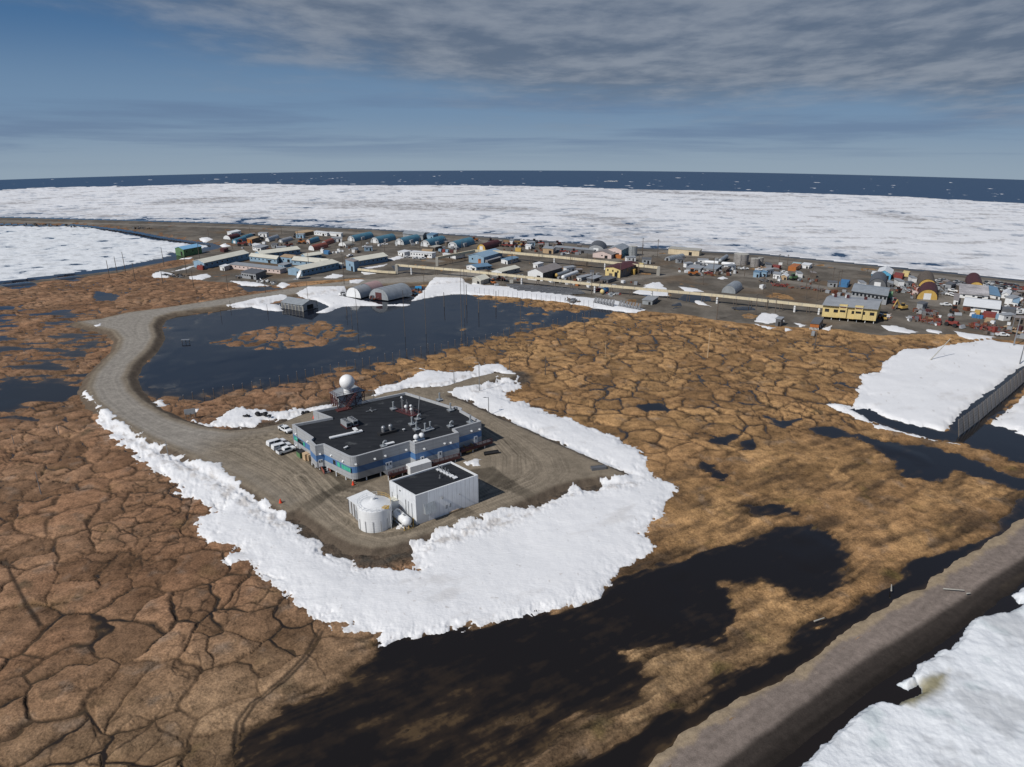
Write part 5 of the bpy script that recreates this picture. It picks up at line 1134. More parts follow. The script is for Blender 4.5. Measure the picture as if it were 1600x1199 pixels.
Bd('grey_warehouse', 'warehouse', 'long grey gabled warehouse behind the big teal ones', (661,375), (630,371.8), (667,371.8), 7, 'gAC', GreyD, Galv, Galv, 1.5)
Bd('blue_store', 'building', 'flat blue store at the end of the long grey warehouse', (677,375), (667,374), (685,372), 7, 'flat', Blue, Blue, BlueL)
Bd('crew_trailer', 'trailer', 'short white trailer with rounded end left of the long windowed one', (632,400.5), (622,399), (642,398), 5.5, 'flat', White, White, White, win=(2, 0))
Bd('crew_trailer', 'trailer', 'long white trailer with a row of square windows', (675,403.5), (641,401), (681,402), 7.2, 'flat', White, White, White, win=(8, 0))
Ct('tan_container', 'container', 'tan container resting behind the long white trailer', (675.5,397), (659,396), (677,395.3), 5.5, Tan)
Bd('brown_shed', 'shed', 'brown flat shed between the teal warehouses and the tan container', (680,392.5), (672,391.5), (690,390), 5.5, 'flat', Wood, Beige, Wood)
for k, (A, C, mt) in enumerate((((689,394),(685,393.5),BlueL), ((695,394.7),(691,394.2),RedB), ((700,395),(696,394.6),BlueL), ((708,395.5),(703,395),Maroon), ((713,396),(709,395.5),Beige))):
    Ct('small_crate', 'crate', ('pale blue crate next to the brown shed', 'red crate in the row of small crates below the right teal warehouse', 'second pale blue crate in the crate row', 'maroon crate in the crate row', 'beige crate at the right end of the crate row')[k], A, C, (A[0] + 1.5, A[1] - .8), 4, mt)
Bd('box_trailer', 'trailer', 'white box trailer under the rear duct bridge', (712,406), (704,404.5), (727,403.2), 6.2, 'flat', White, White, White, stilts=1.2, door=False)
Bd('box_trailer', 'trailer', 'smaller white box trailer left of the one under the duct bridge', (701,403.5), (692,402), (704,402.3), 5, 'flat', White, White, White, stilts=1.0, door=False)

# --- centre
Bd('quonset_hut', 'hut', 'brown half-round hut with yellow end and white door', (758.5,391.3), (745.5,390), (783,384.5), 9, 'qAB', Grey, Maroon, Yellow, group=QH)
Ct('orange_container', 'container', 'small orange container in front of the red machines', (813.5,393.8), (805,393), (815,392.3), 4.7, Yellow)
Bd('white_cabin', 'cabin', 'white cabin right of the small orange container', (829,390.3), (821,389.3), (831,388.8), 6, 'flat', White, White, White)
Bd('blue_workshop', 'building', 'light blue gabled workshop with orange door and dark lean-to', (756,412.5), (732.5,410), (785,404), 10.5, 'gAB', Blue, BlueL, BlueL, 1.8, (2, 0), doormat=Orange)
Bd('awning_shed', 'shed', 'grey lean-to shed along the side of the light blue workshop', (762,413), (757,411.8), (783,407.5), 5, 'flat', GreyD, Grey, Grey)
Bd('camp_trailer', 'trailer', 'long white trailer with blue roof right of the light blue workshop', (793,413.5), (783,411.3), (810,409), 6, 'gAB', Grey, Blue, White, .5, (0, 4))
Bd('blue_roof_house', 'building', 'low white building with blue roof in front of the workshop', (744,424), (729,421), (768,421.5), 6, 'gAB', Blue, Blue, White, 1.2, (3, 3))
Bd('low_house', 'building', 'low white building with cream roof below the blue-roofed one', (784,431.5), (768,430), (812,425), 6.5, 'gAB', Grey, Cream, White, 1.3, (2, 2))
Bd('beige_shed', 'shed', 'beige gabled shed standing at the edge of the long snowdrift', (751,445.3), (738,442), (764,441.5), 7, 'gAB', Beige, Cream, Beige, 1.7)
Bd('white_warehouse', 'warehouse', 'white gabled warehouse with black side wall and grey-brown roof', (848,439.5), (824.5,437), (878,430.5), 13, 'gAB', paint('black_wall', (.03, .035, .045), .6, .1), Mauve, White, 2.2)
Bd('white_shed', 'shed', 'white flat shed behind the white warehouse', (840,419.5), (833,418.3), (849,417), 6, 'flat', White, White, White)
Bd('yellow_house', 'building', 'pale yellow two-storey house with maroon roof and yellow dormer boxes', (969,434.5), (945.5,430.5), (997,425), 12.5, 'gAB', GreyD, Maroon, YellowP, 1.0, (3, 4), wy=.6)
Ct('yellow_porch', 'porch', 'nearer yellow porch box on the side of the yellow house', (991,429.7), (985,428.2), (993,428.7), 8, Yellow)
Ct('yellow_porch', 'porch', 'farther yellow porch box on the side of the yellow house', (997,427), (993,425.8), (998.5,426.2), 7, Yellow)
Ct('yellow_container', 'container', 'pale yellow container behind the yellow house, below the rear duct bridge', (1004,418), (995.5,417), (1006,416.5), 5, YellowP)
Bd('pink_warehouse', 'warehouse', 'tall pale pink warehouse with teal side beside the grey silo', (970.5,403), (950,401), (982,397.3), 12, 'gAB', Teal, Galv, Pink, 1.8, (1, 0))
Bd('pink_lean', 'building', 'low pale pink building in front of the tall pink warehouse', (955,404.7), (926,402), (966,400.5), 6.5, 'gAB', Grey, Mauve, Pink, 2.0, (1, 1))
Ct('rust_container', 'container', 'rust orange container beside the pink warehouse', (970,404.3), (960.5,403.3), (972,402.6), 4.7, Orange)
Bd('quonset_hangar', 'hangar', 'dark grey half-round hangar behind the pink warehouse', (945,397.3), (917,395), (949,390), 13, 'qAB', GreyD, GreyD, Grey)
Bd('open_shed', 'shed', 'long low open grey shed left of the dark hangar', (928,397.3), (866,392), (931,395), 5.5, 'flat', DarkVoid, Grey, GreyD)
Bd('tan_shed', 'shed', 'tan flat shed at the left end of the long open shed', (864,397), (848,395.5), (868,394), 7.5, 'flat', Grey, Grey, Tan)
def vtank(name, label, u, v, wpx, hpx, mat, cone=.12, group=None):
    x, y = at(u, v, TZ); o = thing(name, label, 'tank', (x, y, TZ + drop(x, y)), 0, group); r = metres(u, v, wpx) / 2 * .96; h = metres(u, v, hpx)
    m_ = MB().tube((0, 0, -.3), (0, 0, h), r, mat, 32)
    for q in range(1, 5): m_.tube((0, 0, h * q / 5), (0, 0, h * q / 5 + .12), r + .06, mat, 32, caps=False)
    m_.build('shell', o); MB().tube((0, 0, h), (0, 0, h + r * cone), r * 1.01, Beige, 32, .3).build('roof', o)
    q = MB()
    for s_ in (-.25, .25): q.tube((s_ - .3 * r, -r * .98, 0), (s_ - .3 * r, -r * .98, h + .8), .06, Steel, 5)
    q.build('ladder', o); return o
RustGrey = paint('rust_streaked_grey', (.30, .285, .27), .6, .25, .25, dirt=.7)
vtank('silo', 'pale grey silo beside the pink warehouse', 988.5, 400, 14, 15, Galv)
vtank('fuel_storage_tank', 'largest grey storage tank with rusty left side near the shore', 1157, 413, 23.5, 16, RustGrey, group='grey storage tanks near the shore')
vtank('fuel_storage_tank', 'middle grey storage tank with rust streak right of the largest one', 1179, 416.5, 14.5, 12.5, RustGrey, group='grey storage tanks near the shore')
vtank('fuel_storage_tank', 'narrow grey storage tank half hidden at the right of the group', 1187.5, 414.5, 9, 12, RustGrey, group='grey storage tanks near the shore')
vtank('small_tank', 'small upright grey tank among the white horizontal tanks', 1119, 410, 6.5, 6.5, Galv)
vtank('small_tank', 'small white cistern right of the brown trailer shed', 1148, 427.5, 4.3, 5.3, White)
def htank(label, u0, v0, u1, v1, rpx, mat, endmat=None, group=None):
    a = Vector(at(u0, v0, TZ)); b = Vector(at(u1, v1, TZ)); d = b - a; r = metres(u0, v0, rpx)
    o = thing('horizontal_tank', label, 'tank', (a.x, a.y, TZ + drop(a.x, a.y)), math.atan2(d.y, d.x), group); L_ = d.length
    MB().tube((0, 0, r + .3), (L_, 0, r + .3), r, mat, 18).ball((0, 0, r + .3), r, endmat or mat, 18, 8, -.5, .5).build('shell', o)
    for s_ in (.15, .85): MB().box((L_ * s_, 0, -.2), (.5, r * 1.8, r + .1), GreyD).build('saddle', o)
    return o
htank('long white horizontal tank left of the largest storage tank', 1103, 413, 1122, 414.3, 2.7, White)
htank('white horizontal tank directly in front of the largest storage tank', 1129.5, 415.5, 1147.5, 417, 2.8, White)
htank('grey horizontal tank lying away from the camera behind the white ones', 1125, 411.5, 1135, 405, 3.2, Galv)
htank('white horizontal tank in the yard behind the front duct bridge', 880, 437.5, 901, 430, 3.3, White)
htank('grey horizontal tank with yellow end beside the white warehouse', 869, 434.5, 888, 428.5, 3.3, Galv, Yellow)
htank('short blue barrel tank with cream end in the yard below the duct bridge', 941, 460.3, 948, 457, 3.6, BlueV, YellowP)
Bd('yard_shed', 'shed', 'grey flat shed right of the white horizontal tank', (908,439), (901,437.5), (925,435), 4.5, 'flat', Grey, Grey, White)
Bd('yard_shed', 'shed', 'dark grey low shed with wide roof left of the yellow house', (950,442.5), (937,440), (963,438.5), 4.5, 'flat', GreyD, GreyD, GreyD)
Bd('yard_shed', 'shed', 'grey low shed between the other two yard sheds', (928,440.5), (917,439), (941,436), 4, 'flat', GreyD, Grey, GreyD)
Ct('white_door_crate', 'container', 'white upright crate below the front duct bridge', (921,448.5), (915.5,447.8), (923,447.5), 6.5, White)
Ct('brown_crate', 'container', 'brown crate left of the white upright crate', (915,448), (907,447), (917,446.5), 6, Wood)
Ct('orange_locker', 'container', 'orange locker left of the brown crate', (903,447.5), (899,447), (905,446.5), 5, Orange)
Bd('grey_shed', 'shed', 'grey flat-roofed shed at the snowdrift end under the front duct bridge', (1019,476.7), (1003.5,475.3), (1028,470.5), 6.3, 'flat', GreyD, Grey, Galv)
st_ = thing('raised_tank', 'pale tank raised on a dark timber stand below the front duct bridge', 'tank', spot(799, 447)); k = metres(799, 447, 1)
MB().box((0, 0, 3.4 * k * 1.3), (5.5 * k, 4 * k, 5 * k), Beige).build('tank', st_)
for sx in (-2, 2):
    for sy in (-1.5, 1.5): MB().tube((sx * k, sy * k, -.2), (sx * k, sy * k, 4.6 * k), .2, Wood, 6).build('post', st_)

# --- right
Bd('long_store', 'building', 'long cream flat store alone near the shore', (1092,400.5), (1044,396.5), (1096,397.5), 8, 'flat', paint('cream_wall', (.60, .50, .34), .6, .1, .3), Beige, paint('cream_wall', (.60, .5, .34)), win=(0, 0))
Bd('quonset_hut', 'hut', 'pale half-round hut with dark end below the long cream store', (1047,408), (1038,407), (1070,403.5), 6.3, 'qAB', Grey, Galv, Grey, group=QH, doormat=DarkVoid)
Bd('row_shed', 'shed', 'left grey shed of the row in front of the white tanks', (1094,425.5), (1072,423.5), (1101,421.5), 5, 'flat', Grey, Grey, Grey, win=(2, 0))
Bd('row_shed', 'shed', 'middle grey shed of the row in front of the white tanks', (1118,427.5), (1099,425.5), (1127,421.3), 6, 'flat', GreyD, Galv, Grey, win=(3, 0))
Bd('row_shed', 'shed', 'brown shed at the right end of the row in front of the white tanks', (1134,427.3), (1128,426.3), (1140,423.5), 5.2, 'flat', Maroon, Wood, Wood)
Bd('quonset_hut', 'hut', 'large pale grey half-round hut behind the front duct bridge, sunk in snow', (1149,459.5), (1127,457.5), (1160,452), 12, 'qAB', Grey, Galv, Galv, group=QH, door=False)
Bd('blue_cabin', 'cabin', 'left of two small blue cabins by the yard track', (1186,434), (1176.5,433), (1189.5,431.5), 7.2, 'shedR', BlueL, Blue, BlueL, .4)
Bd('blue_cabin', 'cabin', 'right of two small blue cabins by the yard track, with a dark window', (1197,433.5), (1189,432.8), (1199,431.5), 7.2, 'shedR', Blue, Blue, BlueL, .4, (1, 0))
Bd('white_store', 'shed', 'white box store right of the two blue cabins', (1218,436.5), (1207.5,435), (1220,433.5), 7, 'flat', White, Grey, White)
Bd('brown_gable_shed', 'shed', 'small white-edged shed with brown front beside the white box store', (1229,438), (1219.5,436.6), (1232,435.5), 5.5, 'gAB', White, White, Tan, 1.0)
Ct('red_container', 'container', 'red container on the gravel near the storage tanks', (1217,421.5), (1205,420), (1220,419.5), 4.8, RedB)
Ct('orange_container', 'container', 'orange container with pale teal one behind it', (1243,424.3), (1231,423), (1251,419.3), 6.5, Orange)
Ct('teal_container', 'container', 'pale teal container behind the orange one', (1250,418.2), (1237,416.8), (1252,415.5), 4.6, paint('pale_teal_paint', (.36, .50, .50)))
Bd('white_trailer', 'trailer', 'white trailer right of the pale teal container', (1264,420.2), (1252,418.8), (1268,417.5), 5.2, 'flat', White, White, White)
bb = thing('notice_board', 'white blank board on two posts by the shore road', 'sign', spot(1219, 416), R_(-10)); k = metres(1219, 416, 1); MB().box((0, 0, 1.2 * k), (5.5 * k, .2, 4.4 * k), White).build('board', bb)
for s_ in (-1.8, 1.8): MB().tube((s_ * k, .15, -.2), (s_ * k, .15, 3 * k), .12, Wood, 6).build('post', bb)
Ct('blue_container', 'container', 'vivid blue container with white bundles on top', (1324,449.8), (1310.5,448.5), (1327,445.5), 8, BlueV)
Bd('blue_house', 'house', 'blue gabled house with white roof by the shore', (1391,437.5), (1370,434.5), (1394,430.5), 8.5, 'gAB', paint('sky_blue_paint', (.10, .34, .52)), White, paint('sky_blue_paint', (.1, .34, .52)), 2.0)
Bd('blue_annex', 'house', 'small white-roofed blue annex left of the blue gabled house', (1370,435), (1361,433.5), (1372,431.5), 5.5, 'flat', BlueL, White, paint('sky_blue_paint', (.1, .34, .52)))
Ct('red_container', 'container', 'dark red container right of the blue gabled house', (1409,437.5), (1395,435.3), (1412,433.5), 6, RedB)
Ct('yellow_container', 'container', 'bright yellow container right of the dark red one', (1419,432.8), (1409.5,431.3), (1421,429.5), 5.3, YellowP)
Bd('quonset_hangar', 'hangar', 'dark grey half-round hangar in front of the blue gabled house', (1384,452), (1356,449), (1386,441), 15, 'qAB', GreyD, GreyD, GreyD)
Bd('hangar_annex', 'shed', 'small slate annex at the right of the dark grey hangar', (1394,449), (1385,447.5), (1396,446), 5, 'shedR', GreyD, Grey, GreyD, .6)
Bd('grey_bunkhouse', 'building', 'long grey sheet-metal bunkhouse with dark windows behind the yellow building', (1384,477), (1329,469), (1387,465.5), 15, 'gAC', Grey, Galv, Grey, 1.2, (9, 1), wy=.55)
yb = Bd('yellow_building', 'building', 'large yellow building on stilts with grey roof and yellow bays', (1367,506.5), (1283,499), (1374,492), 23.5, 'gAC', YellowP, Grey, YellowP, 1.4, (6, 0), door=False, stilts=4.5, wy=.42, ws=1.8)
a, e1, e2 = frame((1367,506.5), (1283,499), (1374,492), TZ); hy = metres(1367, 506.5, 23.5)
for t_ in (.33, .62): 
    q = [e2 * (t_ - .075) - e1.normalized() * 1.0, e2 * (t_ + .075) - e1.normalized() * 1.0, e2 * (t_ + .075) + e1 * .05, e2 * (t_ - .075) + e1 * .05]
    MB().hexa([(p.x, p.y, metres(1367, 502, 5.5)) for p in q] + [(p.x, p.y, hy * 1.09) for p in q], YellowP).build('bay', yb)
    q = [e2 * (t_ - .05) - e1.normalized() * 1.1, e2 * (t_ + .05) - e1.normalized() * 1.1, e2 * (t_ + .05) - e1.normalized(), e2 * (t_ - .05) - e1.normalized()]
    MB().hexa([(p.x, p.y, hy * .62) for p in q] + [(p.x, p.y, hy * .75) for p in q], DarkVoid).build('bay_window', yb)
    q = [e2 * (t_ - .055) - e1.normalized() * 1.08, e2 * (t_ + .055) - e1.normalized() * 1.08, e2 * (t_ + .055) - e1.normalized(), e2 * (t_ - .055) - e1.normalized()]
    MB().hexa([(p.x, p.y, hy * .9) for p in q] + [(p.x, p.y, hy * .97) for p in q], Rust).build('rust_stain_panel', yb)
for t_, s_ in ((.86, .62), (.62, .6), (.28, .55)):
    p = e2 * t_ + e1 * s_; MB().box((p.x, p.y, hy), (1.1, 1.1, 3.0), Maroon).build('chimney', yb)
p = e2 * .64 + e1 * .72; MB().tube((p.x, p.y, hy), (p.x, p.y, hy + 2.4), 1.1, White, 14).build('roof_vent', yb)
Bd('orange_hut', 'hut', 'orange hut with dark roof on posts left of the yellow building', (1278.5,516), (1265,514.7), (1285,509), 9, 'shedB', Wood, GreyD, Orange, .8, door=False, stilts=3.5)
Bd('outhouse', 'hut', 'dark grey outhouse beside the snow heap on the tundra edge', (1219,510.5), (1211,509.5), (1223,507.5), 11, 'flat', GreyD, Grey, GreyD)
Ct('grey_cabinet', 'box', 'small grey cabinet in front of the orange hut', (1272,525), (1267.5,524.5), (1273,523.5), 6, Grey)
Ct('green_box', 'container', 'pale green box at the right end of the grey bunkhouse', (1392.5,468), (1387,467), (1394,465), 9, paint('pale_green_paint', (.25, .45, .24)))
YE = 'yellow-ended maroon half-round hangars'
Bd('quonset_hangar', 'hangar', 'front maroon half-round hangar with yellow end and big white door', (1464,469), (1432,467.5), (1465,456.5), 15.5, 'qAB', Grey, Maroon, Yellow, group=YE)
Bd('quonset_hangar', 'hangar', 'brown-roofed hangar with yellow end right behind the front maroon one', (1462,451.5), (1434,449.5), (1459,438.5), 14, 'qAB', Grey, Wood, Yellow, group=YE, door=False)
Bd('quonset_hangar', 'hangar', 'right-hand maroon hangar with yellow end half hidden by white sheds', (1537,455.5), (1511,453), (1532,441), 13.5, 'qAB', Grey, Maroon, Yellow, group=YE)
Bd('garage', 'building', 'low white garage with wide white roof and open dark bay', (1560,490.8), (1504,484.5), (1561,479), 8, 'gAC', White, White, White, 1.6, (2, 0))
Bd('patched_store', 'building', 'orange and white store with patched roof behind the white garage', (1543,469), (1498,465), (1541,457), 6.5, 'shedB', Orange, paint('patched_roof', (.42, .40, .40), .7, .5, .12, dirt=.9), White, 1.0, (3, 0))
Bd('white_annex', 'shed', 'narrow white annex at the left of the orange and white store', (1496,477), (1489,475.5), (1497,467), 7, 'flat', White, Mauve, White)
Bd('blue_roof_store', 'building', 'low store with slate blue roof right of the orange and white store', (1562,468.5), (1545,465), (1556,457), 5, 'shedB', White, Blue, White, .8)
Bd('white_house', 'house', 'small white gabled house behind the right end of the garage', (1576,467), (1564,465.7), (1579,461.5), 6, 'gAB', White, White, White, 1.2, (1, 0))
Bd('white_cabin', 'cabin', 'white cabin at the right frame edge beside parked trucks', (1589,481), (1581,479.5), (1592,474), 7, 'flat', White, BlueL, White)
Ct('grey_container', 'container', 'dark slate container right of the white garage', (1584.5,493), (1564,491), (1586,489.5), 9, GreyD)
Ct('red_container', 'container', 'long red container in front of the white garage', (1554,498.3), (1534,496), (1556,495), 7, RedB)
Ct('yellow_bin', 'container', 'yellow bin left of the long red container', (1530,493), (1522,492), (1531,491), 6.5, Yellow)
for k, u in enumerate((1520, 1524, 1528.5, 1533)):
    d_ = thing('blue_drum', 'blue drum in the row in front of the yellow bin', 'drum', spot(u, 497 + .6 * k), 0, 'blue drums by the yellow bin'); m_ = MB().tube((0, 0, 0), (0, 0, 1.9), .8, BlueV, 12)
    for zz in (.6, 1.2): m_.tube((0, 0, zz), (0, 0, zz + .08), .86, BlueV, 12)
    m_.build('drum', d_)
Ct('blue_box', 'container', 'light blue box at the right end of the red container', (1562,499.5), (1555,498.8), (1563,497.5), 6.5, BlueL)
Ct('tan_boxes', 'container', 'tan flat crate below the long red container', (1552,505), (1538,503.5), (1554,502), 4.5, Tan)

# --- buildings in the flooded basin
sh_ = Bd('open_bay_shed', 'shed', 'grey timber shed with open bays standing at the flooded basin', (473.6,485.5), (441,480.5), (496,480), 8.5, 'gAC', Grey, Galv, Grey, 1.7, door=False)
a, e1, e2 = frame((473.6,485.5), (441,480.5), (496,480), TZ); hh = metres(473.6, 485.5, 8.5); n1 = -e1.normalized(); n2 = -e2.normalized()
for k in range(7):
    p = e2 * (k / 6 * .98 + .01) + n1 * .12; MB().box((p.x, p.y, -.5), (.45, .45, hh + .5), Beige).build('bay_post', sh_)
    if k < 6: c = e2 * ((k + .5) / 6) + n1 * .05; dd = e2.normalized() * .9; MB().add([((c - dd).x, (c - dd).y, -.2), ((c + dd).x, (c + dd).y, -.2), ((c + dd).x, (c + dd).y, hh * .6), ((c - dd).x, (c - dd).y, hh * .6)], [(0, 1, 2, 3)], GreyD).build('bay_opening', sh_)
c = e1 * .5 + n2 * .06; dd = e1 * .22; MB().add([((c - dd).x, (c - dd).y, -.2), ((c + dd).x, (c + dd).y, -.2), ((c + dd).x, (c + dd).y, hh * .8), ((c - dd).x, (c - dd).y, hh * .8)], [(0, 1, 2, 3)], DarkVoid).build('garage_opening', sh_)
for s_ in (0, 1): p = e1 * s_ + n2 * .1; MB().box((p.x, p.y, -.5), (.4, .4, hh + .5), Beige).build('corner_post', sh_)
Bd('quonset_hut', 'hut', 'nearest large grey-blue half-round hut in the snow by the flooded basin', (607,470), (577,466.5), (644,461.5), 17.5, 'qAB', Grey, Galv, Galv, group=QH, doormat=Maroon)
o = Bd('quonset_hut', 'hut', 'white-ended half-round hut with grey and pink roof behind the nearest one', (564,466.5), (541,463.5), (600,456), 15.5, 'qAB', Grey, Grey, White, group=QH)
a, e1, e2 = frame((564,466.5), (541,463.5), (600,456), TZ); h_ = metres(564, 466.5, 15.5); K = 16
arc = [(0.5 + 0.52 * math.cos(math.pi * i / K), math.sin(math.pi * i / K) ** .9 * h_ + .25) for i in range(K + 1)]
PinkR = paint('faded_pink_roof', (.40, .27, .26), .7, .15, .3, ribs=.9)
MB().add([(e1.x * s + e2.x * t_, e1.y * s + e2.y * t_, z_) for s in (.5, 1.01) for t_, z_ in arc], [(i, i + 1, K + 2 + i, K + 1 + i) for i in range(K)], PinkR, True).build('roof_patch', o)
bt_ = thing('tarp_truck', 'bright blue tarp-covered truck by the big half-round hut', 'truck', spot(655, 453), R_(5)); k = metres(655, 453, 1); MB().hexa([(-6.5 * k, -2 * k, .8), (4 * k, -2 * k, .8), (4 * k, 2 * k, .8), (-6.5 * k, 2 * k, .8), (-6 * k, -1.6 * k, 5.4 * k), (3.6 * k, -1.6 * k, 5.8 * k), (3.6 * k, 1.6 * k, 5.8 * k), (-6 * k, 1.6 * k, 5.4 * k)], paint('blue_tarp', (.04, .30, .60), .5, .12)).build('tarp', bt_)
MB().box((5.6 * k, 0, .8), (2.6 * k, 3.6 * k, 3 * k), Maroon).build('cab', bt_)
for x_ in (-5, -1, 5):
    for y_ in (-1.9, 1.9): MB().tube((x_ * k, y_ * k - .2, .6), (x_ * k, y_ * k + .2, .6), .6, Black, 10).build('wheel', bt_)

# ------------------------------------------------------------------ elevated heating ducts
def duct(label, base, cpx, tpx, wide, legs, fat, ends, name='utilidor'):
    P = []
    for u, v in base:
        x, y = at(u, v, TZ); zc = metres(u, v, cpx); P.append(Vector((x, y, TZ + drop(x, y) + zc)))
    o = thing(name, label, 'pipeline', P[0]); T = metres(*base[len(base) // 2], tpx); m_ = MB()
    for i in range(len(P) - 1):
        a, b = P[i] - P[0], P[i + 1] - P[0]; d = (b - a); n = Vector((-d.y, d.x, 0)).normalized() * wide / 2; e = d.normalized() * (wide / 2 if i else 0)
        a2 = a - e; b2 = b
        m_.hexa([tuple(a2 - n - Vector((0, 0, T / 2))), tuple(b2 - n - Vector((0, 0, T / 2))), tuple(b2 + n - Vector((0, 0, T / 2))), tuple(a2 + n - Vector((0, 0, T / 2)))] + [tuple(a2 - n * .9 + Vector((0, 0, T / 2))), tuple(b2 - n * .9 + Vector((0, 0, T / 2))), tuple(b2 + n * .9 + Vector((0, 0, T / 2))), tuple(a2 + n * .9 + Vector((0, 0, T / 2)))], CreamPipe)
        L_ = d.length; k = max(1, int(L_ / 6))
        for q in range(k): c = a + d * (q + .5) / k; nn_ = n * 1.04; ee = d.normalized() * .12; m_.hexa([tuple(c - nn_ - ee - Vector((0, 0, T * .52))), tuple(c - nn_ + ee - Vector((0, 0, T * .52))), tuple(c + nn_ + ee - Vector((0, 0, T * .52))), tuple(c + nn_ - ee - Vector((0, 0, T * .52))), tuple(c - nn_ - ee + Vector((0, 0, T * .54))), tuple(c - nn_ + ee + Vector((0, 0, T * .54))), tuple(c + nn_ + ee + Vector((0, 0, T * .54))), tuple(c + nn_ - ee + Vector((0, 0, T * .54)))], Beige)
    m_.build('duct', o)
    def gp(u, v): x, y = at(u, v, TZ); return Vector((x, y, TZ + drop(x, y))) - P[0]
    def ztop(u, v): return metres(u, v, cpx) - T / 2
    for u, v in legs:
        g = gp(u, v); m = MB()
        for s_ in (-.8, .8): m.tube(g + Vector((s_, 0, -.3)), g + Vector((s_ * .6, 0, ztop(u, v) + .1)), .16, Wood, 6)
        m.build('trestle', o)
    for u, v in fat:
        g = gp(u, v); h_ = ztop(u, v); m = MB().tube(g + Vector((0, 0, -.3)), g + Vector((0, 0, h_ + .1)), .55, White, 12)
        for q in (.3, .62): m.tube(g + Vector((0, 0, h_ * q)), g + Vector((0, 0, h_ * q + .15)), .66, Grey, 12)
        m.build('anchor_post', o)
    for u, v in ends:
        g = gp(u, v); h_ = metres(u, v, cpx) + T / 2; MB().box((g.x, g.y, -.0 + g.z - .2), (wide * 1.2, wide * 1.2, h_ + .2), Beige).build('riser', o)
    return o
B1 = [(620,427),(729,436),(815,445),(929,457.5),(1018,465.5),(1120,474.5),(1241,487.5),(1284,492)]
def interp(B, u):
    for (a, b), (c, d) in zip(B, B[1:]):
        if a <= u <= c: return (u, b + (d - b) * (u - a) / (c - a))
duct('long cream front duct bridge on trestles running to the yellow building', B1, 12.5, 3.5, 1.5, [interp(B1, u) for u in (661, 682, 703, 728, 752, 785, 840, 866, 893, 955, 985, 1045, 1075, 1098, 1148, 1172, 1197, 1220, 1262)], [interp(B1, u) for u in (643, 815, 929, 1018, 1120, 1241, 1279)], [(620, 428)])
B2 = [(683,415.5),(742,404),(780,405.5),(866,413.5),(945,421.5),(1028,430.5)]
duct('cream rear duct bridge crossing the middle of the settlement', B2, 12, 3.4, 1.5, [interp(B2, u) for u in (705, 725, 760, 800, 830, 892, 917, 970, 995)], [interp(B2, u) for u in (866, 945)], [(683, 416), (1028, 430.5)])
B3 = [(560,424.5),(598,428.5),(619,429.5)]
duct('low cream duct on the ground beside the tall utility block', B3, 3.5, 3.2, 1.5, [interp(B3, u) for u in (570, 590, 608)], [], [], 'ground_duct')
# ------------------------------------------------------------------ poles and fences
def pole(u, v, vt, label, group, arms=1, name='utility_pole', r=.22, mat=None, z=TZ, cat='pole', lean=None):
    x, y = at(u, v, z); h = max(3.0, zfor(u, v, z, vt) - z); o = thing(name, label, cat, (x, y, z + drop(x, y)), 0, group)
    MB().tube((0, 0, -.6), (0, 0, h), r, mat or Wood, 6, r * .7).build('shaft', o)
    for k in range(arms):
        a = MB().box((0, 0, h - .8 - 1.3 * k), (2.6, .16, .18), Wood, .5)
        for s_ in (-1.1, -.4, .4, 1.1): a.tube((s_ * math.cos(.5), s_ * math.sin(.5), h - .65 - 1.3 * k), (s_ * math.cos(.5), s_ * math.sin(.5), h - .4 - 1.3 * k), .07, Steel, 5)
        a.build('crossarm', o)
    if lean: o.rotation_euler = lean
    return o
G1 = 'bare utility poles around the barracks'
for u, v, t_ in ((171,433,407),(183,427,401),(196,425,394),(211,437,411),(254.5,443,420),(256.5,417,387),(291.5,428,398),(312.5,408,379),(302.5,448,423),(356.5,455,430),(415.6,461,434),(363,389,372),(326,372,358),(391,368,355),(440,366,352),(466,377,360),(485,388,368),(551,386,368),(565,384,369),(583,401,371),(483,421,396),(501.5,422,406),(536,391,375),(601,393,372),(626,385,370),(656,389,372),(661,389.5,376),(700,392,374),(722,391,377)):
    pole(u, v, t_, 'bare utility pole among the barracks and huts of the settlement', G1, 0)
pole(538, 447, 396, 'tallest dark utility pole with equipment box beside the tall utility block', None, 1, r=.24)
G2 = 'tall thin poles standing in the flooded basin'
for u, v, t_ in ((481,466,434),(558.5,503,450),(633,525,453),(665.7,520,427),(721.7,531,421),(813,512,465),(726,495,420),(912.5,525,480),(542,492,478),(550,507,484),(345,492,480),(360,480,470),(418,487,476)):
    pole(u, v, t_, 'tall thin pole standing in the flooded basin', G2, 0, 'thin_pole', .13)
G3 = 'utility poles in the yards right of the centre'
for u, v, t_ in ((800,419,396),(842,413,385),(865,408,380),(891,417,394),(917,417,396),(924,461,424),(898,430,410),(969,436,411),(997,430,398),(1003,405,372),(1004,398,382),(1027,402,374),(1019,419,398),(1066,424,400),(1114,430,402),(1163,432,408),(1098,445,420),(1192.5,459,433),(1206,463,430),(1180,492,459),(1197.5,484,465),(1211,489,462),(1260,447,417),(1267,441,412),(1278,457,437),(1259,467,450),(1276,470,452),(1300,444,418),(1307,457,423),(1311.5,453,422),(1217,412,397),(1230,414,398),(1355,427,420),(1119.5,500,466),(729,475,445),(694,478,457),(748,487,465),(775,475,455)):
    pole(u, v, t_, 'utility pole in the central and right-hand yards', G3, 1 if u > 990 else 0)
pole(852, 586, 557, 'dark pole alone on the tundra between station and settlement', None, 0, 'thin_pole', .2)
pole(796, 578, 556, 'short pale pole at the tip of the snow behind the station', None, 0, 'thin_pole', .13)
pole(1105.5, 558, 513, 'pale wooden pole with short crossbar alone on the right tundra', None, 1, 'thin_pole', .2, Timber)
pole(945.5, 560, 535, 'thin pale stake on the tundra right of the post row', None, 0, 'thin_pole', .12, Timber)
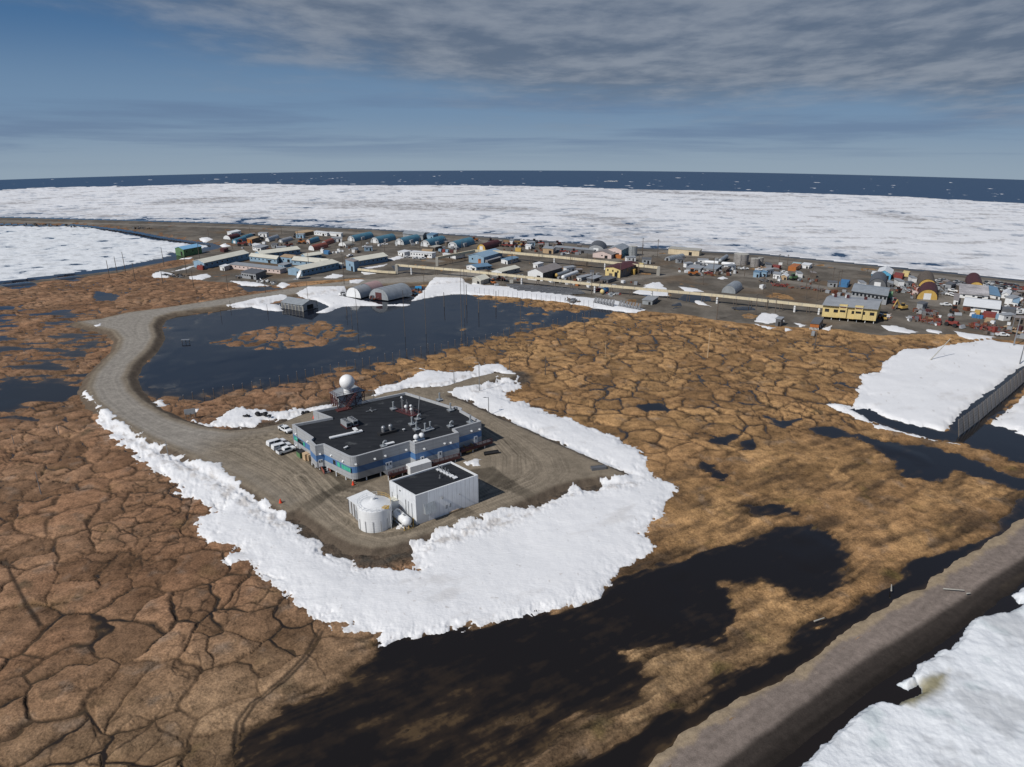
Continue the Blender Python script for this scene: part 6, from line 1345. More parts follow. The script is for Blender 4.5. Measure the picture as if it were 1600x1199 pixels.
pole(1272.5, 545, 517, 'brown pole in front of the orange hut', None, 0, 'thin_pole', .25)
for u, v, t_, lab in ((263,713,689,'thin grey pole in the snow left of the gravel road'), (64,771,738,'thin grey pole on the left tundra'), (22,694,684,'short white stake at the left frame edge'), (92,678,668,'short pale stake on the left tundra')):
    pole(u, v, t_, lab, None, 0, 'thin_pole', .12, Steel)
# street lights and drift markers around the station
lp = None
for u, v, t_, lab in ((749,610,566,'tall street light pole on the spur behind the station'), (763.5,646,621,'street light pole with flat lamp head at the snow edge right of the station'), (709.5,598,579,'short thin lamp pole in the snow behind the station'), (584.5,632,610,'thin lamp pole right of the radar dome')):
    o = pole(u, v, t_, lab, 'light poles around the station', 0, 'street_light', .16, Steel, 1.0, 'street light')
    h = max(3, zfor(u, v, 1.0, t_) - 1.0); MB().tube((0, 0, h - .1), (-1.0, -.2, h), .08, Steel, 6).box((-1.2, -.2, h - .05), (.9, .4, .14), Steel).build('lamp_head', o)
o = pole(1583.5, 541, 495, 'tall steel pole at the right edge beside the big snowfield', None, 0, 'thin_pole', .3, Steel)
o = pole(1593, 569, 535, 'second steel pole in the big snowfield at the right edge', None, 0, 'thin_pole', .25, Steel)
o = pole(1580, 519, 492, 'slim steel pole beside the brown truck', None, 0, 'thin_pole', .25, Steel)
x, y = at(1453, 563, .8); o = thing('leaning_pole', 'pale pole leaning far to the right on the big snowfield', 'pole', (x, y, 1.2 + drop(x, y)), 0); L_ = metres(1453, 562, 28)
MB().tube((0, 0, -.6), (metres(1453, 562, 30), 3.0, L_), .22, Beige, 8, .16).build('shaft', o)
# long row of thin posts across the wet tundra
G4 = 'row of thin dark posts across the wet tundra'
proto = None
ROW = [(288,630,610),(302,625,607),(319,621,604),(334.6,619,600),(350,616,598),(365.5,613,597),(380,611,594),(394.6,608,592),(408,605,590),(423,603,587),(437.5,599,584),(451,598,583),(464.6,592,578),(478,589,575),(491.6,588,574),(504,585,571),(517,581,568),(530,578,565),(542,575,561),(555.5,573,558),(567,571,556),(578,569,554),(591,569,553),(602,563,550),(614,562,548),(625,558,545),(636,556,543),(647.5,556,541),(658,552,539),(669,547,536),(679.5,548,533),(690,548,532),(700.5,544,530),(711,541,528),(720.5,539,525),(730.5,537,523),(740,538,522),(749,537,520),(759,533,519),(768,531,517),(778,530,516),(787,525,513),(796,521,509),(805,519,508),(815,520,506),(830,519,504),(839,517,502),(850,514,501),(864,509,497),(871,507,496),(886,504,492),(894,503,491),(901,501,489),(910,499,487),(920,498,487)]
def zat(u, v): return 0.2
for u, v, t_ in ROW:
    x, y = at(u, v, .1)
    if proto is None:
        proto = thing('marker_post', 'thin dark post in the long row across the wet tundra', 'post', (x, y, .1 + drop(x, y)), 0, G4); MB().tube((0, 0, -1.2), (0, 0, 3.0), .11, Wood, 6).build('shaft', proto); MB().box((0, 0, 2.9), (.34, .34, .12), Steel).build('cap', proto)
    else: dup(proto, (x, y, .1 + drop(x, y)), random.random() * 3)
G5 = 'thin stakes of the fence along the snowdrift'
proto = None
for k in range(26):
    u = 742 + k * 7.4; v = 458 + (u - 742) * .117; x, y = at(u, v, .5)
    if proto is None: proto = thing('fence_stake', 'thin stake of the fence standing in the long snowdrift', 'post', (x, y, .5 + drop(x, y)), 0, G5); MB().tube((0, 0, -1), (0, 0, 3.4), .07, Wood, 5).build('shaft', proto)
    else: dup(proto, (x, y, .5 + drop(x, y)), 0)
# snow fences
def panels(label, pts, hpx, n, gap=.12, mat=None, lean=.25, z=0.0):
    P = [Vector(at(u, v, z)) for u, v in pts]; o = thing('snow_fence', label, 'fence', (P[0].x, P[0].y, z + drop(P[0].x, P[0].y))); h = metres(*pts[0], hpx, z)
    seg = [(P[i + 1] - P[i]).length for i in range(len(P) - 1)]; tot = sum(seg)
    def pos(s):
        for i, l in enumerate(seg):
            if s <= l or i == len(seg) - 1: d = (P[i + 1] - P[i]).normalized(); return P[i] + d * s, d
            s -= l
    for k in range(n):
        c, d = pos(tot * (k + .5) / n); w_ = tot / n * (1 - gap) / 2; nn_ = Vector((-d.y, d.x)) * lean * h; c = c - P[0]; dz0 = drop(c.x + P[0].x, c.y + P[0].y) - drop(P[0].x, P[0].y); m = MB()
        for q in range(6):
            f0, f1 = .06 + q * .16, .06 + q * .16 + .135; a_, b_ = c - d * w_ + nn_ * f0, c + d * w_ + nn_ * f0; a2, b2 = c - d * w_ + nn_ * f1, c + d * w_ + nn_ * f1; t3 = Vector((d.y, -d.x)) * .07
            m.hexa([(a_.x, a_.y, h * f0 + dz0), (b_.x, b_.y, h * f0 + dz0), ((b_ + t3).x, (b_ + t3).y, h * f0 + dz0), ((a_ + t3).x, (a_ + t3).y, h * f0 + dz0), (a2.x, a2.y, h * f1 + dz0), (b2.x, b2.y, h * f1 + dz0), ((b2 + t3).x, (b2 + t3).y, h * f1 + dz0), ((a2 + t3).x, (a2 + t3).y, h * f1 + dz0)], mat or Grey)
        m.build('panel', o); m = MB()
        for s_ in (-.8, .8): e = c + d * w_ * s_ - Vector((d.y, -d.x)) * .1; m.tube((e.x, e.y, -1 + dz0), (e.x + nn_.x, e.y + nn_.y, h * 1.02 + dz0), .12, Wood, 5)
        m.build('post', o)
    return o
panels('tall grey panelled snow fence standing in dark water between the right snowfields', [(1498,683),(1515,670),(1532,657),(1547,644),(1563,630),(1580,616),(1600,598),(1640,566)], 24, 24, .2, paint('fence_grey', (.215,.21,.205), .6, .12))
panels('left slatted snow fence half buried in the long snowdrift', [(926,474),(958,480)], 9, 7, .3, GreyD, .6, .4)
panels('right slatted snow fence half buried in the long snowdrift', [(965,479),(1000,485)], 9, 7, .3, GreyD, .6, .4)
# panel frame by the road and the little platform in the basin
o = thing('panel_frame', 'grey panel frame on timber legs in the snow beside the road', 'sign', spot(298, 652, .6), R_(20)); MB().box((0, 0, 1.0), (3.4, .15, 1.9), Grey).build('panel', o)
for s_ in (-1.4, 0, 1.4): MB().tube((s_, -1.2, -.3), (s_, .1, 1.6), .1, Wood, 6).tube((s_, .1, -.3), (s_, .1, 2.9), .1, Wood, 6).build('leg', o)
o = thing('small_platform', 'small grey platform on legs standing in the flooded basin', 'platform', spot(290.5, 536, -.3), R_(5)); MB().box((0, 0, 1.4), (3.6, 1.4, .2), Steel).build('top', o)
for s_ in (-1.6, 0, 1.6): MB().tube((s_, 0, -.8), (s_, 0, 1.4), .12, Wood, 6).build('leg', o)
# dirty lumps in the drift north of the parking
for u, v, s_, lab in ((409,648,1.3,'largest dark dirt lump in the drift behind the parked trucks'), (385,650,.7,'small dark dirt lump at the left of that drift'), (420,650,.6,'thin dark lump right of the largest one'), (476,646,1.0,'dark lump near the left corner of the station roof')):
    x, y = at(u, v, 1.2); o = thing('dirt_lump', lab, 'lump', (x, y, 1.0 + drop(x, y))); m = MB()
    for q in range(9): m.ball((random.uniform(-1.3, 1.3) * s_, random.uniform(-.5, .5) * s_, .1 + .5 * s_ * random.random()), s_ * random.uniform(.35, .7), Black, 7, 5, sz=.7)
    m.build('clods', o)

# ------------------------------------------------------------------ vehicles and machines of the settlement
base = None
for u, v, hd, lab in ((636,403,20,'white pickup in front of the short white trailer'), (650.5,404.7,25,'left of two white pickups in front of the long white trailer'), (660,405.2,25,'right of two white pickups in front of the long white trailer'), (601,383,10,'white pickup beside the second teal warehouse'), (571,387,15,'white pickup alone on the gravel left of the teal warehouses'), (547,401,60,'white pickup on the gravel behind the rightmost barracks'), (1163,421.5,10,'left white pickup on the track below the storage tanks'), (1186,423,-5,'right white pickup on the track below the storage tanks'), (1477.5,478,-8,'white pickup in front of the front maroon hangar'), (1488,456,-40,'upper white pickup on the track beside the maroon hangar'), (1485,462,-35,'lower white pickup on the track beside the maroon hangar'), (1489.5,463.5,-70,'third white pickup facing the narrow white annex'), (1565.5,525.5,-8,'white pickup parked at the edge of the big right snowfield'), (1591,491.5,5,'white pickup nearest the right frame edge'), (1589,486,10,'white pickup just behind the one nearest the right frame edge'), (883.5,398,5,'white pickup under the long open shed'), (940,450.5,15,'white pickup under the front duct bridge'), (935,455.5,20,'red pickup under the front duct bridge'), (1224,427,0,'white pickup behind the white box store'), (1107,428.5,0,'red pickup parked before the row of grey sheds'), (818,377,0,'white pickup far back by the shore road')):
    red = lab.startswith('red')
    if red: pickup('pickup_truck', lab, RedB, False, True, spot(u, v, TZ), R_(hd), 'pickups in the settlement')
    elif base is None: base = pickup('pickup_truck', lab, White, False, True, spot(u, v, TZ), R_(hd), 'pickups in the settlement')
    else: dup(base, spot(u, v, TZ), R_(hd), lab)
def car(mat, loc_, rz):
    o = thing('scrap_car', 'dead car in the crowded scrapyard by the right-hand hangar', 'car', loc_, rz, 'dead cars in the scrapyard'); w = 1.8
    MB().hexa([(-2.2, -.9, .3), (2.2, -.9, .3), (2.2, .9, .3), (-2.2, .9, .3), (-2.15, -.85, .85), (2.1, -.85, .8), (2.1, .85, .8), (-2.15, .85, .85)], mat).build('body', o)
    MB().hexa([(-1.7, -.82, .85), (1.0, -.82, .85), (1.0, .82, .85), (-1.7, .82, .85), (-1.2, -.65, 1.4), (.4, -.65, 1.4), (.4, .65, 1.4), (-1.2, .65, 1.4)], Glass).build('windows', o); MB().box((-.4, 0, 1.4), (1.5, 1.25, .05), mat).build('roof', o)
    for x_ in (-1.35, 1.35):
        for y_ in (-.8, .8): MB().tube((x_, y_ - .1, .32), (x_, y_ + .1, .32), .32, Black, 10).build('wheel', o)
    return o
cars = []
for k in range(64):
    if k < 44: u, v = 1541 + (k % 11) * 4.9 + random.uniform(-1.5, 1.5), 442 + (k // 11) * 5.0 + (k % 11) * .55 + random.uniform(-1, 1)
    elif k < 56: u, v = random.uniform(1494, 1508), random.uniform(441, 452)
    else: u, v = random.uniform(1466, 1477), random.uniform(437, 450)
    if len(cars) < 4: cars.append(car((GreyD, White, Grey, Maroon)[len(cars)], spot(u, v, TZ), random.uniform(0, 6.28)))
    else: dup(cars[random.choice((0, 0, 1, 2, 2, 3))], spot(u, v, TZ), random.uniform(0, 6.28))
def machine(kind, label, u, v, hd, mat, k=1.0, group=None):
    o = thing(kind, label, kind.replace('_', ' '), spot(u, v, TZ), R_(hd), group)
    if kind == 'excavator':
        for s_ in (-1, 1): MB().hexa([(-2, s_ * 1.2 - .35, 0), (2, s_ * 1.2 - .35, 0), (2, s_ * 1.2 + .35, 0), (-2, s_ * 1.2 + .35, 0), (-2.4, s_ * 1.2 - .35, .8), (2.4, s_ * 1.2 - .35, .8), (2.4, s_ * 1.2 + .35, .8), (-2.4, s_ * 1.2 + .35, .8)], Black).build('track', o)
        MB().box((-.4, 0, .9), (3.6, 2.6, 1.2), mat).build('house', o); MB().box((.7, .8, 2.1), (1.4, 1.0, 1.3), Glass).box((.7, .8, 3.4), (1.5, 1.1, .08), mat).build('cab', o)
        MB().tube((1.2, -.3, 1.8), (3.6, -.3, 5.0), .35, mat, 8, .28).build('boom', o); MB().tube((3.6, -.3, 5.0), (5.4, -.3, 1.8), .28, mat, 8, .2).build('stick', o); MB().hexa([(5.0, -.8, .6), (5.9, -.8, .9), (5.9, .2, .9), (5.0, .2, .6), (4.9, -.8, 1.7), (5.6, -.8, 2.0), (5.6, .2, 2.0), (4.9, .2, 1.7)], Rust).build('bucket', o)
    else:
        MB().box((-.2, 0, .9), (4.2, 1.5, 1.0), mat).box((1.3, 0, 1.5), (1.5, 1.1, .7), mat).build('body', o); MB().box((-.7, 0, 1.9), (1.4, 1.3, 1.4), Glass).box((-.7, 0, 3.3), (1.6, 1.5, .1), mat).build('cab', o)
        for x_ in (-1.5, 1.5):
            for y_ in (-1, 1): MB().tube((x_, y_ - .25, .75), (x_, y_ + .25, .75), .75, Black, 12).build('wheel', o)
        for y_ in (-.6, .6): MB().tube((1.6, y_, 1.2), (3.6, y_, .8), .14, mat, 6).build('lift_arm', o)
        MB().hexa([(3.4, -1.4, .2), (4.4, -1.4, .2), (4.4, 1.4, .2), (3.4, 1.4, .2), (3.3, -1.4, 1.3), (3.7, -1.4, 1.3), (3.7, 1.4, 1.3), (3.3, 1.4, 1.3)], Grey if mat is not White else White).build('bucket', o)
    o.scale = (k,) * 3
    return o
machine('excavator', 'yellow excavator on the track left of the front maroon hangar', 1409, 484, 200, Yellow, 1.1)
machine('loader', 'red front loader right of the rusty scrap pile', 1487, 510, -60, RedB, 1.3)
machine('loader', 'orange loader with white bucket before the white garage', 1491, 490, -100, Rust, 1.2)
machine('loader', 'orange loader beside the beige shed', 771, 445, -60, Orange, 1.0)
machine('loader', 'red loader behind the orange one near the beige shed', 782, 439, 10, RedB, 1.0)
machine('tractor', 'green tractor right of the white box store', 1240, 437.5, 20, Green, 1.2)
machine('loader', 'orange loader in front of the row of grey sheds', 1083, 431, 0, Orange, 1.4)
machine('loader', 'red loader in front of the slate blue huts', 379, 384.5, 10, RedB, 1.6)
machine('loader', 'orange loader left of the teal half-round hut', 472, 381, 0, Orange, 1.3)
machine('loader', 'red machine at the right end of the grey bunkhouse', 1397, 475, 60, RedB, 1.0)
machine('loader', 'rust-coloured loader on the far gravel behind the excavator', 1404, 457, 30, Rust, 1.0)
machine('loader', 'orange loader by the heap right of the yellow building', 1381, 500, 80, Yellow, .9)
for u, v, mt, lab in ((846,383,RedB,'red machine far back near the shore road'), (789,386,RedB,'red machine just right of the brown half-round hut'), (797,386.5,RedB,'second red machine right of the brown hut'), (804,386,Maroon,'maroon machine in the far machine row'), (812,385.5,Yellow,'yellow machine in the far machine row'), (819,385.5,RedB,'red machine beside the yellow one in the far row'), (742,377.5,Orange,'orange machine behind the rightmost teal warehouse'), (836,380.5,GreyD,'dark machine far back behind the white cabin'), (872,383.5,RedB,'dark red machine behind the tan shed'), (880,396,RedB,'red truck parked in the long open shed'), (898,396.5,RedB,'second red truck under the long open shed'), (407,375,GreyD,'dark truck behind the orange shed'), (450,386,Maroon,'maroon truck behind the rear barracks'), (463,371.5,GreyD,'dark truck before the long tan store'), (768,379.5,Maroon,'maroon machine behind the brown half-round hut'), (826,387,GreyD,'dark machine behind the white cabin')):
    machine('loader', lab, u, v, random.uniform(-30, 40), mt, 1.15, 'old machines around the settlement')
def scrap(label, u0, v0, u1, v1, n, mats, h=2.0, w=5.0):
    a = Vector(at(u0, v0, TZ)); b = Vector(at(u1, v1, TZ)); d = b - a; o = thing('scrap_pile', label, 'scrap', (a.x, a.y, TZ + drop(a.x, a.y)), math.atan2(d.y, d.x)); L_ = d.length; m1 = MB()
    for k in range(n):
        x = random.uniform(0, L_); y = random.uniform(-w / 2, w / 2); z_ = random.uniform(0, h * .5); mt = random.choice(mats)
        if k % 3: 
            t_ = random.uniform(0, 3.14); l = random.uniform(1, 4); m1.tube((x, y, z_), (x + l * math.cos(t_), y + .6 * l * math.sin(t_), z_ + random.uniform(-.2, .9) + .2), random.uniform(.1, .3), mt, 5)
        else: m1.box((x, y, 0), (random.uniform(.8, 2.6), random.uniform(.6, 1.8), random.uniform(.5, h)), mt, random.uniform(0, 3))
    m1.build('heap', o); pass; return o
RM = [Rust, Rust, Maroon, GreyD, Wood, RedB]; GM = [Grey, GreyD, Steel, Wood, Galv]
scrap('heap of rusty red scrap machines left of the red front loader', 1429, 500, 1468, 508, 70, RM, 2.6, 8)
scrap('upper part of the rusty scrap yard with grey engines', 1426, 487, 1462, 494, 60, RM + GM, 2.6, 6)
scrap('long dark red row of scrap hulls at the edge of the right snowfield', 1516, 511, 1570, 520, 110, RM, 3.0, 7)
scrap('row of rusty sleds left of the small yellow building yard', 1208, 447, 1230, 448, 40, RM, 1.6, 4)
scrap('row of dark sleds and beams on the gravel right of the rusty ones', 1233, 449, 1285, 454, 50, [GreyD, Rust, Wood], 1.0, 5)
scrap('dark trailer frames below the two blue cabins', 1186, 440, 1209, 442, 40, [GreyD, Black, Wood], 1.6, 4)
scrap('jumble of scrap and boats right of the dark grey hangar', 1396, 451, 1425, 457, 60, GM + [Rust, White], 1.5, 14)
scrap('jumble of parts along the right side of the front maroon hangar', 1467, 462, 1472, 448, 50, GM, 2.0, 6)
scrap('brown crates stacked along the left side of the front maroon hangar', 1427, 466, 1431, 449, 50, [Brick, Wood, Pink], 2.4, 3)
scrap('heap of poles and netting right of the yellow building', 1375, 495, 1386, 498, 40, [White, Pink, Orange, GreyD], 1.8, 6)
scrap('pile of lumber around the left storage tanks', 1185, 420, 1215, 421, 50, [Tan, Wood, Rust], 1.2, 5)
scrap('jumble of parts behind the white tanks', 1083, 414, 1104, 415, 50, GM + [White], 1.8, 6)
scrap('pile of grey debris beside the grey container workshop', 369, 434.5, 379, 434, 30, GM, 1.6, 4)
scrap('debris on the snow below the grey workshop', 402, 440, 430, 444, 40, [White, GreyD, Wood], 1.2, 6)
scrap('dark beams lying on the snow at the left settlement edge', 258, 430, 290, 433, 40, [GreyD, Black, Wood], 1.0, 8)
scrap('debris around the white warehouse and front duct', 856, 440, 900, 445, 60, GM + [White, Black], 1.4, 5)
scrap('dark litter beside the sheds under the front duct bridge', 948, 459, 962, 462, 30, GM + [RedB], 1.2, 8)
scrap('red hulls at the far right frame edge by the shore', 1585, 452, 1608, 455, 50, RM, 2.5, 6)
scrap('white boats and parts beside the parked trucks at the right frame edge', 1580, 485, 1604, 470, 50, GM + [White, White], 1.8, 10)
scrap('dark piles on the barrier beach left of the frozen lagoon', 40, 352, 140, 355, 50, [GreyD, Black, Wood], 2.5, 10)
scrap('dark pile on the bare ground right of the frozen lagoon', 212, 357, 236, 358.5, 30, [GreyD, Black, Wood], 2.0, 8)
scrap('dark equipment beside the nearest half-round hut', 533, 461, 541, 463, 24, [Black, GreyD, White], 1.8, 4)
scrap('rust debris at the front of the nearest half-round hut', 581, 467, 592, 468, 24, [Rust, Maroon, GreyD], 2.4, 3)
scrap('orange and red debris by the bright blue truck', 645, 456, 655, 458, 20, [Orange, Rust, GreyD], 1.4, 4)
scrap('pallets and dark gear on the long snowdrift', 884, 470, 900, 474, 40, [GreyD, Wood, Steel], 2.0, 5)
ps = None
for r_ in range(4):
    for k in range(9):
        u = 800 + k * 12 + r_ * 5; v = 446.5 + r_ * 2.7 + k * .95
        if v > 461: continue
        if ps is None:
            ps = thing('pipe_stack', 'low stack of grey pipes in the storage rows along the snowdrift', 'pipe stack', spot(u, v, TZ), R_(12), 'pipe stacks along the snowdrift')
            m = MB()
            for q in range(7): m.tube((-3.4, (q - 3) * .42, .45), (3.4, (q - 3) * .42, .45), .2, Steel, 6)
            for q in range(4): m.tube((-3.3, (q - 1.5) * .45, .82), (3.2, (q - 1.5) * .45, .82), .2, GreyD, 6)
            m.build('pipe', ps); m = MB()
            for s_ in (-2.6, 0, 2.6): m.box((s_, 0, -.1), (.25, 3.2, .35), Wood)
            m.build('sleeper', ps)
        else: dup(ps, spot(u + random.uniform(-2, 2), v, TZ), R_(12 + random.uniform(-8, 8)))
# brown flatbed by the right edge
o = thing('flatbed_truck', 'brown flatbed truck near the steel pole at the right edge', 'truck', spot(1583, 516, TZ), R_(-60)); MB().box((-1.2, 0, .9), (5.5, 2.3, .35), Tan).build('bed', o); MB().box((2.6, 0, .6), (1.8, 2.2, 2.0), Maroon).build('cab', o)
for x_ in (-3, -1.5, 2.6):
    for y_ in (-1.1, 1.1): MB().tube((x_, y_ - .15, .5), (x_, y_ + .15, .5), .5, Black, 10).build('wheel', o)
o = dup(o, spot(1595, 524, TZ), R_(-75), 'second brown flatbed in front of the first one at the right edge')
# drift logs on the beach
for u, v, l, a_, lab in ((1490,923,4,-10,'pale driftwood plank on the gravel beach'), (1513,929,.8,0,'tiny white float on the gravel beach'), (1280,970,2.5,20,'small pale log at the grass edge of the beach'), (1393,920,2.2,60,'short pale stick beside the ditch')):
    o = thing('driftwood', lab, 'driftwood', spot(u, v, .4), R_(a_)); MB().tube((-l / 2, 0, .2), (l / 2, .1, .25), .16, Beige, 7, .1).build('log', o)
ib = thing('iceberg', 'small grey iceberg floating alone on the open sea', 'iceberg', spot(955, 284, -1.9)); m = MB()
for q in range(7): m.ball(((q - 3) * 4, random.uniform(-3, 3), 0), random.uniform(3, 5), Grey, 8, 6, sz=random.uniform(.3, .6))
m.build('ice', ib)

# loose goods spread over the yards
kinds = [('supply_crate', 'weathered wooden crate among the loose goods of the yards', 'crate', Wood), ('supply_crate', 'grey metal box among the loose goods of the yards', 'crate', Grey), ('supply_crate', 'white box among the loose goods of the yards', 'crate', White), ('supply_crate', 'rusty box among the loose goods of the yards', 'crate', Rust)]
protos = []
YARDS = [(860,425,960,442),(900,440,1010,452),(760,432,830,440),(1060,418,1140,432),(1180,436,1290,456),(1380,455,1430,470),(1470,440,1500,452),(1500,470,1600,500),(640,386,740,396),(780,384,860,394),(360,376,470,392),(560,376,700,386),(500,384,560,396),(860,392,930,400),(1420,490,1500,510),(1540,505,1600,530),(1290,455,1330,466),(1120,418,1160,430)]
for k in range(230):
    a = YARDS[k % len(YARDS)]; q = random.choice((0, 0, 1, 1, 2, 3)) if k > 3 else k; u, v = random.uniform(a[0], a[2]), random.uniform(a[1], a[3]); p = spot(u, v, TZ)
    if k < 4:
        nm_, lb, ct, mt = kinds[k]; o = thing(nm_, lb, ct, p, random.uniform(0, 3), lb.split(' among')[0].replace('box', 'boxes').replace('crate', 'crates') + ' in the yards')
        MB().box((0, 0, .1), (2.0, 1.5, 1.3), mt).build('box', o); MB().box((0, -.5, -.1), (2.0, .2, .2), Wood).box((0, .5, -.1), (2.0, .2, .2), Wood).build('skid', o); protos.append(o)
    else: dup(protos[q], p, random.uniform(0, 3), None, random.uniform(.6, 1.5))
proto = None
for k in range(60):
    a = YARDS[(k * 5) % len(YARDS)]; u, v = random.uniform(a[0], a[2]), random.uniform(a[1], a[3])
    for z in range(2):
        if proto is None:
            proto = thing('oil_drum', 'rusty oil drum standing in the yards', 'drum', spot(u, v, TZ), 0, 'rusty oil drums in the yards'); m = MB().tube((0, 0, -.1), (0, 0, 1.0), .35, Rust, 10)
            for zz in (.3, .65): m.tube((0, 0, zz), (0, 0, zz + .05), .38, Rust, 10)
            m.build('drum', proto)
        else: x, y, zz = spot(u + z * 1.1, v, TZ); dup(proto, (x, y, zz), 0)

protos = []
SH = [('storage_shed', 'weathered grey storage shed among the crowded yards', 'shed', Grey, GreyD, 5.0), ('storage_shed', 'faded brown storage shed among the crowded yards', 'shed', Wood, Mauve, 4.2), ('storage_trailer', 'dull white storage trailer among the crowded yards', 'trailer', White, Grey, 7.0), ('storage_trailer', 'pale blue storage trailer among the crowded yards', 'trailer', BlueL, Grey, 6.0)]
PTS = [(765,383.5),(780,381.5),(800,380.5),(830,384),(845,387),(855,384),(868,386),(905,389),(912,395),(985,408),(1010,412),(1062,411),(1075,417),(1090,417),(1098,412),(1140,422),(1200,420),(1212,427),(1200,428),(1248,433),(1270,433),(1300,448),(1340,452),(1346,448),(1404,446),(1420,447),(1425,440),(1478,446),(1484,452),(1500,455),(1506,460),(1580,474),(1587,467),(1594,462),(1572,500),(1590,505),(1440,482),(905,427),(925,430),(890,425),(700,383),(690,380),(640,378),(527,378),(555,394),(576,392),(430,387),(440,392),(470,372),(395,370),(412,370)]
for k, (u, v) in enumerate(PTS):
    q = k if k < 4 else random.choice((0, 0, 1, 1, 2, 2, 3)); p = spot(u, v, TZ); rz = R_(random.choice((-12, 15, 35, 80)))
    if k < 4:
        nm_, lb, ct, wl__, rf__, ln = SH[k]; o = thing(nm_, lb, ct, p, rz, lb.split(' among')[0] + 's in the yards')
        MB().box((0, 0, -.2), (ln, 2.8, 2.9), wl__).build('wall', o); MB().hexa([(-ln / 2 - .2, -1.6, 2.72), (ln / 2 + .2, -1.6, 2.72), (ln / 2 + .2, 1.6, 2.72), (-ln / 2 - .2, 1.6, 2.72), (-ln / 2 - .2, -1.6, 2.9), (ln / 2 + .2, -1.6, 2.9), (ln / 2 + .2, 1.6, 3.3), (-ln / 2 - .2, 1.6, 3.3)], rf__).build('roof', o)
        MB().box((ln * .2, -1.43, 0), (1.0, .08, 2.0), DarkVoid).build('door', o); MB().box((-ln * .2, -1.43, 1.2), (1.1, .08, .8), Glass).build('window', o); protos.append(o)
    else: dup(protos[q], p, rz, None, random.uniform(.85, 1.25))
# ------------------------------------------------------------------ light, sky, camera
SUN_AZ = 220.0; SUN_EL = 42.0          # direction the light comes from, degrees counter-clockwise from +X
w = bpy.data.worlds.new('World'); S.world = w; w.use_nodes = True
t = w.node_tree; t.nodes.clear(); L = t.links.new
out = N(t, 'ShaderNodeOutputWorld'); bg = N(t, 'ShaderNodeBackground'); L(bg.outputs[0], out.inputs[0])
sky = N(t, 'ShaderNodeTexSky', sky_type='NISHITA', sun_disc=False, sun_elevation=R_(SUN_EL), sun_rotation=R_(90 - SUN_AZ), altitude=100.0, air_density=1.0, dust_density=0.6, ozone_density=2.5)
BGS = 0.075
bg.inputs['Strength'].default_value = BGS
geo = N(t, 'ShaderNodeTexCoord'); sep = N(t, 'ShaderNodeSeparateXYZ'); L(geo.outputs['Generated'], sep.inputs[0])
def mth(op, a, b=None, c=None, clamp=False):
    n = N(t, 'ShaderNodeMath', operation=op); n.use_clamp = clamp
    for i, v in enumerate((a, b, c)):
        if v is None: continue
        if isinstance(v, (int, float)): n.inputs[i].default_value = v
        else: L(v, n.inputs[i])
    return n.outputs[0]
def rng(v, a, b, c=0.0, d=1.0, kind='SMOOTHSTEP'):
    n = N(t, 'ShaderNodeMapRange', interpolation_type=kind); L(v, n.inputs['Value'])
    for k, x in (('From Min', a), ('From Max', b), ('To Min', c), ('To Max', d)): n.inputs[k].default_value = x
    return n.outputs[0]
dx, dy, dz = sep.outputs
u = mth('DIVIDE', dx, mth('MAXIMUM', dy, 0.12))
den = mth('ADD', mth('MAXIMUM', dz, -0.06), 0.16)
cx = mth('DIVIDE', u, den); cy = mth('DIVIDE', 1.0, den)
comb = N(t, 'ShaderNodeCombineXYZ'); L(cx, comb.inputs[0]); L(cy, comb.inputs[1])
def noise(scale, rot, sx, det=7.0, rough=0.58, dist=0.3):
    mp = N(t, 'ShaderNodeMapping'); mp.inputs['Rotation'].default_value = (0, 0, R_(rot)); mp.inputs['Scale'].default_value = (sx, 1, 1); L(comb.outputs[0], mp.inputs['Vector'])
    n = N(t, 'ShaderNodeTexNoise', i_Scale=scale, i_Detail=det, i_Roughness=rough, i_Distortion=dist); L(mp.outputs[0], n.inputs['Vector']); return n.outputs['Fac']
nb = noise(0.55, -25, 0.7); nm = noise(1.6, -30, 0.5, 6.0, 0.5, 0.1); nf = noise(3.6, -14, 0.85, 8.0, 0.6, 0.1); ns = noise(0.9, 0, 0.35)
def mixrgb(f, a, b):
    n = N(t, 'ShaderNodeMix', data_type='RGBA'); L(f, n.inputs['Factor'])
    for k, x in (('A', a), ('B', b)):
        if isinstance(x, tuple): n.inputs[k].default_value = (*[q / BGS for q in x], 1)
        else: L(x, n.inputs[k])
    return n.outputs['Result']
# clear air: pale at the horizon, deep blue above
c0 = mixrgb(rng(dz, -0.06, 0.03), (0.285, 0.365, 0.445), (0.165, 0.265, 0.40))
c1 = mixrgb(rng(dz, 0.02, 0.14), c0, (0.060, 0.150, 0.305))
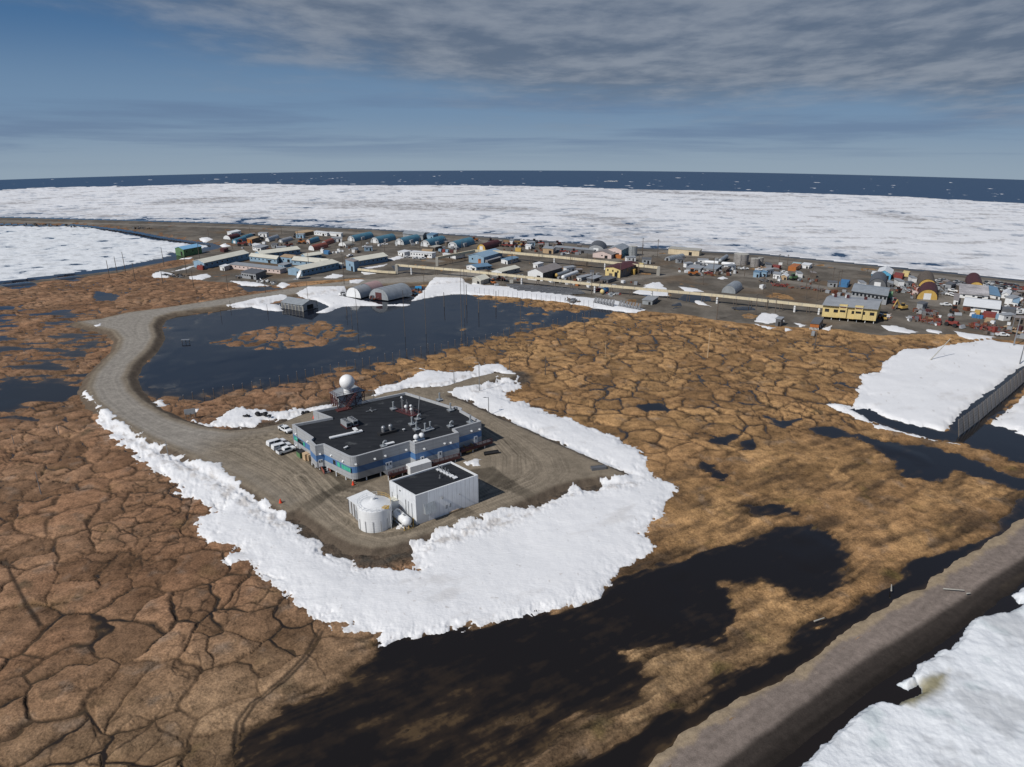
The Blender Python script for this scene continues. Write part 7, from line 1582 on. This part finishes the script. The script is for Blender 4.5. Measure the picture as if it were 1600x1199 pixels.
# low stratus veil
fs = mth('MULTIPLY', rng(ns, 0.42, 0.62), mth('MULTIPLY', rng(dz, -0.05, -0.01), rng(dz, 0.055, 0.02)))
c2 = mixrgb(mth('MULTIPLY', fs, 0.6), c1, (0.125, 0.190, 0.310))
# main cloud deck, thick to the right and overhead
side = rng(mth('ADD', u, mth('MULTIPLY', dz, 2.6)), -0.62, 0.30)
up = rng(mth('ADD', dz, mth('MULTIPLY', u, 0.02)), -0.03, 0.115)
dens = mth('ADD', mth('ADD', mth('MULTIPLY', mth('MULTIPLY', side, up), 0.62), mth('MULTIPLY', nb, 0.75)), mth('MULTIPLY', nm, 0.30))
f3 = rng(mth('ADD', dens, mth('MULTIPLY', nf, 0.22)), 0.74, 1.16)
lit = mth('ADD', mth('MULTIPLY', nm, 0.45), mth('MULTIPLY', nf, 0.70))
cl = mixrgb(rng(lit, 0.44, 0.74), (0.122, 0.156, 0.214), (0.258, 0.288, 0.338))
c3 = mixrgb(mth('MULTIPLY', f3, 0.86), c2, cl)
# above the picture the real sky model takes over
fin = mixrgb(rng(dz, 0.16, 0.40), c3, sky.outputs[0])
L(fin, bg.inputs['Color'])

sl = bpy.data.lights.new('sun', 'SUN'); sl.energy = 3.6; sl.angle = R_(0.53); sl.color = (1.0, 0.955, 0.89)
so = bpy.data.objects.new('sun', sl); COL.objects.link(so)
so.rotation_euler = Vector((-math.cos(R_(SUN_AZ)) * math.cos(R_(SUN_EL)), -math.sin(R_(SUN_AZ)) * math.cos(R_(SUN_EL)), -math.sin(R_(SUN_EL)))).to_track_quat('-Z', 'Y').to_euler()
cd = bpy.data.cameras.new('camera'); co = bpy.data.objects.new('camera', cd); COL.objects.link(co)
cd.sensor_width = 36; cd.lens = 36 * FPX / 1600; cd.clip_start = 0.5; cd.clip_end = 20000
co.location = (0, 0, CAM_H); co.rotation_euler = (R_(90) - PITCH, 0, 0)
S.camera = co
S.view_settings.view_transform = 'Standard'; S.view_settings.look = 'None'; S.view_settings.exposure = 0.0; S.view_settings.gamma = 1
S.render.engine = 'CYCLES'
S.cycles.max_bounces = 5; S.cycles.diffuse_bounces = 2; S.cycles.glossy_bounces = 3
